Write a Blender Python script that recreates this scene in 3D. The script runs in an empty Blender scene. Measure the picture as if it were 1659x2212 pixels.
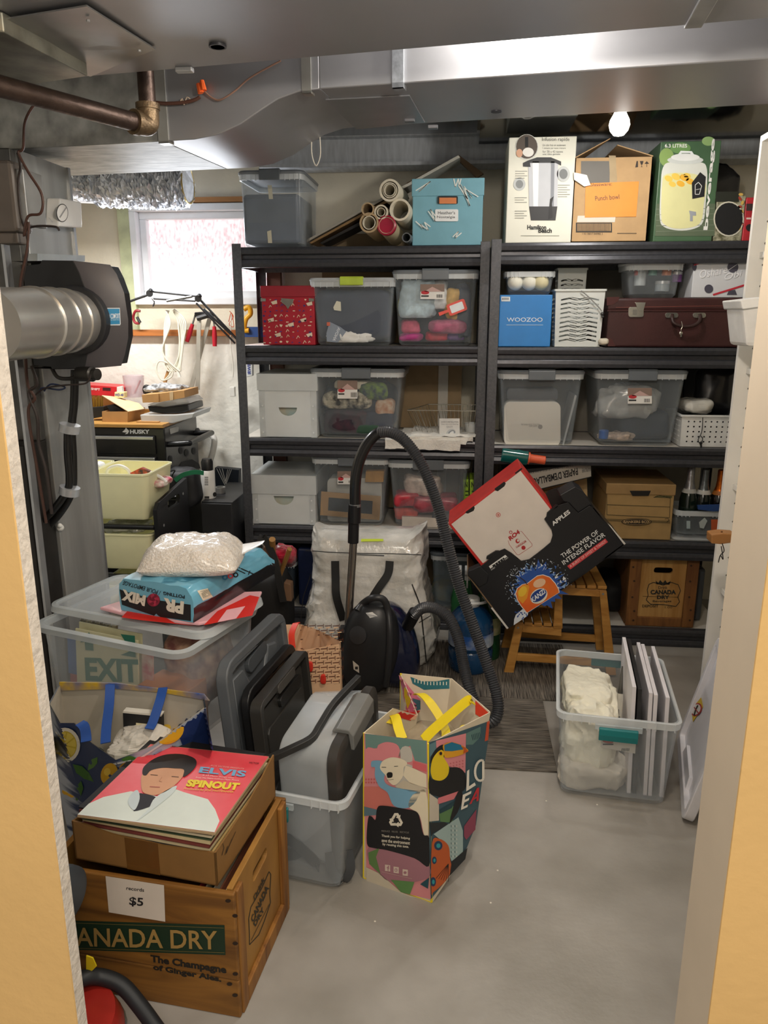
import bpy, bmesh, math, random
from mathutils import Vector, Matrix, noise
from mathutils.geometry import tessellate_polygon
from mathutils.bvhtree import BVHTree
R=random.Random(7)
SC=bpy.context.scene
COL=SC.collection
# ---------------------------------------------------------------- camera
FPX,PITCH,YAW,HC=1655.0,0.25,0.10,1.5
cd=bpy.data.cameras.new('camera'); cam=bpy.data.objects.new('camera',cd); COL.objects.link(cam)
cd.sensor_fit='VERTICAL'; cd.sensor_height=24; cd.lens=FPX/2212*24; cd.clip_start=.02
cam.location=(0,0,HC); cam.rotation_euler=(math.pi/2-PITCH,0,YAW); SC.camera=cam
SC.view_settings.view_transform='Standard'; SC.view_settings.look='None'; SC.view_settings.gamma=1; SC.view_settings.exposure=0.5
SC.view_settings.use_curve_mapping=False
SC.cycles.transparent_max_bounces=40; SC.cycles.max_bounces=8
SC.cycles.sample_clamp_indirect=6
# ---------------------------------------------------------------- world and lights
w=bpy.data.worlds.new('world'); SC.world=w; w.use_nodes=True
w.node_tree.nodes['Background'].inputs[0].default_value=(1,.93,.82,1); w.node_tree.nodes['Background'].inputs[1].default_value=.32
def light(name,kind,loc,power,col,size=.1,rot=None,sizey=None):
    l=bpy.data.lights.new(name,kind); l.energy=power; l.color=col
    if kind=='AREA':
        l.size=size
        if sizey: l.shape='RECTANGLE'; l.size_y=sizey
    else: l.shadow_soft_size=size
    o=bpy.data.objects.new(name,l); COL.objects.link(o); o.location=loc
    if rot: o.rotation_euler=rot
    return o
light('hall_lamp_light','AREA',(.15,-.5,2.38),26,(1,.92,.80),.9)
light('bulb_light','POINT',(.62,3.02,2.13),10,(1,.95,.88),.04)
light('middle_bulb_light','POINT',(.12,2.14,2.27),12,(1,.93,.84),.04)
light('near_fill_light','POINT',(.15,1.22,2.07),21,(1,.93,.83),.05)  # added fill light out of view, placed to reach foreground and every shelf
light('workbench_tube_light','AREA',(-1.62,3.45,1.88),10,(1,.98,.95),.45,None,.08)
light('window_daylight','AREA',(-1.35,3.98,1.80),5,(.86,.92,1),.6,(math.pi/2+.3,0,math.pi),.4)
# ---------------------------------------------------------------- pixel rays
_cy,_sy=math.cos(YAW),math.sin(YAW)
FW=Vector((-_sy*math.cos(PITCH),_cy*math.cos(PITCH),-math.sin(PITCH))); RT=Vector((_cy,_sy,0)); UP=RT.cross(FW)
CAM=Vector((0,0,HC))
def ray(x,y): return FW+RT*((x-829.5)/FPX)-UP*((y-1106)/FPX)
def W(x,y,Y):
    d=ray(x,y); return CAM+d*(Y/d.y)
def G(x,y,z=0):
    d=ray(x,y); return CAM+d*((z-HC)/d.z)
def onx(x,y,X):
    d=ray(x,y); return CAM+d*(X/d.x)
# ---------------------------------------------------------------- materials
def lin(c):
    if isinstance(c,str):
        c=c.lstrip('#'); c=c if len(c)==6 else ''.join(h+h for h in c); c=tuple(int(c[i:i+2],16)/255 for i in (0,2,4))
    return tuple((v/12.92 if v<=.04045 else ((v+.055)/1.055)**2.4) for v in c)
_mc={}
def M(c,rough=.55,metal=0,var=.08,scale=14,bump=0,alpha=1,kind='noise',emit=0,c2=None,stretch=(1,1,1),coat=0,spec=.5,bscale=None):
    key=(c,rough,metal,var,scale,bump,alpha,kind,emit,c2,stretch,coat,spec,bscale)
    if key in _mc: return _mc[key]
    m=bpy.data.materials.new(kind+'_'+str(c).strip('#')); m.use_nodes=True; nt=m.node_tree; N=nt.nodes; L=nt.links
    b=N['Principled BSDF']; b.inputs['Roughness'].default_value=rough; b.inputs['Metallic'].default_value=metal
    b.inputs['Alpha'].default_value=alpha; b.inputs['Coat Weight'].default_value=coat; b.inputs['Specular IOR Level'].default_value=spec
    a=lin(c); base=(*a,1); lo=tuple(v*(1-var) for v in a)+(1,); hi=tuple(min(1,v*(1+var)) for v in a)+(1,)
    if c2: hi=(*lin(c2),1); lo=base
    tc=N.new('ShaderNodeTexCoord'); mp=N.new('ShaderNodeMapping'); mp.inputs['Scale'].default_value=stretch; L.new(tc.outputs['Object'],mp.inputs[0])
    if kind=='wave':
        t=N.new('ShaderNodeTexWave'); t.inputs['Scale'].default_value=scale; t.inputs['Distortion'].default_value=3; t.inputs['Detail'].default_value=3; out=t.outputs['Fac']
    elif kind=='wood':
        t=N.new('ShaderNodeTexNoise'); t.inputs['Scale'].default_value=scale; t.inputs['Detail'].default_value=6; t.inputs['Distortion'].default_value=1.2; out=t.outputs['Fac']
    elif kind=='voronoi':
        t=N.new('ShaderNodeTexVoronoi'); t.inputs['Scale'].default_value=scale; out=t.outputs['Distance']
    else:
        t=N.new('ShaderNodeTexNoise'); t.inputs['Scale'].default_value=scale; t.inputs['Detail'].default_value=4; out=t.outputs['Fac']
    L.new(mp.outputs[0],t.inputs['Vector'])
    rp=N.new('ShaderNodeValToRGB'); rp.color_ramp.elements[0].position=.35; rp.color_ramp.elements[1].position=.65
    rp.color_ramp.elements[0].color=lo; rp.color_ramp.elements[1].color=hi
    L.new(out,rp.inputs[0]); L.new(rp.outputs[0],b.inputs['Base Color'])
    if bump:
        bp=N.new('ShaderNodeBump'); bp.inputs['Strength'].default_value=bump; bp.inputs['Distance'].default_value=.01
        if bscale:
            t2=N.new('ShaderNodeTexNoise'); t2.inputs['Scale'].default_value=bscale; t2.inputs['Detail'].default_value=4
            L.new(mp.outputs[0],t2.inputs['Vector']); out=t2.outputs['Fac']
        L.new(out,bp.inputs['Height']); L.new(bp.outputs[0],b.inputs['Normal'])
    if alpha<.3:   # clear plastic: edges seen at a grazing angle look denser
        lw_=N.new('ShaderNodeLayerWeight'); lw_.inputs['Blend'].default_value=.25; mr=N.new('ShaderNodeMapRange'); mr.inputs['To Min'].default_value=alpha; mr.inputs['To Max'].default_value=min(1,alpha+.55)
        L.new(lw_.outputs['Facing'],mr.inputs['Value']); L.new(mr.outputs[0],b.inputs['Alpha'])
    if emit:
        b.inputs['Emission Strength'].default_value=emit; L.new(rp.outputs[0],b.inputs['Emission Color'])
    _mc[key]=m; return m
# ---------------------------------------------------------------- mesh builder
class MB:
    def __init__(s): s.v=[]; s.f=[]; s.m=[]; s.mats=[]; s.cur=None; s.ci=0
    def use(s,mat):
        if mat not in s.mats: s.mats.append(mat)
        s.ci=s.mats.index(mat); return s
    def add(s,vs,fs):
        n=len(s.v); s.v+=[Vector(v) for v in vs]
        for f in fs: s.f.append([i+n for i in f]); s.m.append(s.ci)
        return s
    def hexa(s,p):  # 4 bottom (ccw), 4 top
        return s.add(p,[(3,2,1,0),(4,5,6,7),(0,1,5,4),(1,2,6,5),(2,3,7,6),(3,0,4,7)])
    def box(s,x0,y0,z0,x1,y1,z1):
        return s.hexa([(x0,y0,z0),(x1,y0,z0),(x1,y1,z0),(x0,y1,z0),(x0,y0,z1),(x1,y0,z1),(x1,y1,z1),(x0,y1,z1)])
    def poly(s,pts): return s.add(pts,[list(range(len(pts)))])
    def loft(s,rings,cap0=True,cap1=True,closed=True):
        n=len(rings[0]); fs=[]; vs=[p for r in rings for p in r]
        for k in range(len(rings)-1):
            for i in range(n if closed else n-1):
                j=(i+1)%n; fs.append((k*n+i,k*n+j,(k+1)*n+j,(k+1)*n+i))
        if cap0: fs.append(list(range(n))[::-1])
        if cap1: fs.append([ (len(rings)-1)*n+i for i in range(n)])
        return s.add(vs,fs)
    def tube(s,pts,r,n=10,closed=False):
        pts=[Vector(p) for p in pts]; m=len(pts); rr=r if isinstance(r,(list,tuple)) else [r]*m
        rings=[]; prev=None
        for i,p in enumerate(pts):
            a=pts[i-1] if (i>0 or closed) else p; b=pts[(i+1)%m] if (i<m-1 or closed) else p
            t=(b-a).normalized()
            if prev is None:
                u=t.orthogonal().normalized()
            else:
                u=prev-t*prev.dot(t)
                u=u.normalized() if u.length>1e-6 else t.orthogonal().normalized()
            prev=u; v=t.cross(u)
            rings.append([p+(u*math.cos(2*math.pi*k/n)+v*math.sin(2*math.pi*k/n))*rr[i] for k in range(n)])
        if closed: rings.append(rings[0]); return s.loft(rings,False,False)
        return s.loft(rings)
    def ribbon(s,pts,w,t=.002,up=None):
        pts=[Vector(p) for p in pts]; rings=[]; wd=Vector(up).normalized() if up else None
        for i,p in enumerate(pts):
            a=pts[max(i-1,0)]; b=pts[min(i+1,len(pts)-1)]; d=(b-a).normalized()
            u=wd if wd else d.orthogonal().normalized(); n=d.cross(u).normalized(); u2=n.cross(d).normalized()
            rings.append([p+u2*w/2+n*t/2,p-u2*w/2+n*t/2,p-u2*w/2-n*t/2,p+u2*w/2-n*t/2])
        return s.loft(rings)
    def cyl(s,a,b,r,n=20,r2=None):
        a=Vector(a); b=Vector(b); t=(b-a).normalized(); u=t.orthogonal().normalized(); v=t.cross(u); r2=r if r2 is None else r2
        return s.loft([[p+(u*math.cos(2*math.pi*k/n)+v*math.sin(2*math.pi*k/n))*q for k in range(n)] for p,q in ((a,r),(b,r2))])
    def pipe(s,a,b,r,ri,n=24):   # open hollow cylinder
        a=Vector(a); b=Vector(b); t=(b-a).normalized(); u=t.orthogonal().normalized(); v=t.cross(u)
        rg=lambda p,q:[p+(u*math.cos(2*math.pi*k/n)+v*math.sin(2*math.pi*k/n))*q for k in range(n)]
        return s.loft([rg(a,r),rg(b,r),rg(b,ri),rg(a,ri),rg(a,r)],False,False)
    def lathe(s,prof,c=(0,0,0),axis=(0,0,1),n=28):
        c=Vector(c); t=Vector(axis).normalized(); u=t.orthogonal().normalized(); v=t.cross(u)
        return s.loft([[c+t*z+(u*math.cos(2*math.pi*k/n)+v*math.sin(2*math.pi*k/n))*max(r,1e-5) for k in range(n)] for r,z in prof])
    def ball(s,c,r,n=16,m=10):
        rx,ry,rz=r if isinstance(r,(list,tuple)) else (r,r,r); c=Vector(c)
        return s.loft([[c+Vector((rx*math.sin(a)*math.cos(2*math.pi*k/n),ry*math.sin(a)*math.sin(2*math.pi*k/n),-rz*math.cos(a))) for k in range(n)] for a in [max(.02,min(math.pi-.02,math.pi*j/m)) for j in range(m+1)]])
    def blob(s,c,r,seed=0,amp=.12,freq=3,e=.6,n=40,m=26,flat=None,ridge=0):
        c=Vector(c); rings=[]
        def sp(v): return math.copysign(abs(v)**e,v)
        for j in range(m+1):
            a=-math.pi/2+math.pi*j/m; ring=[]
            for k in range(n):
                b=2*math.pi*k/n
                p=Vector((r[0]*sp(math.cos(a))*sp(math.cos(b)),r[1]*sp(math.cos(a))*sp(math.sin(b)),r[2]*sp(math.sin(a))))
                q=p+Vector((seed*7.1,seed*3.3,seed)); d=noise.fractal(q*freq,1,2,4)
                if ridge:
                    for o_,am in ((1.5,1),(3.1,.5),(6.3,.22)): d+=ridge*am*(.6-2*abs(noise.noise(Vector((q.x*freq*o_+q.z*freq,q.y*freq*o_,q.z*freq*.55*o_-q.x*freq*.8)))))
                p=p*(1+amp*d)
                if flat is not None and p.z<-r[2]*flat: p.z=-r[2]*flat
                ring.append(c+p)
            rings.append(ring)
        return s.loft(rings)
    def plate(s,outer,holes,t,mat4=None):   # outer and holes in local xy, thickness along z
        loops=[outer]+list(holes); tl=[[Vector((x,y,0)) for x,y in lp] for lp in loops]
        tris=tessellate_polygon(tl); flat=[p for lp in tl for p in lp]; n=len(flat)
        vs=[Vector((p.x,p.y,0)) for p in flat]+[Vector((p.x,p.y,t)) for p in flat]
        fs=[tuple(q)[::-1] for q in tris]+[tuple(i+n for i in q) for q in tris]
        o=0
        for lp in loops:
            k=len(lp)
            for i in range(k): j=(i+1)%k; fs.append((o+i,o+j,o+j+n,o+i+n))
            o+=k
        if mat4: vs=[mat4@v for v in vs]
        return s.add(vs,fs)
    def pxprism(s,pts,Y,dY,fn=None):
        """front outline on the plane y=Y, given real thickness dY along y"""
        fr=[(fn or W)(x,y,Y) if fn is None else fn(x,y) for x,y in pts]
        bk=[p+Vector((0,dY,0)) for p in fr]; n=len(pts)
        tr=tessellate_polygon([[Vector((p.x,p.z,0)) for p in fr]])
        fs=[tuple(q) for q in tr]+[tuple(i+n for i in q)[::-1] for q in tr]+[(i,(i+1)%n,(i+1)%n+n,i+n) for i in range(n)]
        return s.add(fr+bk,fs)
    def build(s,name,mat=None,parent=None,smooth=False,bevel=0,label=None,segs=2,fix=True,inv=None):
        me=bpy.data.meshes.new(name)
        vs=s.v if inv is None else [inv@v for v in s.v]
        me.from_pydata([tuple(v) for v in vs],[],s.f)
        mats=s.mats if s.mats else [mat]
        for m_ in mats: me.materials.append(m_)
        if s.mats: me.polygons.foreach_set('material_index',s.m)
        if fix:
            bm=bmesh.new(); bm.from_mesh(me); bmesh.ops.recalc_face_normals(bm,faces=bm.faces); bm.to_mesh(me); bm.free()
        if smooth:
            me.polygons.foreach_set('use_smooth',[True]*len(me.polygons)); me.set_sharp_from_angle(angle=math.radians(40))
        me.update()
        o=bpy.data.objects.new(name,me); COL.objects.link(o)
        if parent is not None: o.parent=parent
        if bevel:
            b=o.modifiers.new('b','BEVEL'); b.width=bevel; b.segments=segs; b.limit_method='ANGLE'; b.angle_limit=math.radians(35)
        if label: o['label']=label
        return o
def rring(cx,cy,z,w,d,r,n=5):
    out=[]
    for sx,sy,a0 in ((1,1,0),(-1,1,90),(-1,-1,180),(1,-1,270)):
        for k in range(n+1):
            a=math.radians(a0+90*k/n); out.append(Vector((cx+sx*(w/2-r)+r*math.cos(a),cy+sy*(d/2-r)+r*math.sin(a),z)))
    return out
def rrect2(cx,cy,w,h,r,n=4,rot=0):
    pts=[(p.x,p.y) for p in rring(0,0,0,w,h,r,n)]; c,s_=math.cos(rot),math.sin(rot)
    return [(cx+x*c-y*s_,cy+x*s_+y*c) for x,y in pts]
def circ2(cx,cy,r,n=10,ry=None,rot=0):
    ry=ry or r; c,s_=math.cos(rot),math.sin(rot)
    return [(cx+r*math.cos(2*math.pi*k/n)*c-ry*math.sin(2*math.pi*k/n)*s_,cy+r*math.cos(2*math.pi*k/n)*s_+ry*math.sin(2*math.pi*k/n)*c) for k in range(n)]
# ---------------------------------------------------------------- things
class Thing:
    """Empty at the thing's base; parts are given in world coordinates unless local=True"""
    def __init__(s,name,label,cat,loc=(0,0,0),rz=0,group=None,mat=None):
        o=bpy.data.objects.new(name,None); COL.objects.link(o); o.empty_display_size=.05
        s.M=mat if mat else Matrix.Translation(Vector(loc))@Matrix.Rotation(rz,4,'Z')
        o.matrix_world=s.M; s.o=o; s.inv=s.M.inverted(); o['label']=label; o['category']=cat
        if group: o['group']=group
    def part(s,name,mb,mat=None,local=False,parent=None,**k):
        return mb.build(name,mat,parent or s.o,inv=None if local else s.inv,**k)
def tag(o,label,cat,group=None,kind=None):
    o['label']=label; o['category']=cat
    if group: o['group']=group
    if kind: o['kind']=kind
    return o
def solo(name,mb,mat,label,cat,loc=None,group=None,kind=None,**k):
    c=Vector(loc) if loc is not None else Vector(((min(v.x for v in mb.v)+max(v.x for v in mb.v))/2,(min(v.y for v in mb.v)+max(v.y for v in mb.v))/2,min(v.z for v in mb.v)))
    o=mb.build(name,mat,None,inv=Matrix.Translation(-c),**k); o.location=c
    return tag(o,label,cat,group,kind)
def struct(name,mb,mat,**k):
    o=mb.build(name,mat,**k); o['kind']='structure'; return o
# ---------------------------------------------------------------- printing on surfaces
_tx={}
def textgeo(s,bold=0):
    if (s,bold) in _tx: return _tx[(s,bold)]
    c=bpy.data.curves.new('t','FONT'); c.body=s; c.size=1; c.offset=bold; c.resolution_u=3
    o=bpy.data.objects.new('t',c); COL.objects.link(o)
    dg=bpy.context.evaluated_depsgraph_get(); me=bpy.data.meshes.new_from_object(o.evaluated_get(dg))
    vs=[(v.co.x,v.co.y) for v in me.vertices]; fs=[list(p.vertices) for p in me.polygons]
    bpy.data.objects.remove(o); bpy.data.curves.remove(c); bpy.data.meshes.remove(me)
    x0=min(v[0] for v in vs); x1=max(v[0] for v in vs); y0=min(v[1] for v in vs); y1=max(v[1] for v in vs)
    vs=[((x-x0)/(x1-x0),(y-y0)/(y1-y0)) for x,y in vs]
    _tx[(s,bold)]=(vs,fs); return vs,fs
class Pr:
    """ink lying on one real face: points are found where the face is seen, then lifted a hair off it"""
    def __init__(s,P0,n,bvh=None,lift=.0006):
        s.P=Vector(P0); s.n=Vector(n).normalized()
        if s.n.dot(CAM-s.P)<0: s.n=-s.n
        s.mb=MB(); s.bvh=bvh; s.lift=lift
    def at(s,x,y,l=1):
        d=ray(x,y)
        if s.bvh:
            h=s.bvh.ray_cast(CAM,d.normalized())
            if h[0] is not None: return h[0]-d.normalized()*(s.lift+.0005*l)
        return CAM+d*((s.P-CAM).dot(s.n)/d.dot(s.n))+s.n*(s.lift*l)
    def poly(s,pts,c,l=1,**k):
        s.mb.use(c if not isinstance(c,(str,tuple)) else M(c,k.get('rough',.6),var=.03)); q=[s.at(x,y,l) for x,y in pts]
        tr=tessellate_polygon([[Vector((x,y,0)) for x,y in pts]])
        if not s.bvh: s.mb.add(q,[tuple(t) for t in tr]); return s
        st=[[pts[i] for i in t] for t in tr]; out=[]
        while st:
            t=st.pop(); e=[math.dist(t[i],t[(i+1)%3]) for i in range(3)]; m=max(e)
            if m<9: out.append(t); continue
            i=e.index(m); a,b,c_=t[i],t[(i+1)%3],t[(i+2)%3]; h=((a[0]+b[0])/2,(a[1]+b[1])/2); st+=[[a,h,c_],[h,b,c_]]
        for t in out: s.mb.add([s.at(x,y,l) for x,y in t],[(0,1,2)])
        return s
    def rect(s,x0,y0,x1,y1,c,l=1): return s.poly([(x0,y0),(x1,y0),(x1,y1),(x0,y1)],c,l)
    def ell(s,cx,cy,rx,ry,c,l=1,rot=0,n=24): return s.poly(circ2(cx,cy,rx,n,ry,rot),c,l)
    def line(s,pts,w,c,l=1,closed=False):
        pts=list(pts)+([pts[0]] if closed else [])
        for (a,b),(c_,d) in zip(pts,pts[1:]):
            L=math.hypot(c_-a,d-b) or 1; nx,ny=-(d-b)/L*w/2,(c_-a)/L*w/2
            s.poly([(a+nx,b+ny),(c_+nx,d+ny),(c_-nx,d-ny),(a-nx,b-ny)],c,l)
        return s
    def text(s,t,bl,br,tl,c,l=2,bold=0.0):
        vs,fs=textgeo(t,bold); s.mb.use(M(c,.6,var=.03) if isinstance(c,(str,tuple)) else c)
        s.mb.add([s.at(bl[0]+(br[0]-bl[0])*x+(tl[0]-bl[0])*y, bl[1]+(br[1]-bl[1])*x+(tl[1]-bl[1])*y,l) for x,y in vs],fs); return s
    def h(s,t,x0,x1,yb,yt,c,l=2,bold=0.0): return s.text(t,(x0,yb),(x1,yb),(x0,yt),c,l,bold)
    def done(s,th,name='printed_artwork',parent=None,label=None):
        return s.mb.build(name,None,parent or th.o,inv=th.inv,label=label,fix=False)
def bvh_of(*mbs):
    vs=[];fs=[]
    for m in mbs:
        n=len(vs); vs+=[tuple(v) for v in m.v]; fs+=[[i+n for i in f] for f in m.f]
    return BVHTree.FromPolygons(vs,fs)
def smoothpts(pts,k=6):
    pts=[Vector(p) for p in pts]; P=[pts[0]]+pts+[pts[-1]]; out=[]
    for i in range(1,len(P)-2):
        a,b,c,d=P[i-1],P[i],P[i+1],P[i+2]
        for j in range(k):
            t=j/k; out.append(.5*((2*b)+(c-a)*t+(2*a-5*b+4*c-d)*t*t+(3*b-a-3*c+d)*t**3))
    out.append(pts[-1]); return out
def sm(pts,k=4):
    n=len(pts); out=[]
    for i in range(n):
        a,b,c,d=pts[i-1],pts[i],pts[(i+1)%n],pts[(i+2)%n]
        for j in range(k):
            t=j/k; out.append(tuple(.5*(2*b[q]+(c[q]-a[q])*t+(2*a[q]-5*b[q]+4*c[q]-d[q])*t*t+(3*b[q]-a[q]-3*c[q]+d[q])*t**3) for q in (0,1)))
    return out
BLACK='#161618'; DK='#2b2b2e'; WHITE='#f1efe9'
# ================================================================ SETTING
mb=MB().box(-2.6,-1.5,-.06,1.7,4.4,0)
fm=M('#8d887f',.38,var=.10,scale=2.6,bump=.12,bscale=30,c2='#aba69f')
struct('floor',mb,fm)
struct('ceiling',MB().box(-2.6,.9,2.46,1.7,4.4,2.5),M('#5a544c',.8,var=.2,scale=6))
CREAM=M('#e6dfcb',.8,var=.05,scale=5,bump=.25,bscale=60)
PLAST=M('#eeece2',.75,var=.05,scale=3,bump=.9,bscale=14)
mb=MB()
wx0,wx1,wz0,wz1=-1.735,-.93,1.56,2.06        # window opening
BY=4.10
mb.box(-2.6,BY,0,wx0,BY+.2,2.46).box(wx1,BY,0,1.7,BY+.2,2.46).box(wx0,BY,0,wx1,BY+.2,wz0).box(wx0,BY,wz1,wx1,BY+.2,2.46)
struct('wall_back',mb,CREAM)
struct('wall_left',MB().box(-2.7,.9,0,-2.6,4.3,2.46),CREAM)
struct('wall_right',MB().box(1.6,1.1,0,1.7,4.3,2.46),CREAM)
struct('trim_1',MB().box(-2.6,4.04,0,-.2,BY,1.42),PLAST,bevel=.008)      # thicker foundation below the sill
struct('trim_2',MB().box(-2.6,3.99,1.40,-.95,4.045,1.432),M('#a8662e',.6,kind='wood',scale=3,stretch=(1,8,8),var=.2),bevel=.003)
# doorway the picture is taken from
ORANGE=M('#f0c480',.6,var=.03,scale=3,bump=.15,bscale=40); RAW=M('#d9cfc2',.8,var=.07,scale=30,bump=.5,bscale=60); JB=M('#dccbb4',.6,var=.03,scale=5)
mb=MB().use(RAW).box(-1.6,.984,0,-.6185,1.012,2.46).use(ORANGE).box(-1.6,.98,0,-.6185,.984,2.46)
struct('wall_front_left',mb,None)
mb=MB().use(JB).box(.397,.984,0,1.7,1.12,2.46).use(ORANGE).box(.397,.98,0,1.7,.984,2.46)
struct('wall_front_right',mb,None)
mb=MB().box(-.6185,.98,2.06,.397,1.0,2.46); struct('wall_front_header',mb,ORANGE)
# window: white vinyl frame and one frosted pane
f=MB(); t=.035
for a,b,c,d,y0,y1 in ((wx0,wz0,wx1,wz0+t,4.06,4.2),(wx0,wz1-t,wx1,wz1,4.06,4.2),(wx0,wz0+t,wx0+t,wz1-t,4.06,4.2),(wx1-t,wz0+t,wx1,wz1-t,4.06,4.2),
     (wx0+t,wz0+t,wx1-t,wz0+2*t,4.11,4.2),(wx0+t,wz1-2*t,wx1-t,wz1-t,4.11,4.2),(wx0+t,wz0+2*t,wx0+2*t,wz1-2*t,4.11,4.2),(wx1-2*t,wz0+2*t,wx1-t,wz1-2*t,4.11,4.2)):
    f.box(a,y0,b,c,y1,d)
wo=struct('window_1',f,M('#eef0f2',.4,var=.02),bevel=.004)
FROST=M('#e6c4c8',1,spec=0,scale=75,emit=.54,c2='#ffffff',stretch=(1,1,.5))
MB().box(wx0+2*t,4.15,wz0+2*t,wx1-2*t,4.16,wz1-2*t).build('pane',FROST,wo)
for i,(a,b,c,d) in enumerate(((-1.80,1.43,-1.735,2.2),)):
    struct('trim_3',MB().box(a,4.07,b,c,BY,d),M('#c3c9a2',.7,var=.15,scale=12))
struct('trim_4',MB().box(-1.73,4.07,wz1+.005,-.9,BY,wz1+.03),M('#b98452',.7,kind='wood',scale=4))
# steel beam along the back
mb=MB(); a=W(640,392,3.86); b=W(1659,300,3.86)
z0=2.06
za_=W(900,356,3.92).z; zb_=W(900,292,3.92).z; mb.box(-1.0,3.92,za_,1.6,4.08,za_+.015).box(-1.0,3.975,za_+.015,1.6,3.99,zb_).box(-1.0,3.92,zb_,1.6,4.08,zb_+.015)
tag(mb.build('steel_beam',M('#c3c7cb',.6,.15,var=.10,scale=9,stretch=(6,1,1))),'long grey painted steel beam running under the ceiling above the shelving','beam')
# ================================================================ DUCTS
GALV=M('#a9aaae',.40,.55,var=.09,scale=3,stretch=(.5,.5,2)); GALV2=M('#b4b6b8',.42,.7,var=.16,scale=9)
GALVD=M('#7a7b80',.4,.7,var=.1,scale=4)
# near duct
A=G(150,169,2.10); B=G(1659,40,2.10); dirv=(B-A).normalized(); nr=Vector((dirv.y,-dirv.x,0)); 
A2=A-dirv*.0; B2=B+dirv*.95
T=Thing('near_air_duct','wide grey sheet metal duct across the very top of the picture','duct',(A+B)/2)
wn=.52
mb=MB().hexa([A2,A2+nr*wn,B2+nr*wn,B2]+[p+Vector((0,0,.3)) for p in (A2,A2+nr*wn,B2+nr*wn,B2)])
T.part('duct_body',mb,GALV,bevel=.004)
mb=MB(); c=G(470,96,2.10)
T.part('hole_plug',MB().lathe([(.02,-.004),(.02,.0),(.016,.0)],c-Vector((0,0,.002)),n=24).lathe([(.016,-.006),(.016,0)],c,n=24),M('#2c2c30',.4),smooth=True)
c=G(399,146,2.10); T.part('duct_clip',MB().box(c.x-.022,c.y-.012,2.088,c.x+.022,c.y+.008,2.10),GALV2,bevel=.003)
p0=G(1497,55,2.10); p1=G(1528,0,2.10); dd=(p1-p0).normalized(); e=p1+dd*.4; s_=Vector((dd.y,-dd.x,0))*.018
T.part('drive_cleat',MB().hexa([p0-s_-Vector((0,0,.006)),p0+s_-Vector((0,0,.006)),e+s_-Vector((0,0,.006)),e-s_-Vector((0,0,.006)),p0-s_,p0+s_,e+s_,e-s_]),GALV2,bevel=.002)
# loose plate screwed under the duct at left
pp=[G(-160,70,2.085),G(188,20,2.085),G(336,116,2.085),G(195,166,2.085),G(60,110,2.085)]
pl=MB(); k=[p-Vector((0,0,.0)) for p in pp]; k[1].z=2.09;k[2].z=2.094
pl.loft([[p for p in k],[p+Vector((0,0,.003)) for p in k]])
pt=T.part('cover_plate',pl,M('#a7a8a8',.36,.8,var=.15,scale=6),label='shinier loose cover plate')
sc=MB()
for q in ((190,43),(301,108)):
    c=G(q[0],q[1],2.086); sc.cyl(c-Vector((0,0,.004)),c,.004,8)
T.part('screw',sc,GALV2,parent=pt)
T=Thing('side_air_duct','short patterned galvanised duct entering the top left corner','duct',G(90,120,2.06))
q=[G(-300,20,2.06),G(10,70,2.06),G(190,165,2.06),G(35,188,2.06),G(-200,150,2.06)]
T.part('duct_body',MB().loft([q,[p+Vector((0,0,.038)) for p in q]]),M('#8d8c80',.4,.7,var=.25,scale=14),bevel=.003)
# far duct with its S-shaped drop
P1=Vector((-.391,2.269,0)); P2=Vector((.711,2.129,0)); dv=(P2-P1).normalized(); nf=Vector((-dv.y,dv.x,0))
def front(x,y):  # on the duct's front face plane
    d=ray(x,y); n=nf; return CAM+d*((P1-CAM).dot(n)/d.dot(n))
bot=[front(*p) for p in ((-330,345),(352,305),(352,305),(420,301),(470,291),(520,268),(560,240),(600,214),(645,198),(690,191),(1000,174),(1659,125))]
bot.append(bot[-1]+dv*.75)
zs=[p.z for p in bot]; zl=zs[1]; zr=sum(zs[9:12])/3
T=Thing('far_air_duct','long galvanised duct with an S-shaped drop, crossing above the shelving','duct',bot[5])
def ductrun(i0,i1,name,mat,h=None):
    rings=[]
    for p in bot[i0:i1]:
        z=p.z if h is None else h
        q=Vector((p.x,p.y,z)); rings.append([q,q+nf*.44,Vector((q.x,q.y,2.40))+nf*.44,Vector((q.x,q.y,2.40))])
    return T.part(name,MB().loft(rings),mat,bevel=.003,smooth=True)
for p in bot[9:]: p.z=zr
bot[1].z=bot[2].z=bot[0].z=zl
ductrun(0,2,'duct_body',M('#a9aba9',.5,.6,var=.28,scale=16,stretch=(1,3,1))); ductrun(2,10,'offset_section',GALV); ductrun(9,13,'duct_body',GALV)
# cleats and ribbed hanger
def vstrap(px0,px1,name,mat,off=.004,drop=.006):
    a=front(px0,160); b=front(px1,160); z=None
    pa=P1+dv*((a-P1).dot(dv)); pb=P1+dv*((b-P1).dot(dv))
    i=[k for k in range(len(bot)-1) if bot[k].x<=pa.x<=bot[k+1].x]; zz=bot[i[-1]].z if i else zr
    zz=min(zz,bot[min(i[-1]+1,12)].z) if i else zz
    m_=MB(); A_=Vector((pa.x,pa.y,zz-drop)); B_=Vector((pb.x,pb.y,zz-drop)); up=Vector((0,0,2.4-zz))
    m_.hexa([A_-nf*off,B_-nf*off,B_+nf*.0,A_+nf*.0]+[p+up for p in (A_-nf*off,B_-nf*off,B_,A_)])
    m_.hexa([A_-nf*off,B_-nf*off,B_+nf*.03,A_+nf*.03]+[p+Vector((0,0,drop)) for p in (A_-nf*off,B_-nf*off,B_+nf*.03,A_+nf*.03)])
    return T.part(name,m_,mat)
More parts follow.
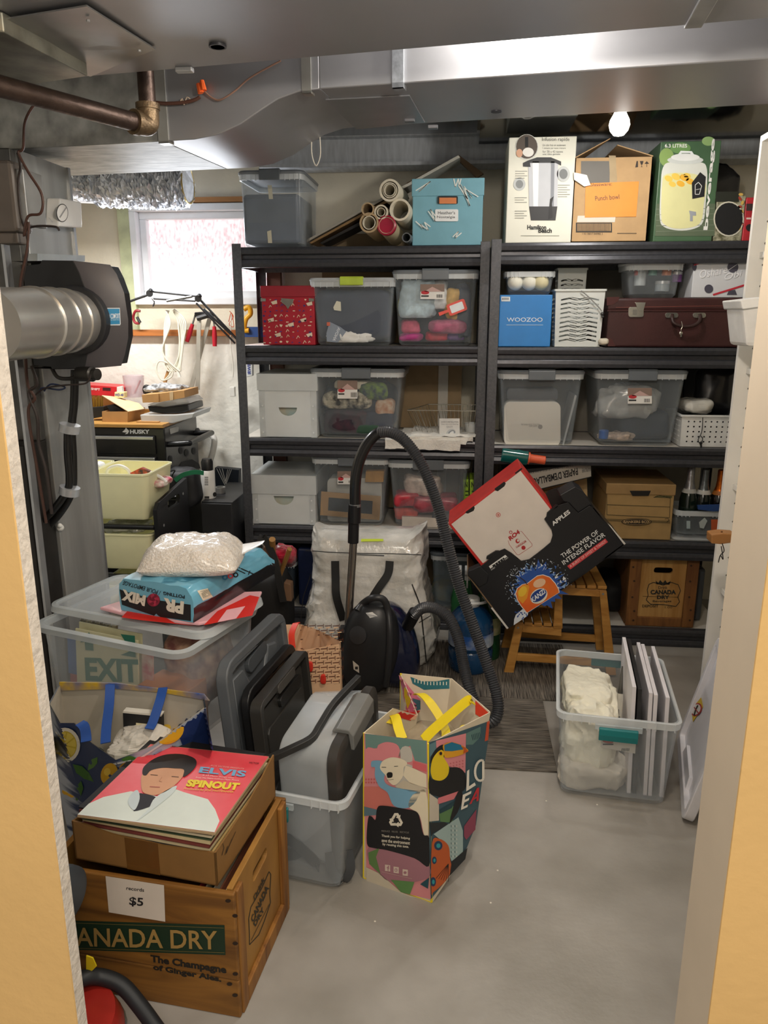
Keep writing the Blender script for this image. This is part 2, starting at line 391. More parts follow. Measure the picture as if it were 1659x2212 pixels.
vstrap(334,356,'drive_cleat',M('#c9c9c4',.3,.7,var=.05)); vstrap(652,672,'drive_cleat',M('#b8b7b0',.3,.7,var=.05)); vstrap(849,873,'hanger_strap',M('#a7acb2',.35,.6,var=.2,scale=60),.012,.012)
q=[G(703,213,zr),G(885,204,zr),G(918,262,zr),G(770,277,zr)]
pan=T.part('access_panel',MB().loft([[p-Vector((0,0,.004)) for p in q],q]),M('#a2a4aa',.35,.7,var=.05),bevel=.001)
c=G(1072,240,zr); T.part('hole_plug',MB().lathe([(.016,-.003),(.016,0)],c,n=20),M('#3c3c44',.4))
for q in ((935,270),(885,255)):
    c=G(q[0],q[1],zr); T.part('duct_clip',MB().box(c.x-.016,c.y-.01,zr-.012,c.x+.016,c.y+.01,zr),GALVD,bevel=.002)
# mirror-like joist pan over the boxes
tag(MB().box(.05,2.74,2.252,1.6,3.78,2.256).build('joist_pan',M('#8b8c8e',.08,1,var=.1,scale=2)),'shiny sheet metal pan under the ceiling reflecting the boxes on top','metal sheet')
tag(MB().box(-1.0,2.80,2.30,.04,3.78,2.304).build('joist_pan',M('#8b8c8e',.2,.9,var=.15,scale=2)),'dull sheet metal pan under the ceiling behind the duct, left of the shiny one','metal sheet')
# bare bulb
T=Thing('light_bulb','bare glowing bulb hanging above the cardboard box on the right bay','light bulb',(.62,3.02,2.25)); c=W(1338,270,3.02)
T.o.location=(c.x,c.y,2.252); T.inv=Matrix.Translation((-c.x,-c.y,-2.252))
T.part('bulb',MB().lathe([(.001,-.037),(.018,-.033),(.031,-.018),(.036,0),(.033,.016),(.024,.032),(.015,.05),(.013,.06)],c),M('#fff6e6',.3,var=0,emit=14),smooth=True)
T.part('socket',MB().cyl(c+Vector((0,0,.055)),Vector((c.x,c.y,2.252)),.02,16),M('#e6e3da',.5))
bpy.data.objects['bulb_light'].location=(c.x,c.y-.055,c.z-.03)
T.part('cable',MB().tube(smoothpts([Vector((c.x,c.y,2.246)),Vector((c.x+.2,c.y-.1,2.24)),Vector((c.x+.35,c.y-.3,2.215)),Vector((c.x+.55,c.y-.32,2.235))]),.004,8),M('#d8c9b6',.6))
# flexible foil duct
T=Thing('flexible_foil_duct','crinkled silver foil duct hanging above the window','duct',W(280,400,3.75))
c0=W(150,398,3.75); pts=smoothpts([c0+Vector((-.5,0,.0)),c0,W(215,400,3.75),W(300,402,3.75),W(365,404,3.75),W(405,398,3.78)],12)
mbf=MB(); n=36; rings=[]
for i in range(len(pts)*2-1):
    p=pts[i//2] if i%2==0 else (pts[i//2]+pts[i//2+1])/2
    r0=.088 if p.x>W(208,400,3.75).x else .062; r0+=.012*(i%2)
    rings.append([p+Vector((.02*noise.noise(Vector((i*.9,k*1.7,0))),math.cos(2*math.pi*k/n)*r0*(1+.12*noise.noise(Vector((i*1.3,k*.8,2)))),math.sin(2*math.pi*k/n)*r0*(1+.16*noise.noise(Vector((i*1.1,k*1.1,5)))))) for k in range(n)])
T.part('foil_sleeve',mbf.loft(rings),M('#e6e9ee',.34,.35,var=.15,scale=30,bump=.5,bscale=40))
T.part('end_clamp',MB().tube([pts[-1]+Vector((.0,math.cos(2*math.pi*k/24)*.086,math.sin(2*math.pi*k/24)*.086)) for k in range(24)],.006,6,True),M('#b9a26a',.4,.5))
# tube lamp over the bench
T=Thing('workbench_lamp','white tube lamp hung below the foil duct above the bench','lamp',W(270,428,3.3))
a=W(165,428,3.88); b=W(325,434,3.88)
T.part('lamp_housing',MB().box(a.x-.25,a.y-.03,a.z+.012,b.x-.01,a.y+.05,a.z+.04),M('#d8d8d6',.4,var=.03),bevel=.006)
T.part('diffuser',MB().tube([a+Vector((-.2,0,0)),a,b-Vector((.02,0,0)),b],[.022,.022,.022,.012],14),M('#e9ebee',.3,var=.02,emit=.35),smooth=True)
T.part('hanger',MB().box(a.x,a.y,a.z+.04,a.x+.02,a.y+.02,2.46),M('#55575a',.5)); T.part('bracket',MB().box(W(228,425,3.88).x,a.y-.035,a.z-.028,W(238,425,3.88).x,a.y+.05,a.z+.045),M(BLACK,.5))
# iron gas pipe
T=Thing('iron_gas_pipe','rusty brown iron pipe with an elbow in front of the dark duct','pipe',W(318,280,2.22))
IR=M('#5b4c45',.42,.75,var=.2,scale=12,bump=.2,bscale=60); e=W(322,272,2.20); v=Vector((e.x,e.y,2.4)); q=G(-60,170,e.z)
dd=(q-e).normalized()
T.part('pipe',MB().tube([e+dd*.035,q+dd*.5],.0235,20),IR,smooth=True); T.part('pipe',MB().tube([e+Vector((0,0,.035)),v],.0225,20),IR,smooth=True)
el=smoothpts([e+dd*.05,e+dd*.025,e+Vector((0,0,.004))+dd*.004,e+Vector((0,0,.025)),e+Vector((0,0,.05))],6)
T.part('elbow',MB().tube(el,.0285,20).tube([e+dd*.04,e+dd*.055],.032,20).tube([e+Vector((0,0,.04)),e+Vector((0,0,.055))],.032,20),M('#7d6a52',.45,.7,var=.25,scale=25,bump=.3,bscale=80),smooth=True)
# old wires on the duct front
T=Thing('wire_splice','brown wires with two orange wire nuts on the duct face','wire',front(440,195))
def fo(x,y,o=.012): return front(x,y)-nf*o
BW=M('#5c3b30',.6)
T.part('wire',MB().tube(smoothpts([fo(330,222),fo(360,226),fo(400,224),fo(425,218),fo(436,212)]),.005,8),BW,smooth=True)
T.part('thin_wire',MB().tube(smoothpts([fo(446,200),fo(462,214),fo(480,218),fo(510,200),fo(545,170),fo(610,134)]),.0025,8),M('#8d6c5c',.6))
T.part('twine_loop',MB().tube(smoothpts([fo(392,226),fo(398,216),fo(402,228),fo(408,213),fo(415,218),fo(408,226)]),.0018,6),M('#c9b7a3',.7))
for x0,y0,x1,y1 in ((441,205,435,185),(447,200,443,178)):
    T.part('wire_nut',MB().tube([fo(x0,y0,.02),fo(x1,y1,.02)],[.009,.006],8),M('#ff6a2a',.5))
# white loop of cord on the duct
T=Thing('cord_loop','thin white loop of cord hanging from the duct above the first bin','cord',W(683,330,2.75))
solo_=MB().tube(smoothpts([W(673,303,2.72),W(674,335,2.72),W(683,358,2.72),W(692,335,2.72),W(691,296,2.72)]),.0018,6)
T.part('loop',solo_,M('#e8e3d6',.6))
# ================================================================ FURNACE SIDE
PX=-1.30
def sx(x,y): return onx(x,y,PX)
near=sx(110,1000).y; far=sx(205,1000).y
T=Thing('furnace_plenum','tall brushed sheet metal furnace plenum behind the left door edge','furnace',(PX-.3,near+.15,0))
mb=MB().box(PX-.75,near+.01,0,PX,far,1.97)
T.part('sheet_metal_casing',mb,M('#c2c4c2',.34,.6,var=.2,scale=2.2,stretch=(4,4,.6)),bevel=.003)
T.part('front_panel',MB().box(PX-.75,near-.12,0,PX-.012,near+.01,1.12),M('#2e2c2a',.4,.3,var=.2),bevel=.004)
T.part('upper_front_panel',MB().box(PX-.75,near-.02,1.12,PX-.012,near+.01,1.97),M('#5c5b58',.4,.5,var=.2),bevel=.004)
T.part('seam',MB().box(PX-.004,near-.13,0,PX+.004,near-.10,1.97).box(PX-.006,far-.005,0,PX+.006,far+.01,1.97),M('#c0c2c4',.35,.8))
T.part('flange',MB().hexa([sx(60,568),sx(165,565),sx(165,552)+Vector((.0,0,0)),sx(60,548)]+[p+Vector((.03,0,0)) for p in (sx(60,568),sx(165,565),sx(165,552),sx(60,548))]),M('#c3cacb',.35,.6))
pg=sx(130,1140); T.part('plug',MB().ball(pg,.012).ball(pg+Vector((.005,-.01,.01)),.008),M('#e9e9e4',.5),smooth=True)
# humidistat and electrical box
T=Thing('humidistat','white humidistat with a round dial on the plenum','control box',sx(120,460))
p=[sx(97,490),sx(150,492),sx(148,437),sx(100,428)]
T.part('housing',MB().hexa([p[0]+Vector((0,0,0)),p[1],p[2],p[3]]+[v_+Vector((.045,0,0)) for v_ in p]),M('#e4e5e4',.4,var=.02),bevel=.005)
pr=Pr(p[0]+Vector((.045,0,0)),(1,0,0)); pr.ell(134,460,13,20,'#3a3a3a',1).ell(134,460,11.5,18,'#e8e8e6',2).line([(128,470),(142,448)],3,'#9a9a9a',3).line([(104,470),(112,480)],1,'#9a9a9a',3); pr.done(T,'dial')
T=Thing('electrical_box','brown-grey metal electrical box with wires beside the humidistat','electrical box',W(20,430,2.2))
a=W(-40,505,2.16); b=W(40,350,2.16)
T.part('box_body',MB().box(a.x,2.12,a.z,b.x,2.20,b.z),M('#6f6862',.5,.3,var=.08),bevel=.01)
T.part('box_side',MB().box(b.x-.002,2.14,a.z+.02,b.x+.02,2.24,b.z-.02),M('#a8a9a8',.4,.6),bevel=.003)
T.part('foot',MB().box(b.x-.07,2.13,a.z-.03,b.x-.01,2.18,a.z),M('#6f6862',.5,.3),bevel=.005)
T=Thing('wiring','dark wires looping down the side of the furnace','wire',W(60,600,2.2))
DW=M('#2e2523',.5); BRW=M('#4a2f26',.5)
def wl(name,pts,Y,r,m_): T.part(name,MB().tube(smoothpts([W(x,y,Y) for x,y in pts]),r,8),m_,smooth=True)
wl('wire',[(125,205),(85,215),(55,260),(50,320),(40,330),(60,370),(90,420),(88,460),(60,468),(52,510),(62,480),(58,540),(45,600),(42,640)],2.1,.0035,BRW)
wl('wire',[(38,330),(44,360),(40,385),(40,420),(46,470),(56,500),(60,540),(46,620),(40,700)],2.12,.0035,DW)
wl('wire',[(62,492),(85,488),(120,490),(128,498)],2.14,.003,DW)
wl('wire',[(55,770),(60,830),(75,860),(62,880),(64,920),(78,1000),(100,1130)],2.1,.0045,BRW)
wl('wire',[(68,790),(80,830),(62,850),(80,900),(84,960),(100,1020),(112,1110)],2.1,.005,DW)
wl('wire',[(196,810),(185,828),(140,832),(100,838),(80,850),(66,865)],2.12,.0025,DW)
wl('wire',[(95,845),(110,830),(140,836),(128,842),(92,838),(86,848)],2.13,.0025,M('#1e2a4a',.5))
# black tubes with clear clamps
T=Thing('black_drain_tubes','pair of thick black tubes held by clear clamps against the plenum','hose',W(155,950,2.2))
T.part('tube',MB().tube(smoothpts([W(x,y,2.28) for x,y in ((162,800),(160,870),(155,925),(158,1000),(155,1060),(128,1110),(85,1155),(60,1180))]),.0125,14),M('#141414',.35),smooth=True)
T.part('tube',MB().tube(smoothpts([W(x,y,2.24) for x,y in ((146,928),(146,980),(150,1030),(145,1060),(112,1105),(80,1135))]),.0115,14),M('#141414',.35),smooth=True)
for q in ((150,925),(150,1060)):
    c=W(q[0],q[1],2.25); T.part('hose_clamp',MB().cyl(c-Vector((.003,0,.012)),c+Vector((.003,0,.012)),.031,20),M('#c8ccd0',.25,.3,alpha=.75),smooth=True)
T=Thing('pipe_valve','small black valve below the humidifier','valve',W(180,810,2.2))
T.part('barrel',MB().lathe([(.018,-.035),(.022,-.03),(.022,.02),(.017,.024),(.017,.04),(.006,.041)],W(188,808,2.2),(1,-.3,0)),M('#23211f',.4),smooth=True)
T.part('hose',MB().tube(smoothpts([W(x,y,2.22) for x,y in ((112,795),(125,815),(150,818),(172,812))]),.006,8),M('#23211f',.4))
# humidifier
T=Thing('humidifier','black furnace humidifier with curved grey cover and round metal duct','humidifier',W(170,680,2.3))
hy=2.20; o=lambda x,y,Y=hy:W(x,y,Y)
fr=[(48,574),(86,570),(90,562),(158,563),(172,590),(186,628),(193,680),(196,730),(188,770),(183,797),(112,798),(110,793),(72,790),(60,680)]
T.part('side_panel',MB().pxprism(fr,hy,.30),M('#1d1e20',.45,var=.05),bevel=.003)
# cover: curved front lofted from the panel edge to the bulged right side
prof=[(158,563),(172,590),(186,628),(193,680),(196,730),(188,770),(183,797)]
r0=[o(*p) for p in prof]
r1=[W(x,y,2.245) for x,y in ((238,572),(252,592),(268,632),(277,690),(277,730),(270,765),(262,790))]
r2=[W(x,y,2.46) for x,y in ((232,576),(246,600),(262,640),(270,690),(270,730),(262,762),(254,786))]
mid=[(a*.45+b*.55)+Vector((.0,-.012,0)) for a,b in zip(r0,r1)]
rings=[r0,mid,r1,r2]
mb=MB(); n=len(prof)
mb.loft([[r[i] for i in range(n)] for r in rings],False,False,closed=False)
core=Vector((PX,2.30,0))
back=[Vector((PX+.0,2.46,p.z)) for p in r2]; mb.loft([r2,back],False,False,closed=False)
for e_ in (0,n-1): mb.poly([rings[0][e_],rings[1][e_],rings[2][e_],rings[3][e_],Vector((PX,2.46,rings[3][e_].z)),Vector((PX,hy,rings[0][e_].z))])
cov=T.part('cover',mb,M('#4a474b',.42,var=.05,scale=5),smooth=True)
bv=bvh_of(mb); pr=Pr(r1[3],(1,-1,0),bv,lift=.002)
pr.poly([(222,665),(259,665),(261,700),(259,703),(227,703),(222,698)],'#cfd6da',0).poly([(224,667),(258,667),(259,700),(228,701),(224,697)],'#1f86b8',1)
pr.text('CLEAN COMFORT',(225,689),(259,688),(225,678),'#eef6fa',2,.01).text('INDOOR AIR ESSENTIALS',(227,693),(258,692),(227,690),'#bfe3f2',2); pr.done(T,'label',parent=cov)
dc=o(150,700); 
c1=W(158,692,2.18); c0=W(20,700,1.85); ax=(c0-c1).normalized(); R0=.088
T.part('collar',MB().lathe([(.098,-.02),(.098,.008),(.09,.012)],c1-Vector((.0,-.01,0)),ax,32),M('#26272a',.4),smooth=True)
mb=MB(); L=(c0-c1).length
pf=[(R0-.004,0),(R0-.002,.05),(R0+.002,.052),(R0+.002,.06),(R0-.002,.064),(R0-.002,.12),(R0+.004,.124),(R0+.004,.132),(R0,.136),(R0,L*.62),(R0+.005,L*.63),(R0+.005,L*.66),(R0,L*.67),(R0,L+.1)]
T.part('round_duct',mb.lathe(pf,c1,ax,40),M('#cfcdc8',.30,.8,var=.1,scale=4),smooth=True)
# right-hand white bookcase seen past the door edge
T=Thing('white_bookcase','tall white bookcase with peg holes against the right wall','bookcase',(1.1,2.3,0))
bx,byf,byn=.885,2.62,1.75; WM=M('#e9e7e1',.45,var=.02)
ph=MB()
mx=Matrix(((1,0,0,bx),(0,0,-1,byf),(0,1,0,0),(0,0,0,1)))
holes=[circ2(.045,z,.0045,8) for z in [.12+.064*k for k in range(29)]]
T.part('side_panel',MB().plate([(0,0),(.38,0),(.38,2.03),(0,2.03)],holes,-.018,mx),WM)
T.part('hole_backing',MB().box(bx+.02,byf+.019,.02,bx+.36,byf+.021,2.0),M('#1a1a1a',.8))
T.part('side_panel',MB().box(bx,byn,0,bx+.38,byn+.018,2.03),WM)
T.part('back_panel',MB().box(bx+.38,byn,0,bx+.39,byf+.02,2.03),WM)
for i,(x,y) in enumerate(((1630,545),(1598,795),(1572,1045),(1552,1270))):
    z=W(x,y,byf).z; T.part('shelf',MB().box(bx+.03,byn+.018,z-.018,bx+.38,byf,z),WM,bevel=.001)
T.part('top_panel',MB().box(bx,byn,2.012,bx+.38,byf,2.03),WM)
# ================================================================ SHELVING
STEEL=M('#55565a',.42,.45,var=.14,scale=90,bump=.15,bscale=300); STEELD=M('#4a4b50',.35,.5,var=.1,scale=60)
DECK=M('#c9c4ba',.7,var=.06,scale=8); LV=[1.80,1.37,.94,.51,.085]
YL,YR=3.53,3.435; BACKL,BACKR=3.97,3.93
def bay(name,label,x0,x1,yf,yb,deckm,lv):
    T=Thing(name,label,'shelving unit',((x0+x1)/2,(yf+yb)/2,0),group=None)
    for px,sx_ in ((x0,1),(x1,-1)):
        for py,sy_ in ((yf,1),(yb,-1)):
            m_=MB(); a,b=sorted((px,px+sx_*.042)); c,d=sorted((py,py+sy_*.003)); m_.box(a,c,0,b,d,1.815)
            a,b=sorted((px,px+sx_*.003)); c,d=sorted((py,py+sy_*.045)); m_.box(a,c,0,b,d,1.815)
            for z in [0.10+.05*k for k in range(34)]:
                q=Vector((px+sx_*.003,py+sy_*.024,z)); 
            T.part('post',m_,STEEL,bevel=.0015)
    for z in lv:
        dk=T.part('shelf_deck',MB().box(x0+.005,yf+.03,z-.014,x1-.005,yb-.01,z-.002),deckm)
        for (y,s) in ((yf,1),(yb,-1)):
            # double-rail beam profile running along x
            prof=[(0,0),(-.004*s,-.012),(0,-.03),(.014*s,-.034),(.014*s,-.05),(0,-.054),(-.004*s,-.07),(0,-.086),(.025*s,-.088),(.025*s,-.006),(.03*s,0)]
            r=[[Vector((x,y+s*.004+a,z+b)) for a,b in prof] for x in (x0+.04,x1-.04)]
            T.part('beam',MB().loft(r),STEELD if s==1 else STEEL,parent=dk,smooth=False,bevel=.002)
        for xx,s in ((x0,1),(x1,-1)):
            T.part('side_rail',MB().box(min(xx,xx+s*.02),yf+.045,z-.086,max(xx,xx+s*.02),yb-.045,z-.01),STEEL,parent=dk)
    return T
XL0=W(508,700,YL).x; XM=W(1062,515,YR).x
lvL=LV
BL_=bay('shelving_unit','dark grey steel shelving unit at left, holding the red patterned box',XL0,XM-.001,YL,BACKL,DECK,lvL)
BR_=bay('shelving_unit','dark grey steel shelving unit at right, holding the brown suitcase',XM+.001,XM+1.14,YR,BACKR,DECK,LV)
# hardboard leaning behind the shelves
tag(MB().box(-.72,4.02,.0,.0,4.03,1.9).build('hardboard_sheet',M('#a48e6e',.8,var=.06)),'sheet of brown hardboard standing behind the left shelving unit','board')
tag(MB().box(.2,4.0,.0,1.2,4.01,1.75).build('hardboard_sheet',M('#8f8a80',.8,var=.06)),'sheet of grey hardboard standing behind the right shelving unit','board')
tag(MB().box(-1.0,3.99,.05,-.93,4.03,1.95).build('slotted_upright',M('#5a3020',.5,var=.1)),'brown slotted metal upright standing behind the left shelving unit','upright')
tag(MB().box(-.12,4.0,.0,-.07,4.03,1.5).build('white_batten',M('#cfcdc6',.6)),'white batten standing behind the wire basket','batten')
# ================================================================ BIN BUILDER
CLEAR=lambda c='#c9d2d8',a=.085:M(c,.2,alpha=a,var=.02,spec=.6)
GL=M('#7c8287',.38,var=.03); GLD=M('#63696e',.4,var=.03)
def bin_(label,x0,x1,y0,z0,z1,D,body=None,lid=GL,latch=GLD,rimx=.012,taper=.9,group=None,latchw=.3,lidh=.028,cat='storage bin',name='storage_bin',rz=0,sticker=None,tall=0,nolid=False):
    w=x1-x0; cx=(x0+x1)/2; T=Thing(name,label,cat,(cx,y0+D/2,z0),rz,group)
    h=z1-z0; body=body or CLEAR(); r=.03
    bw,bd=w*taper-2*rimx,D*.94-2*rimx; tw,td=w-2*rimx,D-2*rimx; zt=h-lidh*.6; t=.004
    rg=[rring(0,0,0,bw-.02,bd-.02,r),rring(0,0,.012,bw,bd,r),rring(0,0,zt,tw,td,r),rring(0,0,zt,tw-2*t,td-2*t,r),rring(0,0,.016,bw-2*t,bd-2*t,r)]
    T.part('body',MB().loft(rg),body,local=True,smooth=True)
    rm=MB().loft([rring(0,0,zt-.022,tw+.012,td+.012,r+.004),rring(0,0,zt,tw+.016,td+.016,r+.004),rring(0,0,zt,tw-2*t,td-2*t,r),rring(0,0,zt-.022,tw-.004,td-.004,r),rring(0,0,zt-.022,tw+.012,td+.012,r+.004)],False,False)
    for k in range(-6,7):
        if abs(k)*w/14>w*latchw/2: rm.box(k*w/14-.001,-td/2-.009,zt-.026,k*w/14+.001,-td/2,zt)
    T.part('rim',rm,M('#eef3f5',.28,alpha=.6,var=.02),local=True,smooth=True)
    if not nolid:
        L_=MB().loft([rring(0,0,zt,w-.004,D-.004,r+.01),rring(0,0,h-.008,w,D,r+.012),rring(0,0,h,w-.012,D-.012,r+.01),rring(0,0,h,w-.05,D-.05,r),rring(0,0,h-.008,w-.06,D-.06,r)])
        T.part('lid',L_,lid,local=True,smooth=True)
    if latch:
        lw=w*latchw
        m_=MB().loft([[Vector((x,-D/2-.004-b,h-a)) for b,a in ((-.02,-.004),(.004,-.005),(.009,.004),(.010,.030+tall),(.006,.034+tall),(.003,.03+tall),(.0,.01),(-.02,.002))] for x in (-lw/2,-lw/2+.006,lw/2-.006,lw/2)])
        T.part('latch',m_,latch,local=True,bevel=.002)
        m2=MB().loft([[Vector((x,D/2+.004+b,h-a)) for b,a in ((-.02,-.004),(.004,-.005),(.009,.004),(.010,.030),(.006,.034),(.003,.03),(.0,.01),(-.02,.002))] for x in (-lw/2,lw/2)])
        T.part('latch',m2,latch,local=True)
    T.dim=(bw,bd,h); return T
def px(x0,x1,yt,Y,z0,yb=None):
    """world x range and height of a face seen between pixel columns on plane y=Y, standing on z0"""
    ym=(yt+(yb or yt))/2
    a=W(x0,ym,Y).x; b=W(x1,ym,Y).x; zt=W((x0+x1)/2,yt,Y).z
    if yb: zt=z0+(zt-W((x0+x1)/2,yb,Y).z)
    return a,b,zt
def sticker(T,Y,x0,y0,x1,y1):
    pr=Pr((0,Y,0),(0,-1,0)); ys=y0+(y1-y0)*.5
    pr.rect(x0,y0,x1,y1,'#efece6',1).rect(x0,y0,x1,ys,'#8a7468',2).poly([(x0+(x1-x0)*.15,ys),(x0+(x1-x0)*.5,y0+(ys-y0)*.35),(x1-(x1-x0)*.1,ys)],'#c9a7a0',3)
    pr.ell(x0+(x1-x0)*.2,ys+2,(x1-x0)*.17,4,'#c8323a',3).rect(x0+2,ys+8,x0+(x1-x0)*.35,ys+11,'#222',3)
    for k in range(6): pr.rect(x1-(x1-x0)*.32+k*2.2,ys+6,x1-(x1-x0)*.32+k*2.2+1.1,y1-3,'#222',3)
    pr.done(T,'product_label')
def pile(label,cat,x0,x1,y0,y1,z0,z1,mat,seed=1,amp=.18,freq=7,e=.5,name='folded_cloth',group=None,ridge=0,n=48):
    m_=MB().blob(((x0+x1)/2,(y0+y1)/2,(z0+z1)/2),((x1-x0)/2,(y1-y0)/2,(z1-z0)/2),seed,amp,freq,e,n=n,m=30,flat=.93,ridge=ridge)
    return solo(name,m_,mat,label,cat,smooth=True)
def paperbox(name,label,x0,x1,y0,y1,z0,z1,mat,lidz=None,lidmat=None,rz=0,cat='box',bev=.003):
    T=Thing(name,label,cat,((x0+x1)/2,(y0+y1)/2,z0),rz); w,d,h=x1-x0,y1-y0,z1-z0
    if lidz:
        T.part('body',MB().box(-w/2+.004,-d/2+.004,0,w/2-.004,d/2-.004,h-.004),mat,local=True,bevel=bev)
        T.part('lid',MB().box(-w/2,-d/2,h-lidz,w/2,d/2,h),lidmat or mat,local=True,bevel=bev)
    else: T.part('body',MB().box(-w/2,-d/2,0,w/2,d/2,h),mat,local=True,bevel=bev)
    return T
# ---------------- top shelf, left bay
Z=1.802
Y=3.55
a,b,zt=px(512,658,360,Y,Z,527)
T=bin_('clear bin with grey lid holding a grey container with masking tape, beside cardboard sheets',a,b,Y,Z,zt,.39,taper=.97,tall=.01)
q=MB().box(a+.02,Y+.02,Z+.015,b-.03,Y+.34,Z+(zt-Z)*.70)
c=Thing('grey_container','grey container with two strips of masking tape inside the top bin','container',((a+b)/2,Y+.2,Z+.015))
c.part('body',q,M('#6f7884',.6,var=.04),bevel=.015)
pr=Pr((0,Y+.019,0),(0,-1,0)); pr.poly([(578,400),(587,400),(590,430),(581,430)],'#cdc8b2').poly([(577,500),(586,497),(588,525),(579,525)],'#cdc8b2'); pr.done(c,'masking_tape')
CB=M('#b18e63',.75,var=.06,scale=25); CBD=M('#8a7156',.8,var=.08)
def sheet(n,pts,Y,D,mat,label):
    solo('cardboard_sheet',MB().pxprism(pts,Y,D),mat,label,'cardboard',bevel=.001)
sheet(0,[(660,519),(663,523),(994,340),(990,335)],3.735,.17,M('#c9c5ba',.7,var=.05),'pale flat cardboard sheet, topmost of the leaning stack on the top shelf')
sheet(1,[(668,524),(672,527),(878,415),(874,410)],3.74,.2,CB,'brown flat cardboard sheet leaning in the stack, below the pale one')
sheet(2,[(690,525),(697,527),(870,440),(865,433)],3.745,.18,M('#2d2a2a',.6),'black flat board leaning low in the stack of cardboard sheets')
sheet(3,[(878,395),(992,335),(1045,375),(1030,384),(992,348),(880,408)],3.90,.03,CBD,'brown folded carton standing behind the blue box')
PAP=M('#ded6c2',.7,var=.06,scale=10); KR=M('#b39b78',.75,var=.08)
def roll(cx,cy,r,m_,label,inner=None,cap=None,L=.225,Y=3.50,down=0):
    c=W(cx,cy,Y); rr=r*(c-CAM).dot(FW)/FPX
    T=Thing('paper_roll',label,'paper roll',c); e=c+Vector((.02,L,-.004-down*.4)); rel=(e-c).normalized()
    T.part('roll',MB().pipe(c,e,rr,rr*.80,28),m_,smooth=True)
    if inner:
        for k,f in enumerate(inner): T.part('inner_roll',MB().pipe(c-rel*.004*(k),e-rel*.01,rr*f,rr*f*.88,24),PAP,smooth=True)
    if cap: T.part('end_cap',MB().lathe([(rr*1.04,.015),(rr*1.04,-.004),(rr*.9,-.008),(rr*.86,.0),(.001,.002)],c,rel,28),cap,smooth=True)
    return T
roll(842,411,23,PAP,'cream paper roll with a torn edge, highest of the rolls',inner=(.7,.55),down=.0)
roll(864,453,23,PAP,'wide cream paper roll beside the blue box',down=.03)
roll(797,481,21,KR,'brown kraft paper roll with a white roll inside, leftmost of the rolls',inner=(.68,),down=.03)
roll(794,452,14,KR,'thin brown roll above the leftmost kraft roll')
roll(823,458,15,PAP,'small white paper roll between the larger rolls',inner=(.6,))
roll(835,487,20,M('#cdbf9e',.6),'mailing tube with a dark red end cap among the rolls',cap=M('#a81f3c',.35),down=.05)
roll(878,513,10,M('#6b6e72',.4,.3),'small grey roll at the foot of the paper rolls')
# blue box
a,b,zt=px(889,1045,378,3.55,Z,523); BLU=M('#78aebf',.6,var=.04)
T=paperbox('file_box','light blue cardboard box with white scribbles and a name label',a,b,3.55,3.88,Z,zt,BLU,lidz=(zt-Z)*.26,rz=0)
pr=Pr((0,3.549,0),(0,-1,0)); WH='#e9ece6'
pr.poly(rrect2(967,432,44,17,3),'#1b2226',1).rect(949,427,986,440,'#d9834f',2).poly(rrect2(965,465,50,26,3),'#eef0f0',1)
pr.h("Heather's",946,983,463,456,'#2a2a33',2).h('Nostalgia',944,983,473,466,'#2a2a33',2)
for s in ([(898,478),(915,494),(908,484),(925,497),(917,480),(930,490)],[(925,456),(940,478),(930,452),(944,472)],[(990,400),(1010,430),(995,398),(1015,445),(1002,402),(1020,428),(1008,410),(1033,425)],[(978,512),(990,500),(984,514),(997,503)],[(898,412),(930,392),(905,414),(922,398)],[(980,386),(984,404),(990,386),(992,402),(996,386)]):
    pr.line(s,2.2,WH,2)
pr.done(T)
# ---------------- top shelf, right bay
Y=3.47
a,b,zt=px(1096,1240,290,Y,Z,519); Z1=Z
T=paperbox('coffee_urn_box','tall white carton picturing a steel coffee urn','box',*()) if False else paperbox('coffee_urn_box','tall cream carton picturing a steel coffee urn',a,b,Y,Y+.30,Z,zt,M('#e9e8da',.5,var=.02))
pr=Pr((0,Y-.001,0),(0,-1,0)); S='#4a4a4a'
pr.ell(1138,318,25,28,'#d9dad2',1).ell(1138,317,23,26,'#5a5048',2).ell(1141,329,12,10,'#f2f0ea',3).rect(1134,296,1141,318,'#1c1c1c',3).ell(1122,331,7,9,'#d9a98c',4)
pr.h('Infusion rapide',1171,1230,307,297,'#5b5b57',2).h('Un cafe frais en seulement',1172,1222,316,311,'#9a9a94',2).h('1 minute par tasse mesure',1172,1222,323,318,'#9a9a94',2).h('for 30 a 42 tasses',1172,1216,330,325,'#9a9a94',2).h('une idee geniale',1172,1210,336,331,'#777',2)
pr.poly([(1141,349),(1206,349),(1204,446),(1143,446)],'#c9ccd2',2).poly([(1150,349),(1164,349),(1162,446),(1152,446)],'#f4f6f8',3).poly([(1190,349),(1198,349),(1196,446),(1189,446)],'#8e929a',3)
pr.poly([(1143,446),(1204,446),(1200,476),(1147,476)],'#3a3a3c',2).poly([(1130,352),(1140,347),(1160,340),(1190,340),(1212,349),(1212,358),(1200,352),(1145,352),(1146,361),(1130,360)],'#3c3d3f',3).poly([(1188,430),(1196,424),(1192,440),(1194,470),(1184,474),(1186,450)],'#2a2a2c',4)
pr.ell(1122,398,13,14,'#c4c8c8',2).ell(1217,376,14,17,'#c4c8c8',2).ell(1122,398,8,9,'#8b8f90',3).ell(1217,376,9,11,'#7b7f80',3)
for (x,y,n_) in ((1113,370,4),(1112,427,3),(1112,456,4),(1205,400,6)):
    for k in range(n_): pr.line([(x,y+k*5),(x+26-(k%2)*6,y+k*5)],1.6,'#a4a49c',2)
pr.h('Hamilton',1139,1180,496,486,'#1d1d1d',2,.03).h('Beach',1163,1192,503,493,'#1d1d1d',2,.03); pr.line([(1125,509),(1208,509)],1.6,'#b5b4a8',2); pr.done(T)
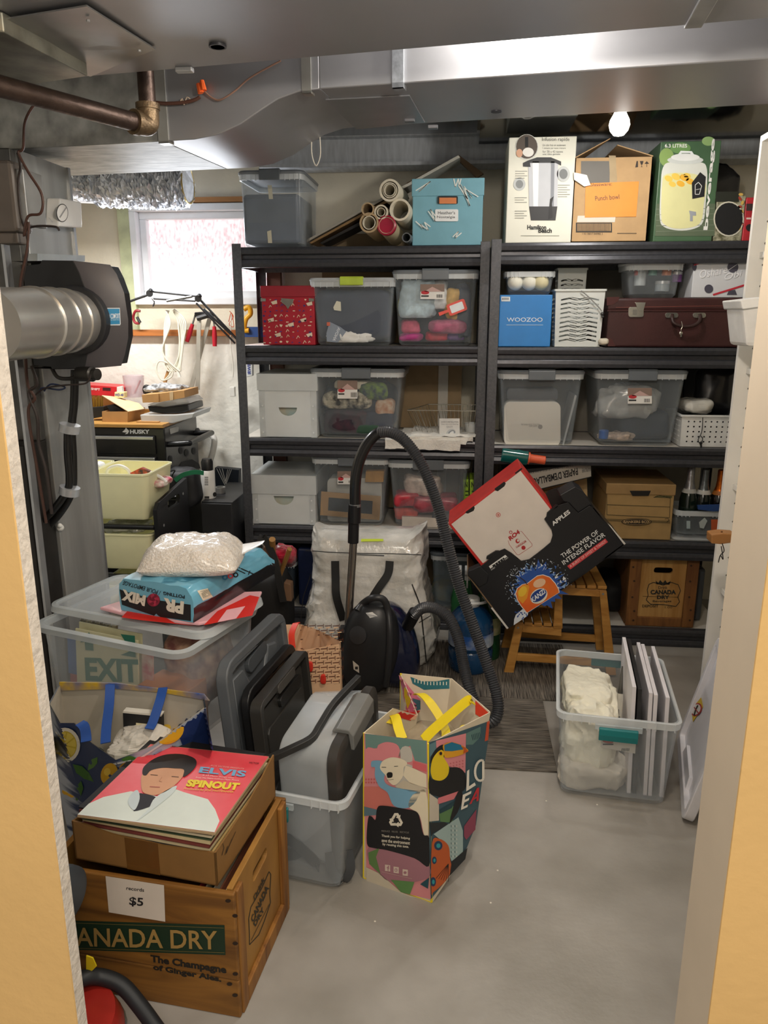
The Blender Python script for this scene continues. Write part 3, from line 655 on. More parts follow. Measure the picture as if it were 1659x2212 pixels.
# glassware carton
Y=3.47; a,b,zt=px(1238,1404,334,Y,Z,517)
CT=M('#c3a074',.75,var=.05,scale=20)
T=Thing('glassware_carton','open tan carton with an orange note about the punch bowl','box',((a+b)/2,Y+.16,Z))
h=zt-Z; w_=b-a; t=.004
m_=MB().box(a,Y,Z,b,Y+t,zt).box(a,Y+.34-t,Z,b,Y+.34,zt).box(a,Y,Z,a+t,Y+.34,zt).box(b-t,Y,Z,b,Y+.34,zt).box(a,Y,Z,b,Y+.34,Z+t)
T.part('body',m_,CT)
def fl(p,up,t=.003):
    p=[Vector(v) for v in p]; return MB().loft([p,[v+Vector(up) for v in p]])
T.part('flap',fl([(a,Y,zt),(a,Y+.33,zt),(a+.12,Y+.3,zt+.085),(a+.14,Y+.03,zt+.075)],(0,0,.004)),CT); T.part('flap',fl([(b,Y,zt),(b,Y+.33,zt),(b-.15,Y+.3,zt+.045),(b-.14,Y+.03,zt+.05)],(0,0,.004)),CT)
T.part('flap',fl([(a+.01,Y+.335,zt),(b-.01,Y+.335,zt),(b-.02,Y+.40,zt+.06),(a+.02,Y+.40,zt+.06)],(0,.004,0)),CT)
pr=Pr((0,Y-.001,0),(0,-1,0))
pr.rect(1255,348,1317,395,'#6e6b66',1).poly([(1265,396),(1380,392),(1374,468),(1263,470)],'#f59a3f',3).poly([(1248,466),(1330,466),(1328,480),(1246,480)],'#d9d6ca',1)
pr.text('Glassware:',(1273,403),(1322,401),(1272,396),'#3c3634',4).text('Punch bowl',(1286,434),(1338,430),(1285,424),'#3c3634',4)
pr.rect(1244,481,1322,502,'#3a332b',1).rect(1247,483,1319,499,CT,2)
for k in range(26): pr.rect(1248+k*2.7,483,1249.4+k*2.7,499,'#2c2620',3)
pr.h('1 03 78017 040983 2',1258,1302,507,503,'#3a332b',2); pr.line([(1333,504),(1375,504)],1.5,'#6a5a46',2)
pr.poly([(1372,362),(1375,348),(1378,348),(1378,361)],'#3a2f28',2).poly([(1382,348),(1390,348),(1388,355),(1386.5,356),(1386.5,360),(1389,361),(1383,361),(1385.5,360),(1385.5,356),(1384,355)],'#3a2f28',2).poly([(1392,354),(1397,348),(1402,354)],'#3a2f28',2).line([(1397,354),(1397,361)],1,'#3a2f28',2)
pr.poly([(1315,336),(1330,336),(1333,394),(1318,394)],M('#c9b490',.2,alpha=.7),2)
pr.done(T)
tg=MB().pxprism([(1239,372),(1268,378),(1276,400),(1262,403),(1240,388)],Y-.012,.006); T.part('torn_tape',tg,M('#dcd9cc',.35,var=.05),bevel=.001)
# black bag behind and beside the beverage carton
def bagb(name,label,x0,x1,y0,y1,z0,z1,seed,mat=None,**k):
    m_=MB().blob(((x0+x1)/2,(y0+y1)/2,(z0+z1)/2),((x1-x0)/2,(y1-y0)/2,(z1-z0)/2),seed,.12,6,.45,n=44,m=30,ridge=.3)
    return solo(name,m_,mat or M('#141417',.22,var=.2,coat=.3),label,'bag',smooth=True)
a,b,zt=px(1385,1640,322,3.60,Z,515)
bagb('black_garbage_bag','black plastic bag between the two upright cartons on the top shelf',a+.035,a+.095,3.50,3.85,Z,zt-.03,3)
bagb('black_garbage_bag','large black plastic bag behind the beverage dispenser carton',a+.11,b-.02,3.76,3.90,Z,zt,5)
# beverage dispenser carton
Y=3.47; a,b,zt=px(1420,1549,294,Y,Z,511)
T=paperbox('beverage_dispenser_box','dark green carton picturing a glass lemonade jar',a,b,Y,Y+.24,Z,zt,M('#4b6a4c',.4,var=.12,scale=6))
pr=Pr((0,Y-.001,0),(0,-1,0))
pr.poly([(1418,440),(1545,440),(1543,510),(1415,510)],'#5c6a52',1).ell(1440,340,16,20,'#8fae62',1).ell(1470,320,22,12,'#6f9a58',1).ell(1530,305,14,10,'#8fb070',1).ell(1508,410,20,40,'#7c9c60',1)
for k in range(5): pr.line([(1417,452+k*12),(1542,450+k*12)],1,'#7f8a76',2)
pr.poly(sm([(1432,362),(1450,350),(1510,350),(1527,366),(1525,430),(1519,478),(1500,494),(1465,498),(1434,490),(1425,470),(1427,400)]),'#dfe2da',2)
pr.poly(sm([(1430,400),(1440,376),(1500,376),(1524,396),(1520,440),(1515,476),(1498,490),(1460,494),(1434,484),(1428,465)]),'#e6e3a8',3)
for (x,y,r_) in ((1444,386,9),(1460,382,10),(1478,384,10),(1490,392,9),(1452,398,8),(1470,397,9),(1484,380,8)): pr.ell(x,y,r_,r_*.7,'#f3b93a' if x%4 else '#f7d25c',4,rot=.4)
pr.ell(1480,346,39,9,'#d5dad6',4).ell(1480,340,31,8,'#eef0ee',5).poly([(1464,334),(1470,326),(1494,327),(1500,336),(1494,336),(1490,331),(1472,331),(1469,336)],'#eef2f2',6)
pr.poly([(1512,372),(1524,382),(1521,425),(1495,430),(1494,395)],'#1b1c1e',5).ell(1508,407,9,16,'#1b1c1e',6,rot=.3).line([(1501,400),(1508,394),(1515,402),(1510,420),(1501,420)],1.4,'#e6e6e2',7,True).line([(1503,410),(1514,408)],1,'#e6e6e2',7)
pr.poly([(1488,455),(1503,458),(1503,466),(1496,466),(1496,478),(1490,478),(1490,465)],'#9fa4ac',5)
pr.h('6.3 LITRES',1436,1484,319,311,'#f3f3ee',3,.02); pr.text('beverage',(1531,497),(1547,300),(1519,497),'#f1f1ec',3,.03)
pr.done(T)
# pan carton and red carton
Y=3.47; a,b,zt=px(1540,1608,409,Y,Z,508)
T=paperbox('pan_carton','printed carton picturing a round black pan','box',*()) if False else paperbox('pan_carton','printed food carton picturing a round black pan',a+.012,b,Y,Y+.28,Z,zt,M('#b8b49a',.5,c2='#5c5a40',scale=60))
pr=Pr((0,Y-.001,0),(0,-1,0)); pr.ell(1574,473,33,38,'#d8d4c2',2).ell(1574,473,30,35,'#141416',3).rect(1546,414,1596,436,'#23261c',1)
for k in range(9): pr.ell(1597+R.random()*10,420+k*9,5,3,'#a8402a' if k%2 else '#d9b25a',2,rot=k)
pr.done(T)
a2,b2,z2=px(1609,1650,414,Y,Z,508)
T=paperbox('red_carton','bright red carton beside the pan carton, cut by the bookcase',a2,b2,Y,Y+.26,Z,z2,M('#c3303a',.4,c2='#a4222e'))
pr=Pr((0,Y-.001,0),(0,-1,0)); pr.rect(1612,440,1626,455,'#3a2a2a',1).rect(1612,470,1622,474,'#e8d0c8',1).ell(1620,492,9,8,'#1c1a1c',2); pr.done(T)
# ---------------- second shelf, left bay
Z=1.372; Y=3.57
a,b,zt=px(564,681,617,Y,Z,745); RED=M('#b5182e',.5,var=.06)
T=paperbox('red_keepsake_box','red box with a small white and blue pattern and a metal clasp',a,b,Y,Y+.3,Z,zt,RED,lidz=(zt-Z)*.19,lidmat=M('#a01f2f',.5,var=.05))
pr=Pr((0,Y-.001,0),(0,-1,0))
rr=random.Random(3)
for gy in range(9):
    for gx in range(9):
        x=571+gx*12.4+rr.uniform(-2,2); y=649+gy*11.2+rr.uniform(-2,2); s=rr.uniform(1.2,3.4); c=rr.choice(['#ecd9c0','#ecd9c0','#3d2b6e','#e7c9a8','#5a3a86'])
        k=rr.randrange(4)
        if k==0: pr.ell(x,y,s,s*.7,c,1,rot=s,n=8)
        elif k==1: pr.poly([(x-s,y-s),(x+s*1.2,y-s*.6),(x+s*.3,y+s),(x-s*.8,y+s*.4)],c,1)
        elif k==2: pr.line([(x-s,y+s),(x,y-s),(x+s,y+s*.5)],1.3,c,1)
        else: pr.rect(x-s,y-1,x+s,y+1,c,1)
for q in ((592,652),(668,655),(585,690),(655,690),(600,722),(668,722),(628,700)): pr.poly([(q[0]-7,q[1]),(q[0]+6,q[1]-4),(q[0]+7,q[1]+4),(q[0]-3,q[1]+6)],'#ecd9c0',1)
pr.done(T)
c_=W(620,650,Y-.004)
T.part('clasp',MB().pxprism([(607,644),(634,646),(633,654),(627,660),(622,668),(617,660),(608,653)],Y-.006,.005),M('#b9b6ac',.25,.9),bevel=.001)
for hx in (563,667): T.part('hinge',MB().pxprism([(hx,644),(hx+11,645),(hx+11,651),(hx,651)],Y-.005,.004),M('#b9b6ac',.25,.9))
Y=3.55
def shelfbin(label,x0,x1,yt,yb,Y,D,Z,**k):
    a,b,zt=px(x0,x1,yt,Y,Z,yb); T=bin_(label,a,b,Y,Z,zt,D,**k); T.x0,T.x1,T.zt,T.Y,T.Z,T.D=a,b,zt,Y,Z,D
    return T
T=shelfbin('clear bin with white lid and lime green latch, holding dark fabric',666,856,603,749,Y,.40,Z,lid=M('#c8cdd0',.35,alpha=.85),latch=M('#b9d048',.35),latchw=.26)
pile('dark blue-grey fabric filling the bin with the lime latch','fabric',T.x0+.025,T.x1-.03,Y+.022,Y+.35,Z+.014,T.zt-.045,M('#4b5262',.85,var=.1,scale=8),2,.05,5,.3)
pile('crumpled white plastic bag at the bottom of the lime-latch bin','bag',W(713,740,Y).x,W(800,740,Y).x,Y+.016,Y+.05,Z+.01,Z+.06,M('#ebeae6',.4),7,.4,18,.7,name='plastic_bag',ridge=.5)
pr=Pr((0,Y+.012,0),(0,-1,0)); pr.poly([(705,720),(712,695),(735,706),(748,716),(730,740),(706,738)],'#8d97a5',1).text('ANOVA',(718,735),(730,706),(724,738),'#dfe4ea',2,.02).rect(706,696,713,704,'#cf6a50',2); pr.done(T,'sticker'); pr=Pr((0,Y+.012,0),(0,-1,0)); pr.poly([(720,664),(727,650),(736,652),(737,672),(722,670)],'#dcd9c6',1); pr.done(T,'tape_scrap')
T=shelfbin('clear bin with grey lid full of colourful party bits and a pink tag',845,1035,584,748,Y,.40,Z,tall=.012)
x=lambda p,y=700:W(p,y,Y+.03).x; zz=lambda y,Y_=Y+.03:W(940,y,Y_).z
PB=[('pale blue patterned tissue in the party bin',865,940,600,690,'#c7dbe4',11),('white plastic bag in the party bin',905,965,605,670,'#e4e6e6',12),('pink tulle bundle low in the party bin',862,905,690,722,'#f0688c',13),('magenta rolled ribbon at the bottom of the party bin',862,912,720,745,'#b83f86',14),('yellow puffy bag in the party bin',960,1000,625,695,'#edc065',15),('red and white packet at the bottom of the party bin',918,968,715,745,'#e0354b',16),('pink translucent packet in the party bin',925,1010,690,722,'#b3647f',17),('dark bundle at the right of the party bin',985,1016,615,735,'#4d5666',18),('blue and red packet in the corner of the party bin',965,1005,716,745,'#7a4a9a',19),('charcoal cloth behind the party bits',900,1000,650,740,'#3e4650',20),('yellow tag in the corner of the party bin',858,878,645,685,'#f2dc3a',21)]
for i,(lb,x0,x1,y0,y1,c,sd) in enumerate(PB):
    dy=.02+.03*(i%3)+(.12 if 'behind' in lb else 0)
    pile(lb,'party item',x(x0),x(x1),Y+dy,Y+dy+.08,max(Z+.016,zz(y1)),zz(y0),M(c,.5,var=.15,scale=40),sd,.25,14,.6,name='party_item',n=28,ridge=.2)
sticker(T,Y+.004,908,614,960,646)
tg=solo('luggage_tag',MB().plate([(p[0],p[1]) for p in rrect2(0,0,.085,.05,.008)],[],.004,Matrix.Translation(W(989,663,Y-.002))@Matrix.Rotation(math.pi/2,4,'X')@Matrix.Rotation(.35,4,'Z')),M('#f0574a',.4),'coral pink tag with a white card strapped across the party bin','tag',bevel=.002) if False else None
TT=Thing('luggage_tag','coral tag with a white card and strap in the party bin','tag',W(989,663,Y+.018))
mt=Matrix.Translation(W(987,664,Y+.012))@Matrix.Rotation(math.pi/2,4,'X')@Matrix.Rotation(.36,4,'Z')
TT.part('tag_body',MB().plate(rrect2(0,0,.084,.052,.009),[],.003,mt),M('#ee5648',.4)); TT.part('card',MB().plate(rrect2(0,0,.06,.034,.004),[],.0045,mt),M('#eceff2',.4)); TT.part('strap',MB().plate([(-.042,-.006),(-.042,.006),(-.085,.008),(-.085,-.008)],[],.003,mt),M('#ee5648',.4))
# ---------------- second shelf, right bay
Y=3.46; Z=1.372
a,b,zt=px(1078,1191,637,Y,Z,749)
T=paperbox('blue_fan_box','bright blue box with a white brand word','box',*()) if False else paperbox('blue_fan_box','bright blue square box below the clear bin of white balls',a,b,Y,Y+.22,Z,zt,M('#2f86d2',.45,var=.04))
pr=Pr((0,Y-.001,0),(0,-1,0)); pr.h('WOOZOO',1095,1172,695,686,'#eaf3fa',1,.005).line([(1094,702),(1173,702)],1.1,'#bcd9f0',1).rect(1083,641,1102,651,'#e9eef2',1)
for k in range(5): pr.rect(1085+k*3,643,1086.3+k*3,648,'#20242c',2)
pr.done(T)
zb=zt+.001
a2,b2,zt2=px(1088,1204,577,Y+.02,zb,636)
T=bin_('small clear open tub of white balls on the bright blue box',a2,b2,Y+.01,zb,zt2,.2,latch=None,nolid=True,taper=.9,cat='tub',name='clear_tub')
for i,(cx,lb) in enumerate(((1113,'white foam ball at left in the small clear tub'),(1143,'white foam ball in the middle of the small clear tub'),(1168,'off-white foam ball at right in the small clear tub'))):
    c=W(cx,619,Y+.045); c.z=zb+.052; solo('foam_ball',MB().ball(c,.034,20,14),M('#eae8da' if i<2 else '#dcd3ac',.6,var=.03),lb,'ball',smooth=True,group='balls in the small clear tub')
def slotbasket(name,label,x0,x1,yf,D,z0,z1,mat,slots,taper=.92,round_=False):
    w=x1-x0; h=z1-z0; T=Thing(name,label,'basket',((x0+x1)/2,yf+D/2,z0)); tp=(1-taper)*w/2
    def wall(p0,p1,q1,q0,nx,nz):
        # p0,p1 bottom; q0,q1 top
        U=(p1-p0); V=((q0+q1)/2-(p0+p1)/2); L=U.length; H=V.length; n=U.cross(V).normalized()
        mt=Matrix.Identity(4); 
        for i in range(3): mt[i][0]=U.normalized()[i]; mt[i][1]=V.normalized()[i]; mt[i][2]=n[i]; mt[i][3]=p0[i]
        e=(q1-q0).length; o=(e-L)/2; out=[(0,0),(L,0),(L+o,H),(-o,H)]; hs=[]
        for i in range(nx):
            for j in range(nz):
                cx=L*(.16+.68*(i+.5)/nx) if not round_ else L*(.06+.88*(i+.5)/nx); cy=H*(.08+.80*(j+.5)/nz)
                if round_: hs.append(circ2(cx,cy,.0042,6))
                else:
                    lw,lh=L*.30/ (nx/3)/2*1.25,.0036; c=.35 if i%2==0 else -.35
                    hs.append([(cx-lw,cy-lh-c*lw*.4),(cx,cy-lh+c*lw*.2),(cx+lw,cy-lh-c*lw*.4),(cx+lw,cy+lh-c*lw*.4),(cx,cy+lh+c*lw*.2),(cx-lw,cy+lh-c*lw*.4)])
        return MB().plate(out,hs,-.0025,mt)
    X0,X1,Y0,Y1=-w/2+tp,w/2-tp,-D/2+tp,D/2-tp
    bp=[Vector((X0,Y0,0)),Vector((X1,Y0,0)),Vector((X1,Y1,0)),Vector((X0,Y1,0))]; tpp=[Vector((-w/2,-D/2,h)),Vector((w/2,-D/2,h)),Vector((w/2,D/2,h)),Vector((-w/2,D/2,h))]
    for i in range(4):
        j=(i+1)%4; nx,nz=slots if i%2==0 else (slots[0]+ (2 if round_ else 0),slots[1])
        T.part('side',wall(bp[i],bp[j],tpp[j],tpp[i],nx,nz),mat,local=True)
    T.part('base',MB().box(X0,Y0,0,X1,Y1,.003),mat,local=True)
    T.part('rim',MB().loft([rring(0,0,h-.006,w+.012,D+.012,.008),rring(0,0,h+.002,w+.012,D+.012,.008),rring(0,0,h+.002,w-.004,D-.004,.006),rring(0,0,h-.006,w-.004,D-.004,.006),rring(0,0,h-.006,w+.012,D+.012,.008)],False,False),mat,local=True)
    return T
BW_=M('#dde1dd',.45,var=.02)
a,b,zt=px(1198,1305,625,Y,Z,749)
a2,b2,zt2=px(1204,1266,581,Y+.12,Z,749)
slotbasket('slotted_basket','tall white slotted basket standing behind the wider one',a2,b2,Y+.16,.1,Z,zt2,BW_,(3,14))
T=slotbasket('slotted_basket','white slotted plastic basket with a wire handle, beside the suitcase',a,b,Y+.01,.14,Z,zt,BW_,(3,10))
T.part('handle',MB().tube(smoothpts([W(x,y,Y+.0) for x,y in ((1255,628),(1270,640),(1290,660),(1300,672))]),.0022,6),M('#c9cbcc',.3,.8)); T.part('handle_clip',MB().ball(W(1301,678,Y),.008).ball(W(1302,684,Y),.006),M('#3a3a3a',.4))
solo('plastic_scrap',MB().blob(W(1302,738,Y)+Vector((0,0,0)),(.022,.02,.014),4,.3,20,.8),M('#d8cfbc',.4),'crumpled scrap of plastic between basket and suitcase','plastic',smooth=True)
# suitcase
Y=3.455; a,b,zt=px(1311,1625,641,Y,Z,748); LEA=M('#40201f',.42,var=.10,scale=10,bump=.1,bscale=200)
T=Thing('suitcase','old dark brown leather suitcase with metal latches and keys','suitcase',((a+b)/2,Y+.18,Z))
zl=Z+(zt-Z)*.76
T.part('body',MB().box(a+.004,Y+.003,Z,b,Y+.38,zl),LEA,bevel=.008); T.part('lid',MB().box(a,Y,zl-.004,b,Y+.383,zt),LEA,bevel=.010)
T.part('band',MB().box(a-.001,Y-.001,zl-.006,b,Y+.384,zl+.0),M('#3d1716',.5))
MT=M('#c9c7bc',.25,.9,var=.08); pf_=lambda pts,dy,t_:MB().pxprism(pts,Y-dy,t_)
for dx in (0,219):
    la=T.part('latch',pf_([(1372+dx,653),(1395+dx,653),(1392+dx,664),(1390+dx,672),(1380+dx,672),(1376+dx,664)],.006,.008),MT,bevel=.001)
    T.part('latch_plate',pf_(rrect2(1374+dx,674,33,22,5),.004,.004),MT,parent=la,bevel=.001); T.part('keyhole',pf_([(1367+dx,669),(1376+dx,669),(1376+dx,679),(1367+dx,679)],.006,.002),M('#8e8c84',.4,.7),parent=la)
for cx in (1451,1511): T.part('handle_mount',pf_(rrect2(cx,681,28,11,5),.004,.005),MT,bevel=.001)
T.part('handle',MB().tube(smoothpts([W(x,y,Y-dy) for x,y,dy in ((1452,680,.006),(1452,688,.02),(1456,698,.03),(1475,705,.034),(1495,704,.034),(1508,697,.03),(1513,688,.02),(1512,680,.006))]),[.006]*43,10) if False else MB().tube(smoothpts([W(x,y,Y-dy) for x,y,dy in ((1452,680,.006),(1452,688,.02),(1456,698,.03),(1475,705,.034),(1495,704,.034),(1508,697,.03),(1513,688,.02),(1512,680,.006))]),.0075,10),M('#35201d',.45),smooth=True)
T.part('key',MB().tube(smoothpts([W(1472,694,Y-.045),W(1474,705,Y-.045),W(1471,712,Y-.045),W(1472,716,Y-.045)]),.0014,6).ball(W(1471,720,Y-.04),(.007,.002,.007)).box(W(1469,728,Y-.04).x,Y-.042,W(1469,728,Y-.04).z,W(1473,722,Y-.04).x,Y-.04,W(1469,720,Y-.04).z),MT)
for q in (((1311,642),(1338,641),(1336,650),(1324,658),(1311,660)),((1313,748),(1313,730),(1322,732),(1330,748))): T.part('corner_patch',pf_(list(q),.002,.003),M('#4a1f1e',.4))
pr=Pr((0,Y-.003,0),(0,-1,0))
pr.line([(1330,664),(1600,660)],.8,'#8a4a40',1); pr.done(T,'stitching'); zs=zt
# jar bin and white box on the suitcase
a,b,z2=px(1350,1482,560,3.47,zs+.001,641)
T=bin_('clear bin with white lid and jars inside, standing on the suitcase',a,b,3.47,zs+.001,z2,.22,lid=M('#e6e8e8',.35),latch=None,taper=.88)
for i,(cx,cy,r_,h_,c,lb) in enumerate(((1382,612,.024,.06,'#b9c0c2','glass jar with a silver lid at left in the jar bin'),(1430,624,.03,.03,'#9ba4a8','low round tin at the bottom of the jar bin'),(1440,590,.02,.03,'#d4763e','orange round pot in the jar bin'),(1410,590,.018,.03,'#4f8f7a','green pot in the jar bin'),(1380,590,.02,.02,'#b5483c','red-lidded pot in the jar bin'),(1462,604,.02,.03,'#7a4b8a','purple pot in the jar bin'))):
    c0=W(cx,cy,3.53); c0.z=max(c0.z,zs+.02)-.01; TT=Thing('jar',lb,'jar',c0)
    TT.part('jar_body',MB().cyl(c0,c0+Vector((0,0,h_)),r_,18),M(c,.3,alpha=.9),smooth=True); TT.part('jar_lid',MB().cyl(c0+Vector((0,0,h_)),c0+Vector((0,0,h_+.012)),r_*1.05,18),M('#c9cbcc',.3,.6),smooth=True)
a,b,z2=px(1497,1625,557,3.47,zs+.001,637)
T=paperbox('patterned_gift_box','white box with dark dots and red lines on the suitcase',a,b,3.47,3.68,zs+.001,z2,M('#d8dade',.5,var=.02))
pr=Pr((0,3.469,0),(0,-1,0)); D='#4c4a58'
pr.line([(1499,573),(1545,558)],1.8,'#c8283a',2).line([(1540,637),(1608,616)],4,'#c8283a',2).ell(1583,577,12,12,D,1).ell(1531,624,9.5,9.5,D,1).poly([(1570,637),(1574,628),(1588,626),(1592,637)],D,1).ell(1500,576,5,9,D,1).line([(1573,584),(1592,571)],1.2,'#d8dade',2)
pr.text('Oshare',(1510,602),(1570,590),(1512,584),'#f6f6f8',3).text('Obi',(1563,606),(1600,597),(1566,592),'#f6f6f8',3); pr.done(T)
# ================================================================ THIRD SHELF
Z=.942; Y=3.56
FRO=lambda a=.55:M('#f0f4f4',.32,alpha=a,var=.02)
def frostbox(label,x0,x1,yt,yb,Y,D,Z,lidfrac,handle):
    a,b,zt=px(x0,x1,yt,Y,Z,yb); T=Thing('document_box',label,'storage box',((a+b)/2,Y+D/2,Z)); h=zt-Z; w=b-a; t=.003
    f=MB(); 
    mt=Matrix(((1,0,0,a),(0,0,1,Y),(0,1,0,Z),(0,0,0,1)))
    hz=h*(1-lidfrac)*(.64 if not handle else .93); hw=w*.16
    hole=[(w/2+hw*math.cos(q),hz+.0-hw*.9*math.sin(q)) for q in [math.pi*k/8 for k in range(9)]]
    f.plate([(0,0),(w,0),(w,h-.004),(0,h-.004)],[hole],t,mt)
    f.box(a,Y+D-t,Z,b,Y+D,zt).box(a,Y+t,Z,a+t,Y+D-t,zt-.003).box(b-t,Y+t,Z,b,Y+D-t,zt-.003).box(a,Y,Z,b,Y+D,Z+t)
    T.part('body',f,FRO(.78))
    for xx in (a,b-.028): T.part('corner_seam',MB().box(xx,Y-.002,Z,xx+.028,Y-.0005,Z+h*(1-lidfrac)),M('#eef2f2',.4,alpha=.5))
    lid=MB().box(a-.005,Y-.006,zt-h*lidfrac,b+.005,Y-.003,zt).box(a-.005,Y+D,zt-h*lidfrac,b+.005,Y+D+.003,zt).box(a-.006,Y-.005,zt-h*lidfrac,a-.003,Y+D,zt).box(b+.003,Y-.005,zt-h*lidfrac,b+.006,Y+D,zt).box(a-.005,Y-.005,zt-.003,b+.005,Y+D,zt)
    T.part('lid',lid,M('#e6ebec',.35,alpha=.72,var=.03))
    for u in (.06,.94):
        for v in (.08,.3,.5): T.part('rivet',MB().cyl((a+w*u,Y-.0025,Z+h*v),(a+w*u,Y-.005,Z+h*v),.004,10),M('#f4f6f6',.3))
    return a,b,zt
a,b,zt=frostbox('frosted document box with a cut-out handle, beside the bin of clothes',560,684,811,948,Y,.36,Z,.26,False)
pile('pale rolled papers inside the frosted document box on the third shelf','papers',a+.02,b-.02,Y+.03,Y+.25,Z+.01,zt-.07,M('#d8cdb4',.6,c2='#a8c8cc',scale=9),31,.05,4,.35,name='papers')
T=shelfbin('grey-lidded clear bin stuffed with dark and printed clothes',668,874,802,952,Y,.38,Z,taper=.86,tall=.012)
for i,(lb,x0,x1,y0,y1,c,sd,dy,c2) in enumerate((('dark navy clothes filling the back of the clothes bin',692,848,825,946,'#2f3846',41,.06,None),('cream cloth with black floral print across the clothes bin',700,800,846,885,'#d8cfb6',42,.02,'#2a2724'),('lime green trimmed cloth in the clothes bin',775,838,826,866,'#7c9a3e',43,.025,'#3a4850'),('cream cloth at the top of the clothes bin',725,800,822,842,'#ddd6c0',44,.03,None),('peach and cream printed cloth at right in the clothes bin',808,850,862,905,'#d8c4ac',45,.03,'#c08a66'),('black cloth low in the clothes bin',697,800,885,944,'#2b2a33',46,.022,'#4a2f3c'),('dark green folded cloth low in the clothes bin',765,830,915,944,'#33503f',47,.02,None),('dark blue denim at right in the clothes bin',785,848,888,935,'#333c50',48,.025,None))):
    y3=Y+.03
    pile(lb,'cloth',W(x0,880,y3).x,W(x1,880,y3).x,Y+dy,Y+dy+.09 if i else Y+.32,max(Z+.016,W(760,y1,y3).z),min(T.zt-.045,W(760,y0,y3).z),M(c,.85,c2=c2,scale=34 if c2 else 10,var=.15),sd,.16,8,.55,name='clothing',ridge=.25,n=36)
sticker(T,Y-.001,729,822,772,861)
# wire basket, card and towels at the right end of the third shelf
T=Thing('wire_basket','chrome wire basket standing on the third shelf above the white towels','basket',W(960,930,3.7))
WR=M('#c4bfb0',.25,.9); m_=MB()
tb=[W(880,893,3.58),W(1028,897,3.58),W(1028,884,3.84),W(925,881,3.84)]; tb[1].z=tb[0].z; 
for p in tb: p.z=1.075
bb=[Vector((tb[0].x+.05,3.60,.965)),Vector((tb[1].x-.01,3.60,.965)),Vector((tb[2].x-.01,3.8,.965)),Vector((tb[3].x+.03,3.8,.965))]
m_.tube(tb,.0022,6,True).tube(bb,.0018,6,True)
for i in range(4):
    j=(i+1)%4; n_=11 if i%2==0 else 6
    for k in range(n_+1): m_.tube([tb[i].lerp(tb[j],k/n_),bb[i].lerp(bb[j],k/n_)],.0012,5)
for k in range(1,11): m_.tube([bb[0].lerp(bb[1],k/11),bb[3].lerp(bb[2],k/11)],.0012,5)
T.part('wire_frame',m_,WR)
T=Thing('leaflet','white leaflet with a small metal part pictured, standing before the wire basket','leaflet',W(970,948,3.55)); Yc=3.545
T.part('sheet',MB().pxprism([(949,904),(993,904),(993,950),(949,950)],Yc,.002),M('#dcdcd8',.5))
pr=Pr((0,Yc-.0005,0),(0,-1,0)); pr.h('GUIDE D INSTALLATION',953,990,913,910,'#55555a',1).h('Easy care and cleaning',954,990,918,915,'#77777a',1).h('EASY',965,978,924,920,'#99999c',1).ell(974,936,11,9,'#c3c7c8',1,rot=-.6).ell(975,936,9,6,'#8f959a',2,rot=-.6).ell(976,935,5,3,'#dfe2e2',3,rot=-.6); pr.done(T)
solo('clear_cup',MB().lathe([(.026,0),(.032,.055),(.034,.058),(.030,.055),(.024,.003),(.001,.003)],W(1018,940,3.62)),FRO(.5),'small frosted cup at the right end of the third shelf','cup',smooth=True)
def towel(name,label,pts,Y0,D,hang,z,mat,sd,t=.006):
    """cloth lying on the shelf with a front edge that hangs over"""
    n=30; m=22; vs=[]; a,b=pts
    m_=MB(); grid=[]
    for j in range(m+1):
        v=j/m; row=[]
        for i in range(n+1):
            u=i/n; x=a+(b-a)*u; L=(D+hang)*v; 
            y=Y0+D-L; zz=z
            if L>D: y=Y0-.012-.01*noise.noise(Vector((u*5,v*3,sd))); zz=z-(L-D)*(.8+.35*noise.noise(Vector((u*3,sd,0))))
            q=noise.fractal(Vector((u*6,v*5,sd)),1,2,3)
            row.append(Vector((x+.010*noise.noise(Vector((v*5,u*5,sd+2))),y,zz+.006*q)))
        grid.append(row)
    top=grid; 
    for j in range(m):
        for i in range(n): pass
    vs=[p for r in grid for p in r]; k=len(vs); vs+=[p-Vector((0,0,t)) if p.y>Y0 else p+Vector((0,t,0)) for p in vs]
    fs=[]; w_=n+1
    for j in range(m):
        for i in range(n):
            q=(j*w_+i,j*w_+i+1,(j+1)*w_+i+1,(j+1)*w_+i); fs+= [q,tuple(x_+k for x_ in q)[::-1]]
    for i in range(n):
        fs+=[(i,i+k,i+1+k,i+1),(m*w_+i,m*w_+i+1,m*w_+i+1+k,m*w_+i+k)]
    for j in range(m):
        fs+=[(j*w_,(j+1)*w_,(j+1)*w_+k,j*w_+k),(j*w_+n,j*w_+n+k,(j+1)*w_+n+k,(j+1)*w_+n)]
    m_.add(vs,fs); return solo(name,m_,mat,label,'towel',smooth=True)
TW=M('#e3e0d8',.9,var=.04,scale=20,bump=.4,bscale=120)
a=W(832,960,3.52).x; b=W(1026,960,3.52).x
for i,(da,db,hg) in enumerate(((.12,.0,.012),(.07,-.01,.028),(.03,-.035,.045),(.0,-.07,.06))):
    towel('white_towel',['topmost folded white towel under the wire basket','second folded white towel from the top, hanging over the third shelf','third folded white towel, second from the bottom of the shelf stack','lowest white towel hanging furthest over the third shelf edge'][i],(a+da,b+db),3.525-.006*i,.26,hg,.945+.007*(4-i),TW,i*3.3)
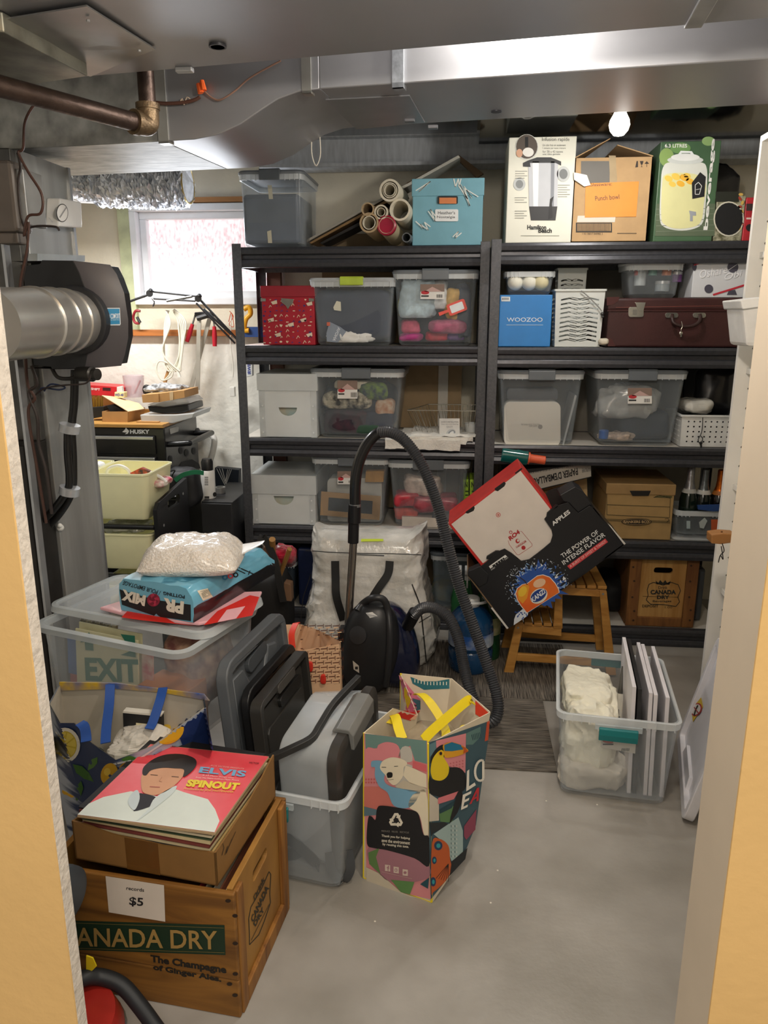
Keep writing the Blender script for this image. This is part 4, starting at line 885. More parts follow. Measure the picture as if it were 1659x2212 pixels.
# ---- right bay third shelf
Y=3.46; Z=.942
T=shelfbin('grey-lidded clear bin with a white plastic case inside and plates on top',1072,1262,808,968,Y,.40,Z,taper=.86,tall=.01)
zpl=T.zt
c=Thing('white_case','white plastic case with rounded corners inside the bin under the plates','case',W(1148,965,Y+.04))
m_=MB().pxprism(rrect2(1150,916,122,96,14),Y+.03,.09); c.part('case_body',m_,M('#e7e4da',.4,var=.02),bevel=.006)
pr=Pr((0,Y+.029,0),(0,-1,0)); pr.text('INSTRUCTION MANUAL',(1165,915),(1125,915),(1165,919),'#8f8d88',1).text('KEEP DRY',(1160,919),(1142,919),(1160,922),'#8f8d88',1).ell(1167,922,5,5,'#a5a39c',1); pr.done(c)
solo('grey_tray',MB().pxprism(rrect2(1150,852,110,26,8),Y+.14,.1),M('#5a5f66',.5),'dark grey tray behind the white case in its bin','tray',bevel=.004)
solo('clear_tray_edge',MB().pxprism([(1214,962),(1218,962),(1246,855),(1242,853)],Y+.03,.2),M('#cfd4d6',.3,alpha=.7),'thin clear sheet leaning at right inside the bin under the plates','sheet')
for i in range(4):
    c0=W(1166,790,3.62); z=zpl+.002+i*.0085
    solo('glass_plate',MB().lathe([(.001,0),(.12-.004*i,0),(.165-.006*(i%2),.006),(.166-.006*(i%2),.008),(.12,.003),(.001,.003)],(c0.x,3.64,z),n=48),M('#d9dedd',.12,alpha=.45,var=.02,spec=.8),['bottom glass plate of the stack on the grey lid','second glass plate from the bottom of the stack','third glass plate from the bottom of the stack','fourth glass plate, just under the white dish'][i],'plate',smooth=True)
solo('white_dish',MB().lathe([(.001,0),(.10,0),(.15,.022),(.153,.025),(.148,.024),(.10,.004),(.001,.004)],(c0.x,3.64,zpl+.038),n=48),M('#d5d6d2',.3),'shallow white dish on top of the glass plates','dish',smooth=True)
T=shelfbin('grey-lidded clear bin holding clear plastic bags and a blue cap',1280,1484,808,972,Y,.40,Z,taper=.84,tall=.012)
PL=M('#c9ccca',.18,var=.12,alpha=.8,scale=8,coat=.5)
pile('crumpled clear plastic bags in the bin with the blue cap','bag',W(1297,900,Y+.05).x,W(1420,900,Y+.05).x,Y+.03,Y+.2,Z+.11,Z+.26,M('#b4b6b4',.2,var=.15,coat=.5,alpha=.9),51,.3,9,.6,name='plastic_bag',ridge=.4)
pile('dark blue bundle at the bottom of the bag-filled bin','fabric',W(1340,900,Y+.05).x,W(1455,900,Y+.05).x,Y+.06,Y+.3,Z+.016,Z+.15,M('#39424f',.7),52,.08,5,.4,name='dark_bundle')
pile('pale crumpled scraps at the bottom left of the bag-filled bin','scrap',W(1296,950,Y+.05).x,W(1370,950,Y+.05).x,Y+.03,Y+.12,Z+.016,Z+.05,M('#c4b2a2',.5,var=.25,scale=60),53,.4,14,.7,name='scrap_bundle',ridge=.4)
solo('plastic_cap',MB().cyl(W(1304,938,Y+.05)-Vector((0,0,.02)),W(1304,938,Y+.05)+Vector((0,0,.02)),.021,18),M('#2e5fa8',.4),'blue round cap at the bottom of the bag-filled bin','cap',smooth=True,bevel=.004)
sticker(T,Y-.001,1356,838,1408,872)
# perforated basket with bag
a,b,zt=px(1470,1600,901,Y+.01,Z,969)
T=slotbasket('perforated_basket','white basket with rows of round holes and a black cord, next to the bag-filled bin',a,b,Y+.01,.25,Z,zt,M('#dedfdc',.45),(9,5),taper=.97,round_=True)
T.part('inner_liner',MB().box(a+.012,Y+.03,Z+.006,b-.012,Y+.24,zt-.02),M('#3a3c40',.8))
TT=Thing('toggle_cord','thin black cord with a toggle hanging over the holed basket','cord',W(1515,900,Y))
TT.part('cord',MB().tube(smoothpts([W(x,y,Y+.002) for x,y in ((1518,902),(1517,925),(1514,938),(1508,950),(1513,958),(1518,948),(1514,942))]),.0016,6),M(BLACK,.5)); TT.part('toggle',MB().ball(W(1514,957,Y),.007).cyl(W(1514,960,Y),W(1515,966,Y),.004,8),M(BLACK,.4))
pile('clear plastic bag lying on the holed white basket','bag',W(1476,885,Y+.05).x,W(1545,885,Y+.05).x,Y+.04,Y+.2,zt-.005,zt+.065,M('#cfcdc4',.2,var=.12,coat=.5,alpha=.92),54,.25,9,.7,name='plastic_bag',ridge=.4)
solo('black_bag',MB().blob((W(1560,860,3.6).x,3.66,zt+.10),(.10,.06,.11),8,.2,6,.6,ridge=.2),M('#17171a',.3,coat=.3),'black plastic bundle behind the holed white basket','bag',smooth=True)
solo('dark_grille_panel',MB().pxprism([(1478,790),(1574,790),(1572,905),(1500,905),(1478,905)],3.86,.03),M('#26282b',.5,var=.1),'dark panel standing at the back of the third shelf on the right','panel',bevel=.003)
# ================================================================ FOURTH SHELF
Z=.512; Y=3.56
a,b,zt=frostbox('frosted document box with a sloping lid at the left end of the fourth shelf',545,681,1018,1124,Y,.36,Z,.38,True)
solo('folder_stack',MB().box(a+.02,Y+.03,Z+.01,b-.03,Y+.3,zt-.08),M('#cfc8b0',.7,c2='#c4d2cc',scale=12),'stack of cream folders inside the frosted box on the fourth shelf','folders',bevel=.004)
T=shelfbin('grey-lidded clear bin holding a framed chalkboard and white tubs',670,842,984,1134,Y,.38,Z,taper=.88,latchw=.28,tall=.012)
c=Thing('chalkboard','small chalkboard in a pale wood frame inside the bin','chalkboard',W(760,1090,Y+.02)); Yk=Y+.03
mt=Matrix.Translation(W(757,1092,Yk+.006))@Matrix.Rotation(math.pi/2,4,'X')@Matrix.Rotation(-.06,4,'Z')
def sz(p): return p*(Yk*1.0)/FPX*1.02
c.part('frame',MB().plate([(-sz(66),-sz(27)),(sz(66),-sz(27)),(sz(66),sz(27)),(-sz(66),sz(27))],[[(-sz(49),-sz(15)),(sz(49),-sz(15)),(sz(49),sz(15)),(-sz(49),sz(15))]],.008,mt),M('#c09a68',.6,kind='wood',scale=5,stretch=(1,6,6)),bevel=.001)
c.part('board',MB().plate([(-sz(50),-sz(16)),(sz(50),-sz(16)),(sz(50),sz(16)),(-sz(50),sz(16))],[],.004,mt),M('#3f444b',.7))
solo('white_container',MB().pxprism(rrect2(766,1080,118,94,10),Y+.06,.12),M('#cfd0cb',.4,alpha=.95),'white lidded container behind the chalkboard','container',bevel=.006)
solo('orange_packet',MB().pxprism([(790,1018),(830,1018),(828,1042),(788,1042)],Y+.03,.05),M('#b98a3e',.6,var=.15,scale=30),'orange-brown packet above the white container in the chalkboard bin','packet',bevel=.004)
sticker(T,Y-.001,729,1018,765,1046)
T=shelfbin('grey-lidded clear bin full of red packets, beside the green books',834,1016,995,1141,Y,.38,Z,taper=.86,latchw=.36,tall=.012)
for i,(lb,x0,x1,y0,y1,c,sd) in enumerate((('red and pink packet at left in the red packet bin',853,905,1066,1098,'#c43a48',61),('orange-red carton low in the red packet bin',852,905,1100,1126,'#d2584a',62),('crumpled red plastic packets in the middle of the red packet bin',890,988,1072,1110,'#a8505c',63),('clear bag with white tags in the red packet bin',876,950,1030,1076,'#c9b9ae',64),('grey cloth at the bottom right of the red packet bin',935,990,1095,1125,'#565a60',65))):
    pile(lb,'packet',W(x0,1080,Y+.04).x,W(x1,1080,Y+.04).x,Y+.02+.02*(i%2),Y+.13,max(Z+.014,W(900,y1,Y+.03).z),W(900,y0,Y+.03).z,M(c,.35,var=.3,scale=30,coat=.3),sd,.25,11,.4,name='packet',ridge=.3,n=30)
solo('white_flat_box',MB().pxprism([(868,1116),(1000,1122),(999,1141),(868,1137)],Y+.02,.2),M('#d8cfc4',.6),'flat white box along the bottom of the red packet bin','box',bevel=.002)
def ybook(x0,x1,y0,y1,Yb,label,txt):
    T=Thing('green_book',label,'book',W(x0,y1,Yb)); p=[(x0,y0),(x1,y0),(x1,y1),(x0,y1)]
    T.part('cover',MB().pxprism(p,Yb,.17),M('#a3c93a',.45,var=.04),bevel=.001)
    pr=Pr((0,Yb-.001,0),(0,-1,0)); pr.h(txt,x0+3,x1-2,y0+17,y0+5,'#1d2a12',1,.03)
    for k in range(4): pr.rect(x0+4,y0+24+k*8,x0+4+(6 if k%2 else 9),y0+27+k*8,'#33481c',1)
    pr.rect(x0,y1-12,x1,y1-2,'#6f8d28',1); pr.done(T)
ybook(1015,1029,1036,1118,3.60,'bright green book with bold dark lettering, right of the other green book','NI')
ybook(1001,1012,1036,1120,3.66,'green book standing partly behind the bin of red packets','N')
# ---- fourth shelf right
Y=3.46
a,b,zt=px(1307,1457,1034,Y,Z,1154); KB=M('#a98a58',.75,var=.05,scale=22)
T=paperbox('archive_box','brown cardboard archive box with lid, a black oval and lettering','box',*()) if False else paperbox('archive_box','brown cardboard archive box with lid and an oval badge',a,b,Y,Y+.36,Z,zt,KB,lidz=(zt-Z)*.19,lidmat=M('#9c7d50',.75))
pr=Pr((0,Y-.001,0),(0,-1,0))
pr.poly([(1360,1060),(1406,1060),(1401,1071),(1366,1071)],'#15110c',1)
pr.line([(1311,1068),(1311,1112),(1446,1118),(1448,1076),(1425,1070),(1412,1075)],1.1,'#4d4228',1); pr.line([(1311,1090),(1447,1095)],1.1,'#4d4228',1)
for k in range(3): pr.line([(1310,1121+k*2),(1448,1126+k*2)],.9,'#5a5030',1); pr.line([(1412+k*3,1074-k*1.5),(1452,1075-k*1.5)],.9,'#44502e',1)
pr.poly(circ2(1375,1127,33,20,8),'#1c1710',2); pr.line(circ2(1375,1127,30.5,20,6.3),.9,'#a98a58',3,True)
pr.h('BANKERS BOX',1347,1404,1130,1124,'#b8996a',3,.03); pr.line([(1436,1121),(1442,1119),(1446,1124),(1440,1128),(1444,1124)],1,'#3c3420',2); pr.done(T)
a,b,z2=px(1457,1575,1090,Y,Z+.008,1157)
solo('clear_tray',MB().loft([rring((a+b)/2,Y+.13,Z,b-a-.02,.26,.02),rring((a+b)/2,Y+.13,Z+.008,b-a,.28,.02)]),FRO(.5),'shallow clear tray under the bottle bin','tray')
T=bin_('small clear bin with a blue latch holding three sparkling bottles',a,b,Y+.005,Z+.01,z2,.22,latch=None,nolid=True,taper=.93,cat='storage bin')
T.part('latch',MB().pxprism([(1507,1092),(1575,1090),(1575,1103),(1540,1105),(1508,1101)],Y-.012,.014),M('#22427c',.4),bevel=.002)
def bottle(cx,yt,foil,label,body='#14211a',band='#c9c9c4'):
    c0=W(cx,1140,Y+.09); top=W(cx,yt,Y+.09).z; z0=Z+.014; H=top-z0; T=Thing('sparkling_bottle',label,'bottle',(c0.x,c0.y,z0)); s=H/.30
    p=[(.001,0),(.038,0),(.04,.01),(.04,.15),(.034,.18),(.022,.205),(.016,.225),(.0145,.25),(.0145,.28)]
    T.part('glass',MB().lathe([(r,z*s) for r,z in p],(c0.x,c0.y,z0),n=28),M(body,.15,spec=.8,var=.02),smooth=True)
    T.part('foil',MB().lathe([(.0265,.198*s),(.0195,.222*s),(.0165,.25*s),(.0165,.296*s),(.013,.30*s),(.001,.301*s)],(c0.x,c0.y,z0),n=28),M(foil,.28,.8,var=.15,scale=40,bump=.3),smooth=True)
    T.part('band',MB().lathe([(.031,.185*s),(.024,.203*s),(.0255,.204*s),(.0325,.186*s)],(c0.x,c0.y,z0),n=28),M(band,.5),smooth=True)
bottle(1481,1008,'#b9b9bd','sparkling bottle with silver foil, leftmost of three in the small bin')
bottle(1512,1012,'#7f868a','dark bottle with grey foil and white band, middle of the three','#101713','#dcdcd8')
bottle(1546,1014,'#cf6a1e','sparkling bottle with orange foil, nearest the bookcase','#181310','#c77a34')
pr=Pr((0,Y-.0,0),(0,-1,0)); pr.rect(1483,1125,1491,1142,'#9fb0b4',1).poly([(1510,1128),(1522,1118),(1528,1125),(1520,1142),(1512,1140)],'#a9b2b0',1).rect(1536,1122,1552,1146,'#b4532a',1); pr.done(T,'bottle_label')
# kraft paper box, wooden tray, wrap dispenser
T=Thing('wrapping_paper_box','long black and white box of packing paper lying tilted, lettering upside down','box',W(1175,1040,3.5)); Yb=3.485
pz=[(1148,1062),(1278,1030),(1277,996),(1142,1018)]
T.part('carton',MB().pxprism([(1086,1018),(1276,1001),(1278,1031),(1150,1062),(1088,1066)],Yb,.16),M('#191919',.5,var=.03),bevel=.002)
pr=Pr((0,Yb-.001,0),(0,-1,0)); pr.poly([(1140,1022),(1276,998),(1277,1029),(1148,1060)],'#b9b3a8',1)
pr.text("PAPIER D'EMBALLAGE",(1247,1010),(1145,1035),(1249,1026),'#141414',2,.03).text('UNPRINTED NEWSPRINT / 180 FEUILLES PAR BOITE',(1246,1001),(1142,1019),(1246,1006),'#2a2a2a',2,.01)
pr.text('WRAPPING PAPER',(1276,1009),(1257,1012),(1276,1018),'#555',2,.01).text('ALLAGE',(1101,1022),(1075,1025),(1102,1030),'#cfcfcb',2,.03)
pr.done(T)
T=Thing('wooden_serving_tray','pale wooden trays with an arched handle stacked behind the apple carton','tray',W(1215,1080,3.6))
for k in range(3):
    T.part('tray_layer',MB().pxprism([(1156+k*3,1160),(1160+k*3,1052-k*2),(1268,1030+k*5),(1272,1160)],3.63+.03*k,.02),M(['#d2b483','#c2a26e','#d8bd8e'][k],.6,kind='wood',scale=4,stretch=(1,6,1)),bevel=.002)
T.part('handle',MB().pxprism([(1168,1062),(1245,1050),(1262,1052),(1262,1070),(1240,1066),(1215,1058),(1190,1064),(1170,1078)],3.622,.008),M('#c9a873',.6,kind='wood',scale=5)); T.part('hand_opening',MB().pxprism([(1180,1075),(1195,1067),(1215,1064),(1232,1069),(1235,1076),(1200,1080)],3.628,.004),M('#241c12',.8))
T=Thing('film_dispenser','roll of dark teal stretch film on an orange handle resting on the shelf edge','stretch film',W(1110,987,3.40)); Yq=3.445
a=W(1083,982,Yq); b=W(1140,990,Yq); c=W(1136,989,Yq); d=W(1181,995,Yq); dz=max(0,.942+.032-a.z-0)*0
T.part('film_roll',MB().lathe([(.001,0),(.030,0),(.0335,.003),(.0335,(b-a).length-.003),(.030,(b-a).length),(.001,(b-a).length)],a,(b-a),32),M('#11605c',.18,coat=.5,var=.08),smooth=True)
T.part('handle',MB().lathe([(.001,0),(.028,.0),(.028,.016),(.021,.018),(.0195,.03),(.0195,.085),(.015,.088),(.001,.088)],c,(d-c),28),M('#ef6a45',.4),smooth=True)
T.part('loose_film',MB().blob(W(1122,972,Yq),(.018,.01,.006),9,.4,30,.8),M('#2a8a86',.2,alpha=.8))
# ================================================================ BOTTOM SHELF
Z=.087; Y=3.47
WD=M('#b98a4e',.6,kind='wood',scale=3.2,stretch=(1,9,9),var=.12,c2='#8f6230',bump=.1); WD2=M('#8a5c2c',.65,kind='wood',scale=4,stretch=(9,9,1),c2='#6e4420')
a,b,zt=px(1356,1505,1205,Y,Z,1353)
T=Thing('wooden_drink_crate','old wooden drink crate standing on end on the bottom shelf','crate',((a+b)/2,Y+.12,Z)); w_,h=b-a,zt-Z
mt=Matrix(((1,0,0,a),(0,0,1,Y+.012),(0,1,0,Z),(0,0,0,1)))
hole=rrect2(w_*.50,h*.81,.085,.028,.013)
T.part('end_board',MB().plate([(.01,.0),(w_-.01,0),(w_-.01,h),(.01,h)],[hole],.014,mt),M('#c39a5c',.6,kind='wood',scale=2.5,stretch=(9,1,1),c2='#a87a3e'),bevel=.002)
for x0,x1 in ((a,a+w_*.17),(b-w_*.17,b)): T.part('cleat',MB().box(x0,Y-.002,Z,x1,Y+.014,zt),WD2,bevel=.003)
T.part('cleat',MB().box(a+w_*.17,Y+.0,Z,b-w_*.17,Y+.013,Z+h*.13),WD2,bevel=.002)
T.part('side_board',MB().box(a+.002,Y+.026,Z,a+.014,Y+.34,zt),WD2); T.part('side_board',MB().box(b-.014,Y+.026,Z,b-.002,Y+.34,zt),WD2); T.part('base_board',MB().box(a,Y+.026,Z,b,Y+.34,Z+.012),WD2); T.part('back_board',MB().box(a,Y+.34,Z,b,Y+.352,zt),WD2)
pr=Pr((0,Y+.0115,0),(0,-1,0)); IN='#2a2a26'
pr.line([(1398,1274),(1402,1262),(1412,1258),(1432,1264),(1450,1258),(1465,1263),(1470,1276),(1464,1290),(1468,1300),(1460,1310),(1434,1306),(1405,1305),(1396,1296),(1400,1286)],1.6,IN,1,True)
pr.h('CANADA',1405,1460,1284,1274,IN,2,.05).h('DRY',1419,1446,1294,1286,IN,2,.05).h('Drink',1422,1442,1272,1266,IN,2,.01).h('Beverages',1410,1450,1302,1296,IN,2,.01).h('DEPOSIT',1387,1422,1312,1306,'#4a3a20',2,.03).h('1.00',1436,1452,1314,1309,'#4a3a20',2)
pr.poly([(1418,1262),(1416,1254),(1422,1259),(1426,1253),(1432,1259),(1437,1253),(1441,1259),(1449,1255),(1446,1263)],IN,1).line([(1388,1288),(1466,1290)],1.0,'#5b421f',1)
pr.done(T,'stencil')
pr=Pr((0,Y-.003,0),(0,-1,0))
for q in ((1368,1225),(1370,1255),(1366,1290),(1370,1320),(1368,1340),(1493,1222),(1491,1256),(1489,1290),(1492,1318),(1490,1340)): pr.ell(q[0],q[1],2.4,2.2,'#3a2410',1)
pr.done(T,'nail_holes')
solo('grey_case',MB().box(W(1512,1300,3.6).x,3.56,Z,1.13,3.82,Z+.26),M('#4c4f52',.5,var=.1),'dark grey ribbed case at the right end of the bottom shelf','case',bevel=.012)
solo('dark_cloth_bundle',MB().blob((W(1345,1320,3.7).x-.06,3.72,Z+.09),(.08,.12,.09),14,.2,5,.7),M('#191a1e',.6),'dark bundle beside the wooden crate on the bottom shelf','bundle',smooth=True)
# left bay bottom
solo('blue_crate',MB().box(XL0+.25,3.57,Z,XL0+.60,3.88,Z+.30),M('#17244a',.45,var=.05),'dark blue plastic crate on the bottom shelf behind the storage bag','crate',bevel=.01)
T=bin_('clear bin on the bottom shelf behind the big storage bag',W(925,1250,Y).x,W(1046,1250,Y).x,3.56,Z,Z+.30,.36,lid=M('#5b646b',.4),latch=None,body=CLEAR('#8d9aa2',.3))
pile('mustard and blue cloth in the clear bin behind the storage bag','cloth',-.13,.02,3.60,3.8,Z+.02,Z+.13,M('#9b8a4a',.8,c2='#4f7282',scale=12),71,.2,7,.6,name='folded_cloth')
T=bin_('dark tinted bin on the bottom shelf behind the tool bag',XL0+.05,XL0+.245,3.56,Z,Z+.24,.36,lid=M('#34393e',.4),latch=None,body=M('#4a5560',.3,alpha=.5))
# ================================================================ WORKSHOP CORNER
WY=4.03
# desk lamp arm
T=Thing('swing_arm_lamp','black spring-balanced lamp arm reaching in front of the window','lamp',W(512,735,3.80)); LY=3.85
def lw(pts,r,dy=0): return MB().tube([W(x,y,LY+dy) for x,y in pts],r,8)
T.part('lower_arm',lw([(430,645),(512,733)],.006).tube([W(424,655,LY),W(508,742,LY)],.005,8).tube([W(440,668,LY+.02),W(500,722,LY+.02)],.007,8),M('#1a1a1c',.35,.3))
T.part('upper_arm',lw([(330,630),(425,640)],.005).tube([W(332,645,LY),W(422,650,LY)],.005,8),M('#1a1a1c',.35,.3))
T.part('spring',lw([(360,650),(415,640)],.007),M('#6a6a6c',.3,.8))
T.part('head_stem',lw([(270,655),(322,636)],.006),M('#1a1a1c',.35))
for q in ((323,634),(428,645)): T.part('joint',MB().cyl(W(q[0],q[1],LY-.02),W(q[0],q[1],LY+.02),.017,14).ball(W(q[0]+3,q[1]-6,LY-.01),.012),M('#161617',.4),smooth=True)
T.part('cable',MB().tube(smoothpts([W(328,645,LY),W(334,655,LY),W(330,662,LY),W(334,650,LY)]),.002,6),M(BLACK,.4))
# clamps
def clamp(label,bar,hx,Y0):
    T=Thing('bar_clamp',label,'clamp',W(bar[0][0],bar[0][1],Y0)); 
    a=W(*bar[0],Y0); b=W(*bar[1],Y0)
    T.part('bar',MB().ribbon([a,b],.022,.006,(b-a).cross(Vector((0,1,0)))),M('#b9b4a8',.4,.6),bevel=.001)
    T.part('jaw',MB().tube([W(bar[0][0]-4,bar[0][1]-2,Y0-.01),W(hx[0][0],hx[0][1],Y0-.01)],.013,8),M('#1b1b1d',.5))
    T.part('screw',MB().tube([W(hx[0][0],hx[0][1],Y0-.01),W(*hx[1],Y0-.01)],.005,8),M('#8a8a88',.3,.8))
    T.part('handle',MB().tube([W(*hx[1],Y0-.01),W(hx[1][0]*.5+hx[2][0]*.5,hx[1][1]*.5+hx[2][1]*.5,Y0-.01),W(*hx[2],Y0-.01)],[.009,.013,.011],12),M('#b3192c',.35),smooth=True)
clamp('bar clamp with red handle at left, hanging from the wooden rail',[(455,680),(412,840)],[(422,680),(416,700),(404,738)],3.96)
clamp('bar clamp with red handle at right, nearest the shelving unit',[(430,690),(427,842)],[(460,678),(463,705),(464,748)],3.93)
T=Thing('small_clamp','small red and black clamp on the rail under the window','clamp',W(295,685,3.97)); 
T.part('frame',MB().tube(smoothpts([W(x,y,3.95) for x,y in ((303,672),(293,672),(288,685),(292,697),(302,698))]),.007,8),M('#8f1d2a',.4)); T.part('jaw',MB().tube([W(296,685,3.94),W(303,697,3.94)],.008,8),M('#1b1b1d',.5))
# coiled cable
T=Thing('coiled_cable','coil of white extension cable hanging from the rail','cable',W(370,690,3.95))
for k in range(5):
    q=[(365-k*2,670),(356+k*3,700),(355-k*1,760),(362+k*6,800),(382+k*2,790),(388+k*2,740),(385+k*4,695),(372+k,668)]
    T.part('cable_loop',MB().tube(smoothpts([W(x,y,3.945-.006*k) for x,y in q]),.0042,8),M('#dfdccb',.5),smooth=True)
T.part('cable_loop',MB().tube(smoothpts([W(x,y,3.93) for x,y in ((385,700),(388,760),(372,800),(352,822),(338,800),(345,780),(370,790),(372,812),(355,822))]),.004,8),M('#dfdccb',.5),smooth=True)
T.part('plug',MB().tube([W(382,795,3.93),W(388,815,3.93)],[.006,.011],8),M('#e9e7dc',.5))
T=Thing('brush','old wooden brush hanging behind the coiled cable','brush',W(362,820,3.96)); T.part('stick',MB().tube([W(366,790,3.98),W(354,835,3.98)],[.006,.012],8),M('#b98a54',.6))
T=Thing('hanging_cable','thin white cable with a plug hanging beside the shelving unit','cable',W(502,700,3.97)); T.part('cord',MB().tube(smoothpts([W(x,y,3.96) for x,y in ((500,680),(498,740),(504,790),(503,815))]),.003,6),M('#e3e0d4',.5)); T.part('plug',MB().box(W(498,845,3.96).x,3.94,W(500,856,3.96).z,W(509,845,3.96).x,3.965,W(500,835,3.96).z),M('#e6e4dc',.5),bevel=.003)
T=Thing('orange_cord','small bundle of orange cord on the rail','cord',W(499,690,3.97)); T.part('loop',MB().tube(smoothpts([W(x,y,3.96) for x,y in ((496,672),(504,684),(495,700),(505,705),(500,676),(494,695))]),.002,6),M('#c9552c',.5))
T=Thing('hand_saw','saw with a yellow handle behind the left post of the shelves','saw',W(535,700,3.98)); T.part('handle',MB().tube(smoothpts([W(x,y,3.96) for x,y in ((527,668),(538,664),(541,678),(531,690),(528,712),(538,714))]),.013,10),M('#e0a81c',.4),smooth=True); T.part('blade',MB().box(W(527,728,3.97).x,3.965,W(530,728,3.97).z,W(575,728,3.97).x,3.968,W(530,706,3.97).z),M('#2a4a86',.4))
T=Thing('blue_lettered_bag','small pale bag with blue lettering hanging behind the left post','bag',W(537,800,3.95)); T.part('bag_body',MB().pxprism([(530,775),(545,778),(545,812),(532,815)],3.95,.03),M('#dadbd8',.5),bevel=.003)
pr=Pr((0,3.949,0),(0,-1,0)); pr.text('IRWIN',(542,808),(541,782),(535,808),'#2b3f9c',1,.02); pr.done(T)
# dark cabinet with tool chest
T=Thing('tool_chest','black rolling tool chest with a bamboo top, steel drawer pulls and a side handle','tool chest',(-1.75,3.75,0)); cx0,cx1,cy0,cy1=-2.14,-1.405,3.50,3.97; BK=M('#141416',.3,var=.05,coat=.2)
T.part('body',MB().box(cx0,cy0+.012,.10,cx1,cy1,.985),BK,bevel=.006)
T.part('worktop',MB().box(cx0,cy0,.985,cx1,cy1,1.003).box(cx0,cy1-.02,1.0,cx1,cy1,1.02),M('#c99a55',.45,kind='wood',scale=3,stretch=(1,8,8),c2='#a97a3c'),bevel=.003)
pz=lambda y:W(300,y,cy0).z
zd=[.985,pz(938),pz(985),pz(1000),pz(1045),.42,.27,.12]
for k,(za,zb_) in enumerate(((pz(940),pz(983)),(pz(985),pz(1000)),(pz(1002),pz(1050)),(pz(1052),pz(1110)),(.42,.27),(.26,.12))):
    zb2=min(za,zb_); za2=max(za,zb_)
    d=T.part('drawer',MB().box(cx0+.01,cy0,zb2+.004,cx1-.045,cy0+.014,za2-.003),BK,bevel=.003)
    T.part('drawer_pull',MB().box(cx0+.02,cy0-.010,za2-.022,cx1-.05,cy0+.0,za2-.006),M('#c9cbcc',.25,.85),parent=d,bevel=.003)
pr=Pr((0,cy0+.011,0),(0,-1,0)); pr.h('HUSKY',281,323,937,928,'#dadcde',1,.04).poly([(264,933),(270,928),(272,923),(276,928),(279,931),(276,937),(270,938),(274,934),(268,934)],'#dadcde',1); pr.done(T,'badge')
mt=Matrix(((0,0,1,cx1+.001),(1,0,0,cy0),(0,1,0,.10),(0,0,0,1)))
pr=Pr((cx1+.001,0,0),(1,0,0)); pr.poly([(366,926),(382,921),(386,923),(385,932),(368,938)],'#b8b8b4',1)
for q in ((391,973),(403,978),(419,974),(368,992),(427,932)): pr.ell(q[0],q[1],5,8,'#3a3b40',1).ell(q[0]-1,q[1],3.5,6.5,'#0c0c0e',2)
pr.poly([(385,1010),(392,998),(415,992),(430,1002),(433,1012)],'#1e1f22',1); pr.done(T,'side_cutouts')
T.part('side_handle',MB().tube(smoothpts([Vector((cx1,cy0+.05,.90)),Vector((cx1+.09,cy0+.06,.905)),Vector((cx1+.10,cy0+.10,.905)),Vector((cx1+.10,cy1-.10,.905)),Vector((cx1+.09,cy1-.06,.905)),Vector((cx1,cy1-.05,.90))]),.014,14),M('#121214',.3),smooth=True)
for yy in (cy0+.05,cy1-.05):
    for xx in (cx0+.06,cx1-.06): T.part('caster',MB().cyl((xx-.015,yy,.05),(xx+.015,yy,.05),.05,20).box(xx-.02,yy-.02,.06,xx+.02,yy+.02,.10),M('#1a1a1a',.5),smooth=True)
# things on the chest
ct=1.004
def B(name,label,pts,Y,D,mat,cat='box',bev=.002,**k): return solo(name,MB().pxprism(pts,Y,D),mat,label,cat,bevel=bev,**k)
KBX=M('#b98d58',.7,var=.05,scale=20)
T=Thing('red_product_box','long red box at the back of the tool chest','box',W(220,850,3.85)); T.part('carton',MB().pxprism([(150,829),(269,837),(267,858),(150,850)],3.80,.14),M('#c8242c',.4)); pr=Pr((0,3.799,0),(0,-1,0)); pr.text('REDSHIFT',(183,841),(216,844),(183,836),'#f2e9e4',1,.02).poly([(222,837),(239,838),(239,844),(222,843)],'#3a1618',1); pr.done(T)
B('cardboard_carton','brown carton under the red box',[(170,850),(240,855),(240,900),(170,900)],3.83,.1,KBX)
T=Thing('small_open_box','open brown carton with a raised pale flap on the chest','box',W(250,900,3.60)); 
T.part('body',MB().pxprism([(220,889),(277,890),(276,913),(221,911)],3.56,.003).pxprism([(220,889),(221,889),(222,911),(221,911)],3.56,.2).pxprism([(276,890),(277,890),(276,913),(275,913)],3.56,.2).box(W(221,0,3.56).x,3.56,ct,W(276,0,3.56).x,3.76,ct+.004),KBX)
T.part('flap',MB().loft([[W(220,855,3.62),W(277,890,3.56),W(312,884,3.66),W(300,872,3.74),W(250,858,3.76)],[p+Vector((0,0,.003)) for p in (W(220,855,3.62),W(277,890,3.56),W(312,884,3.66),W(300,872,3.74),W(250,858,3.76))]]),M('#d8bb94',.7))
T.part('black_insert',MB().pxprism([(230,876),(244,874),(268,888),(238,889)],3.60,.08),M('#1a1a1c',.5))
B('parts_organizer','clear plastic parts organiser on the chest',[(302,896),(376,896),(420,892),(416,903),(376,914),(305,911)],3.58,.26,M('#cfd3d4',.3,alpha=.75,var=.05),'organiser',.004)
pass
B('black_food_tray','black food tray with a clear lid, on the parts organiser',[(318,877),(352,880),(406,874),(408,888),(392,893),(350,894),(322,889)],3.60,.22,M('#17171a',.3),'tray',.006)
B('tray_lid','clear lid of the black food tray',[(317,875),(340,866),(400,861),(411,871),(355,879)],3.61,.2,M('#b9bfc2',.15,alpha=.5),'lid',.004)
T=Thing('flat_carton','flat brown carton with clear tape, topmost of the pile on the chest','box',W(350,860,3.66)); T.part('body',MB().pxprism([(306,853),(343,850),(343,869),(308,870)],3.58,.2).pxprism([(343,850),(398,843),(399,859),(343,869)],3.585,.2),KBX,bevel=.001)
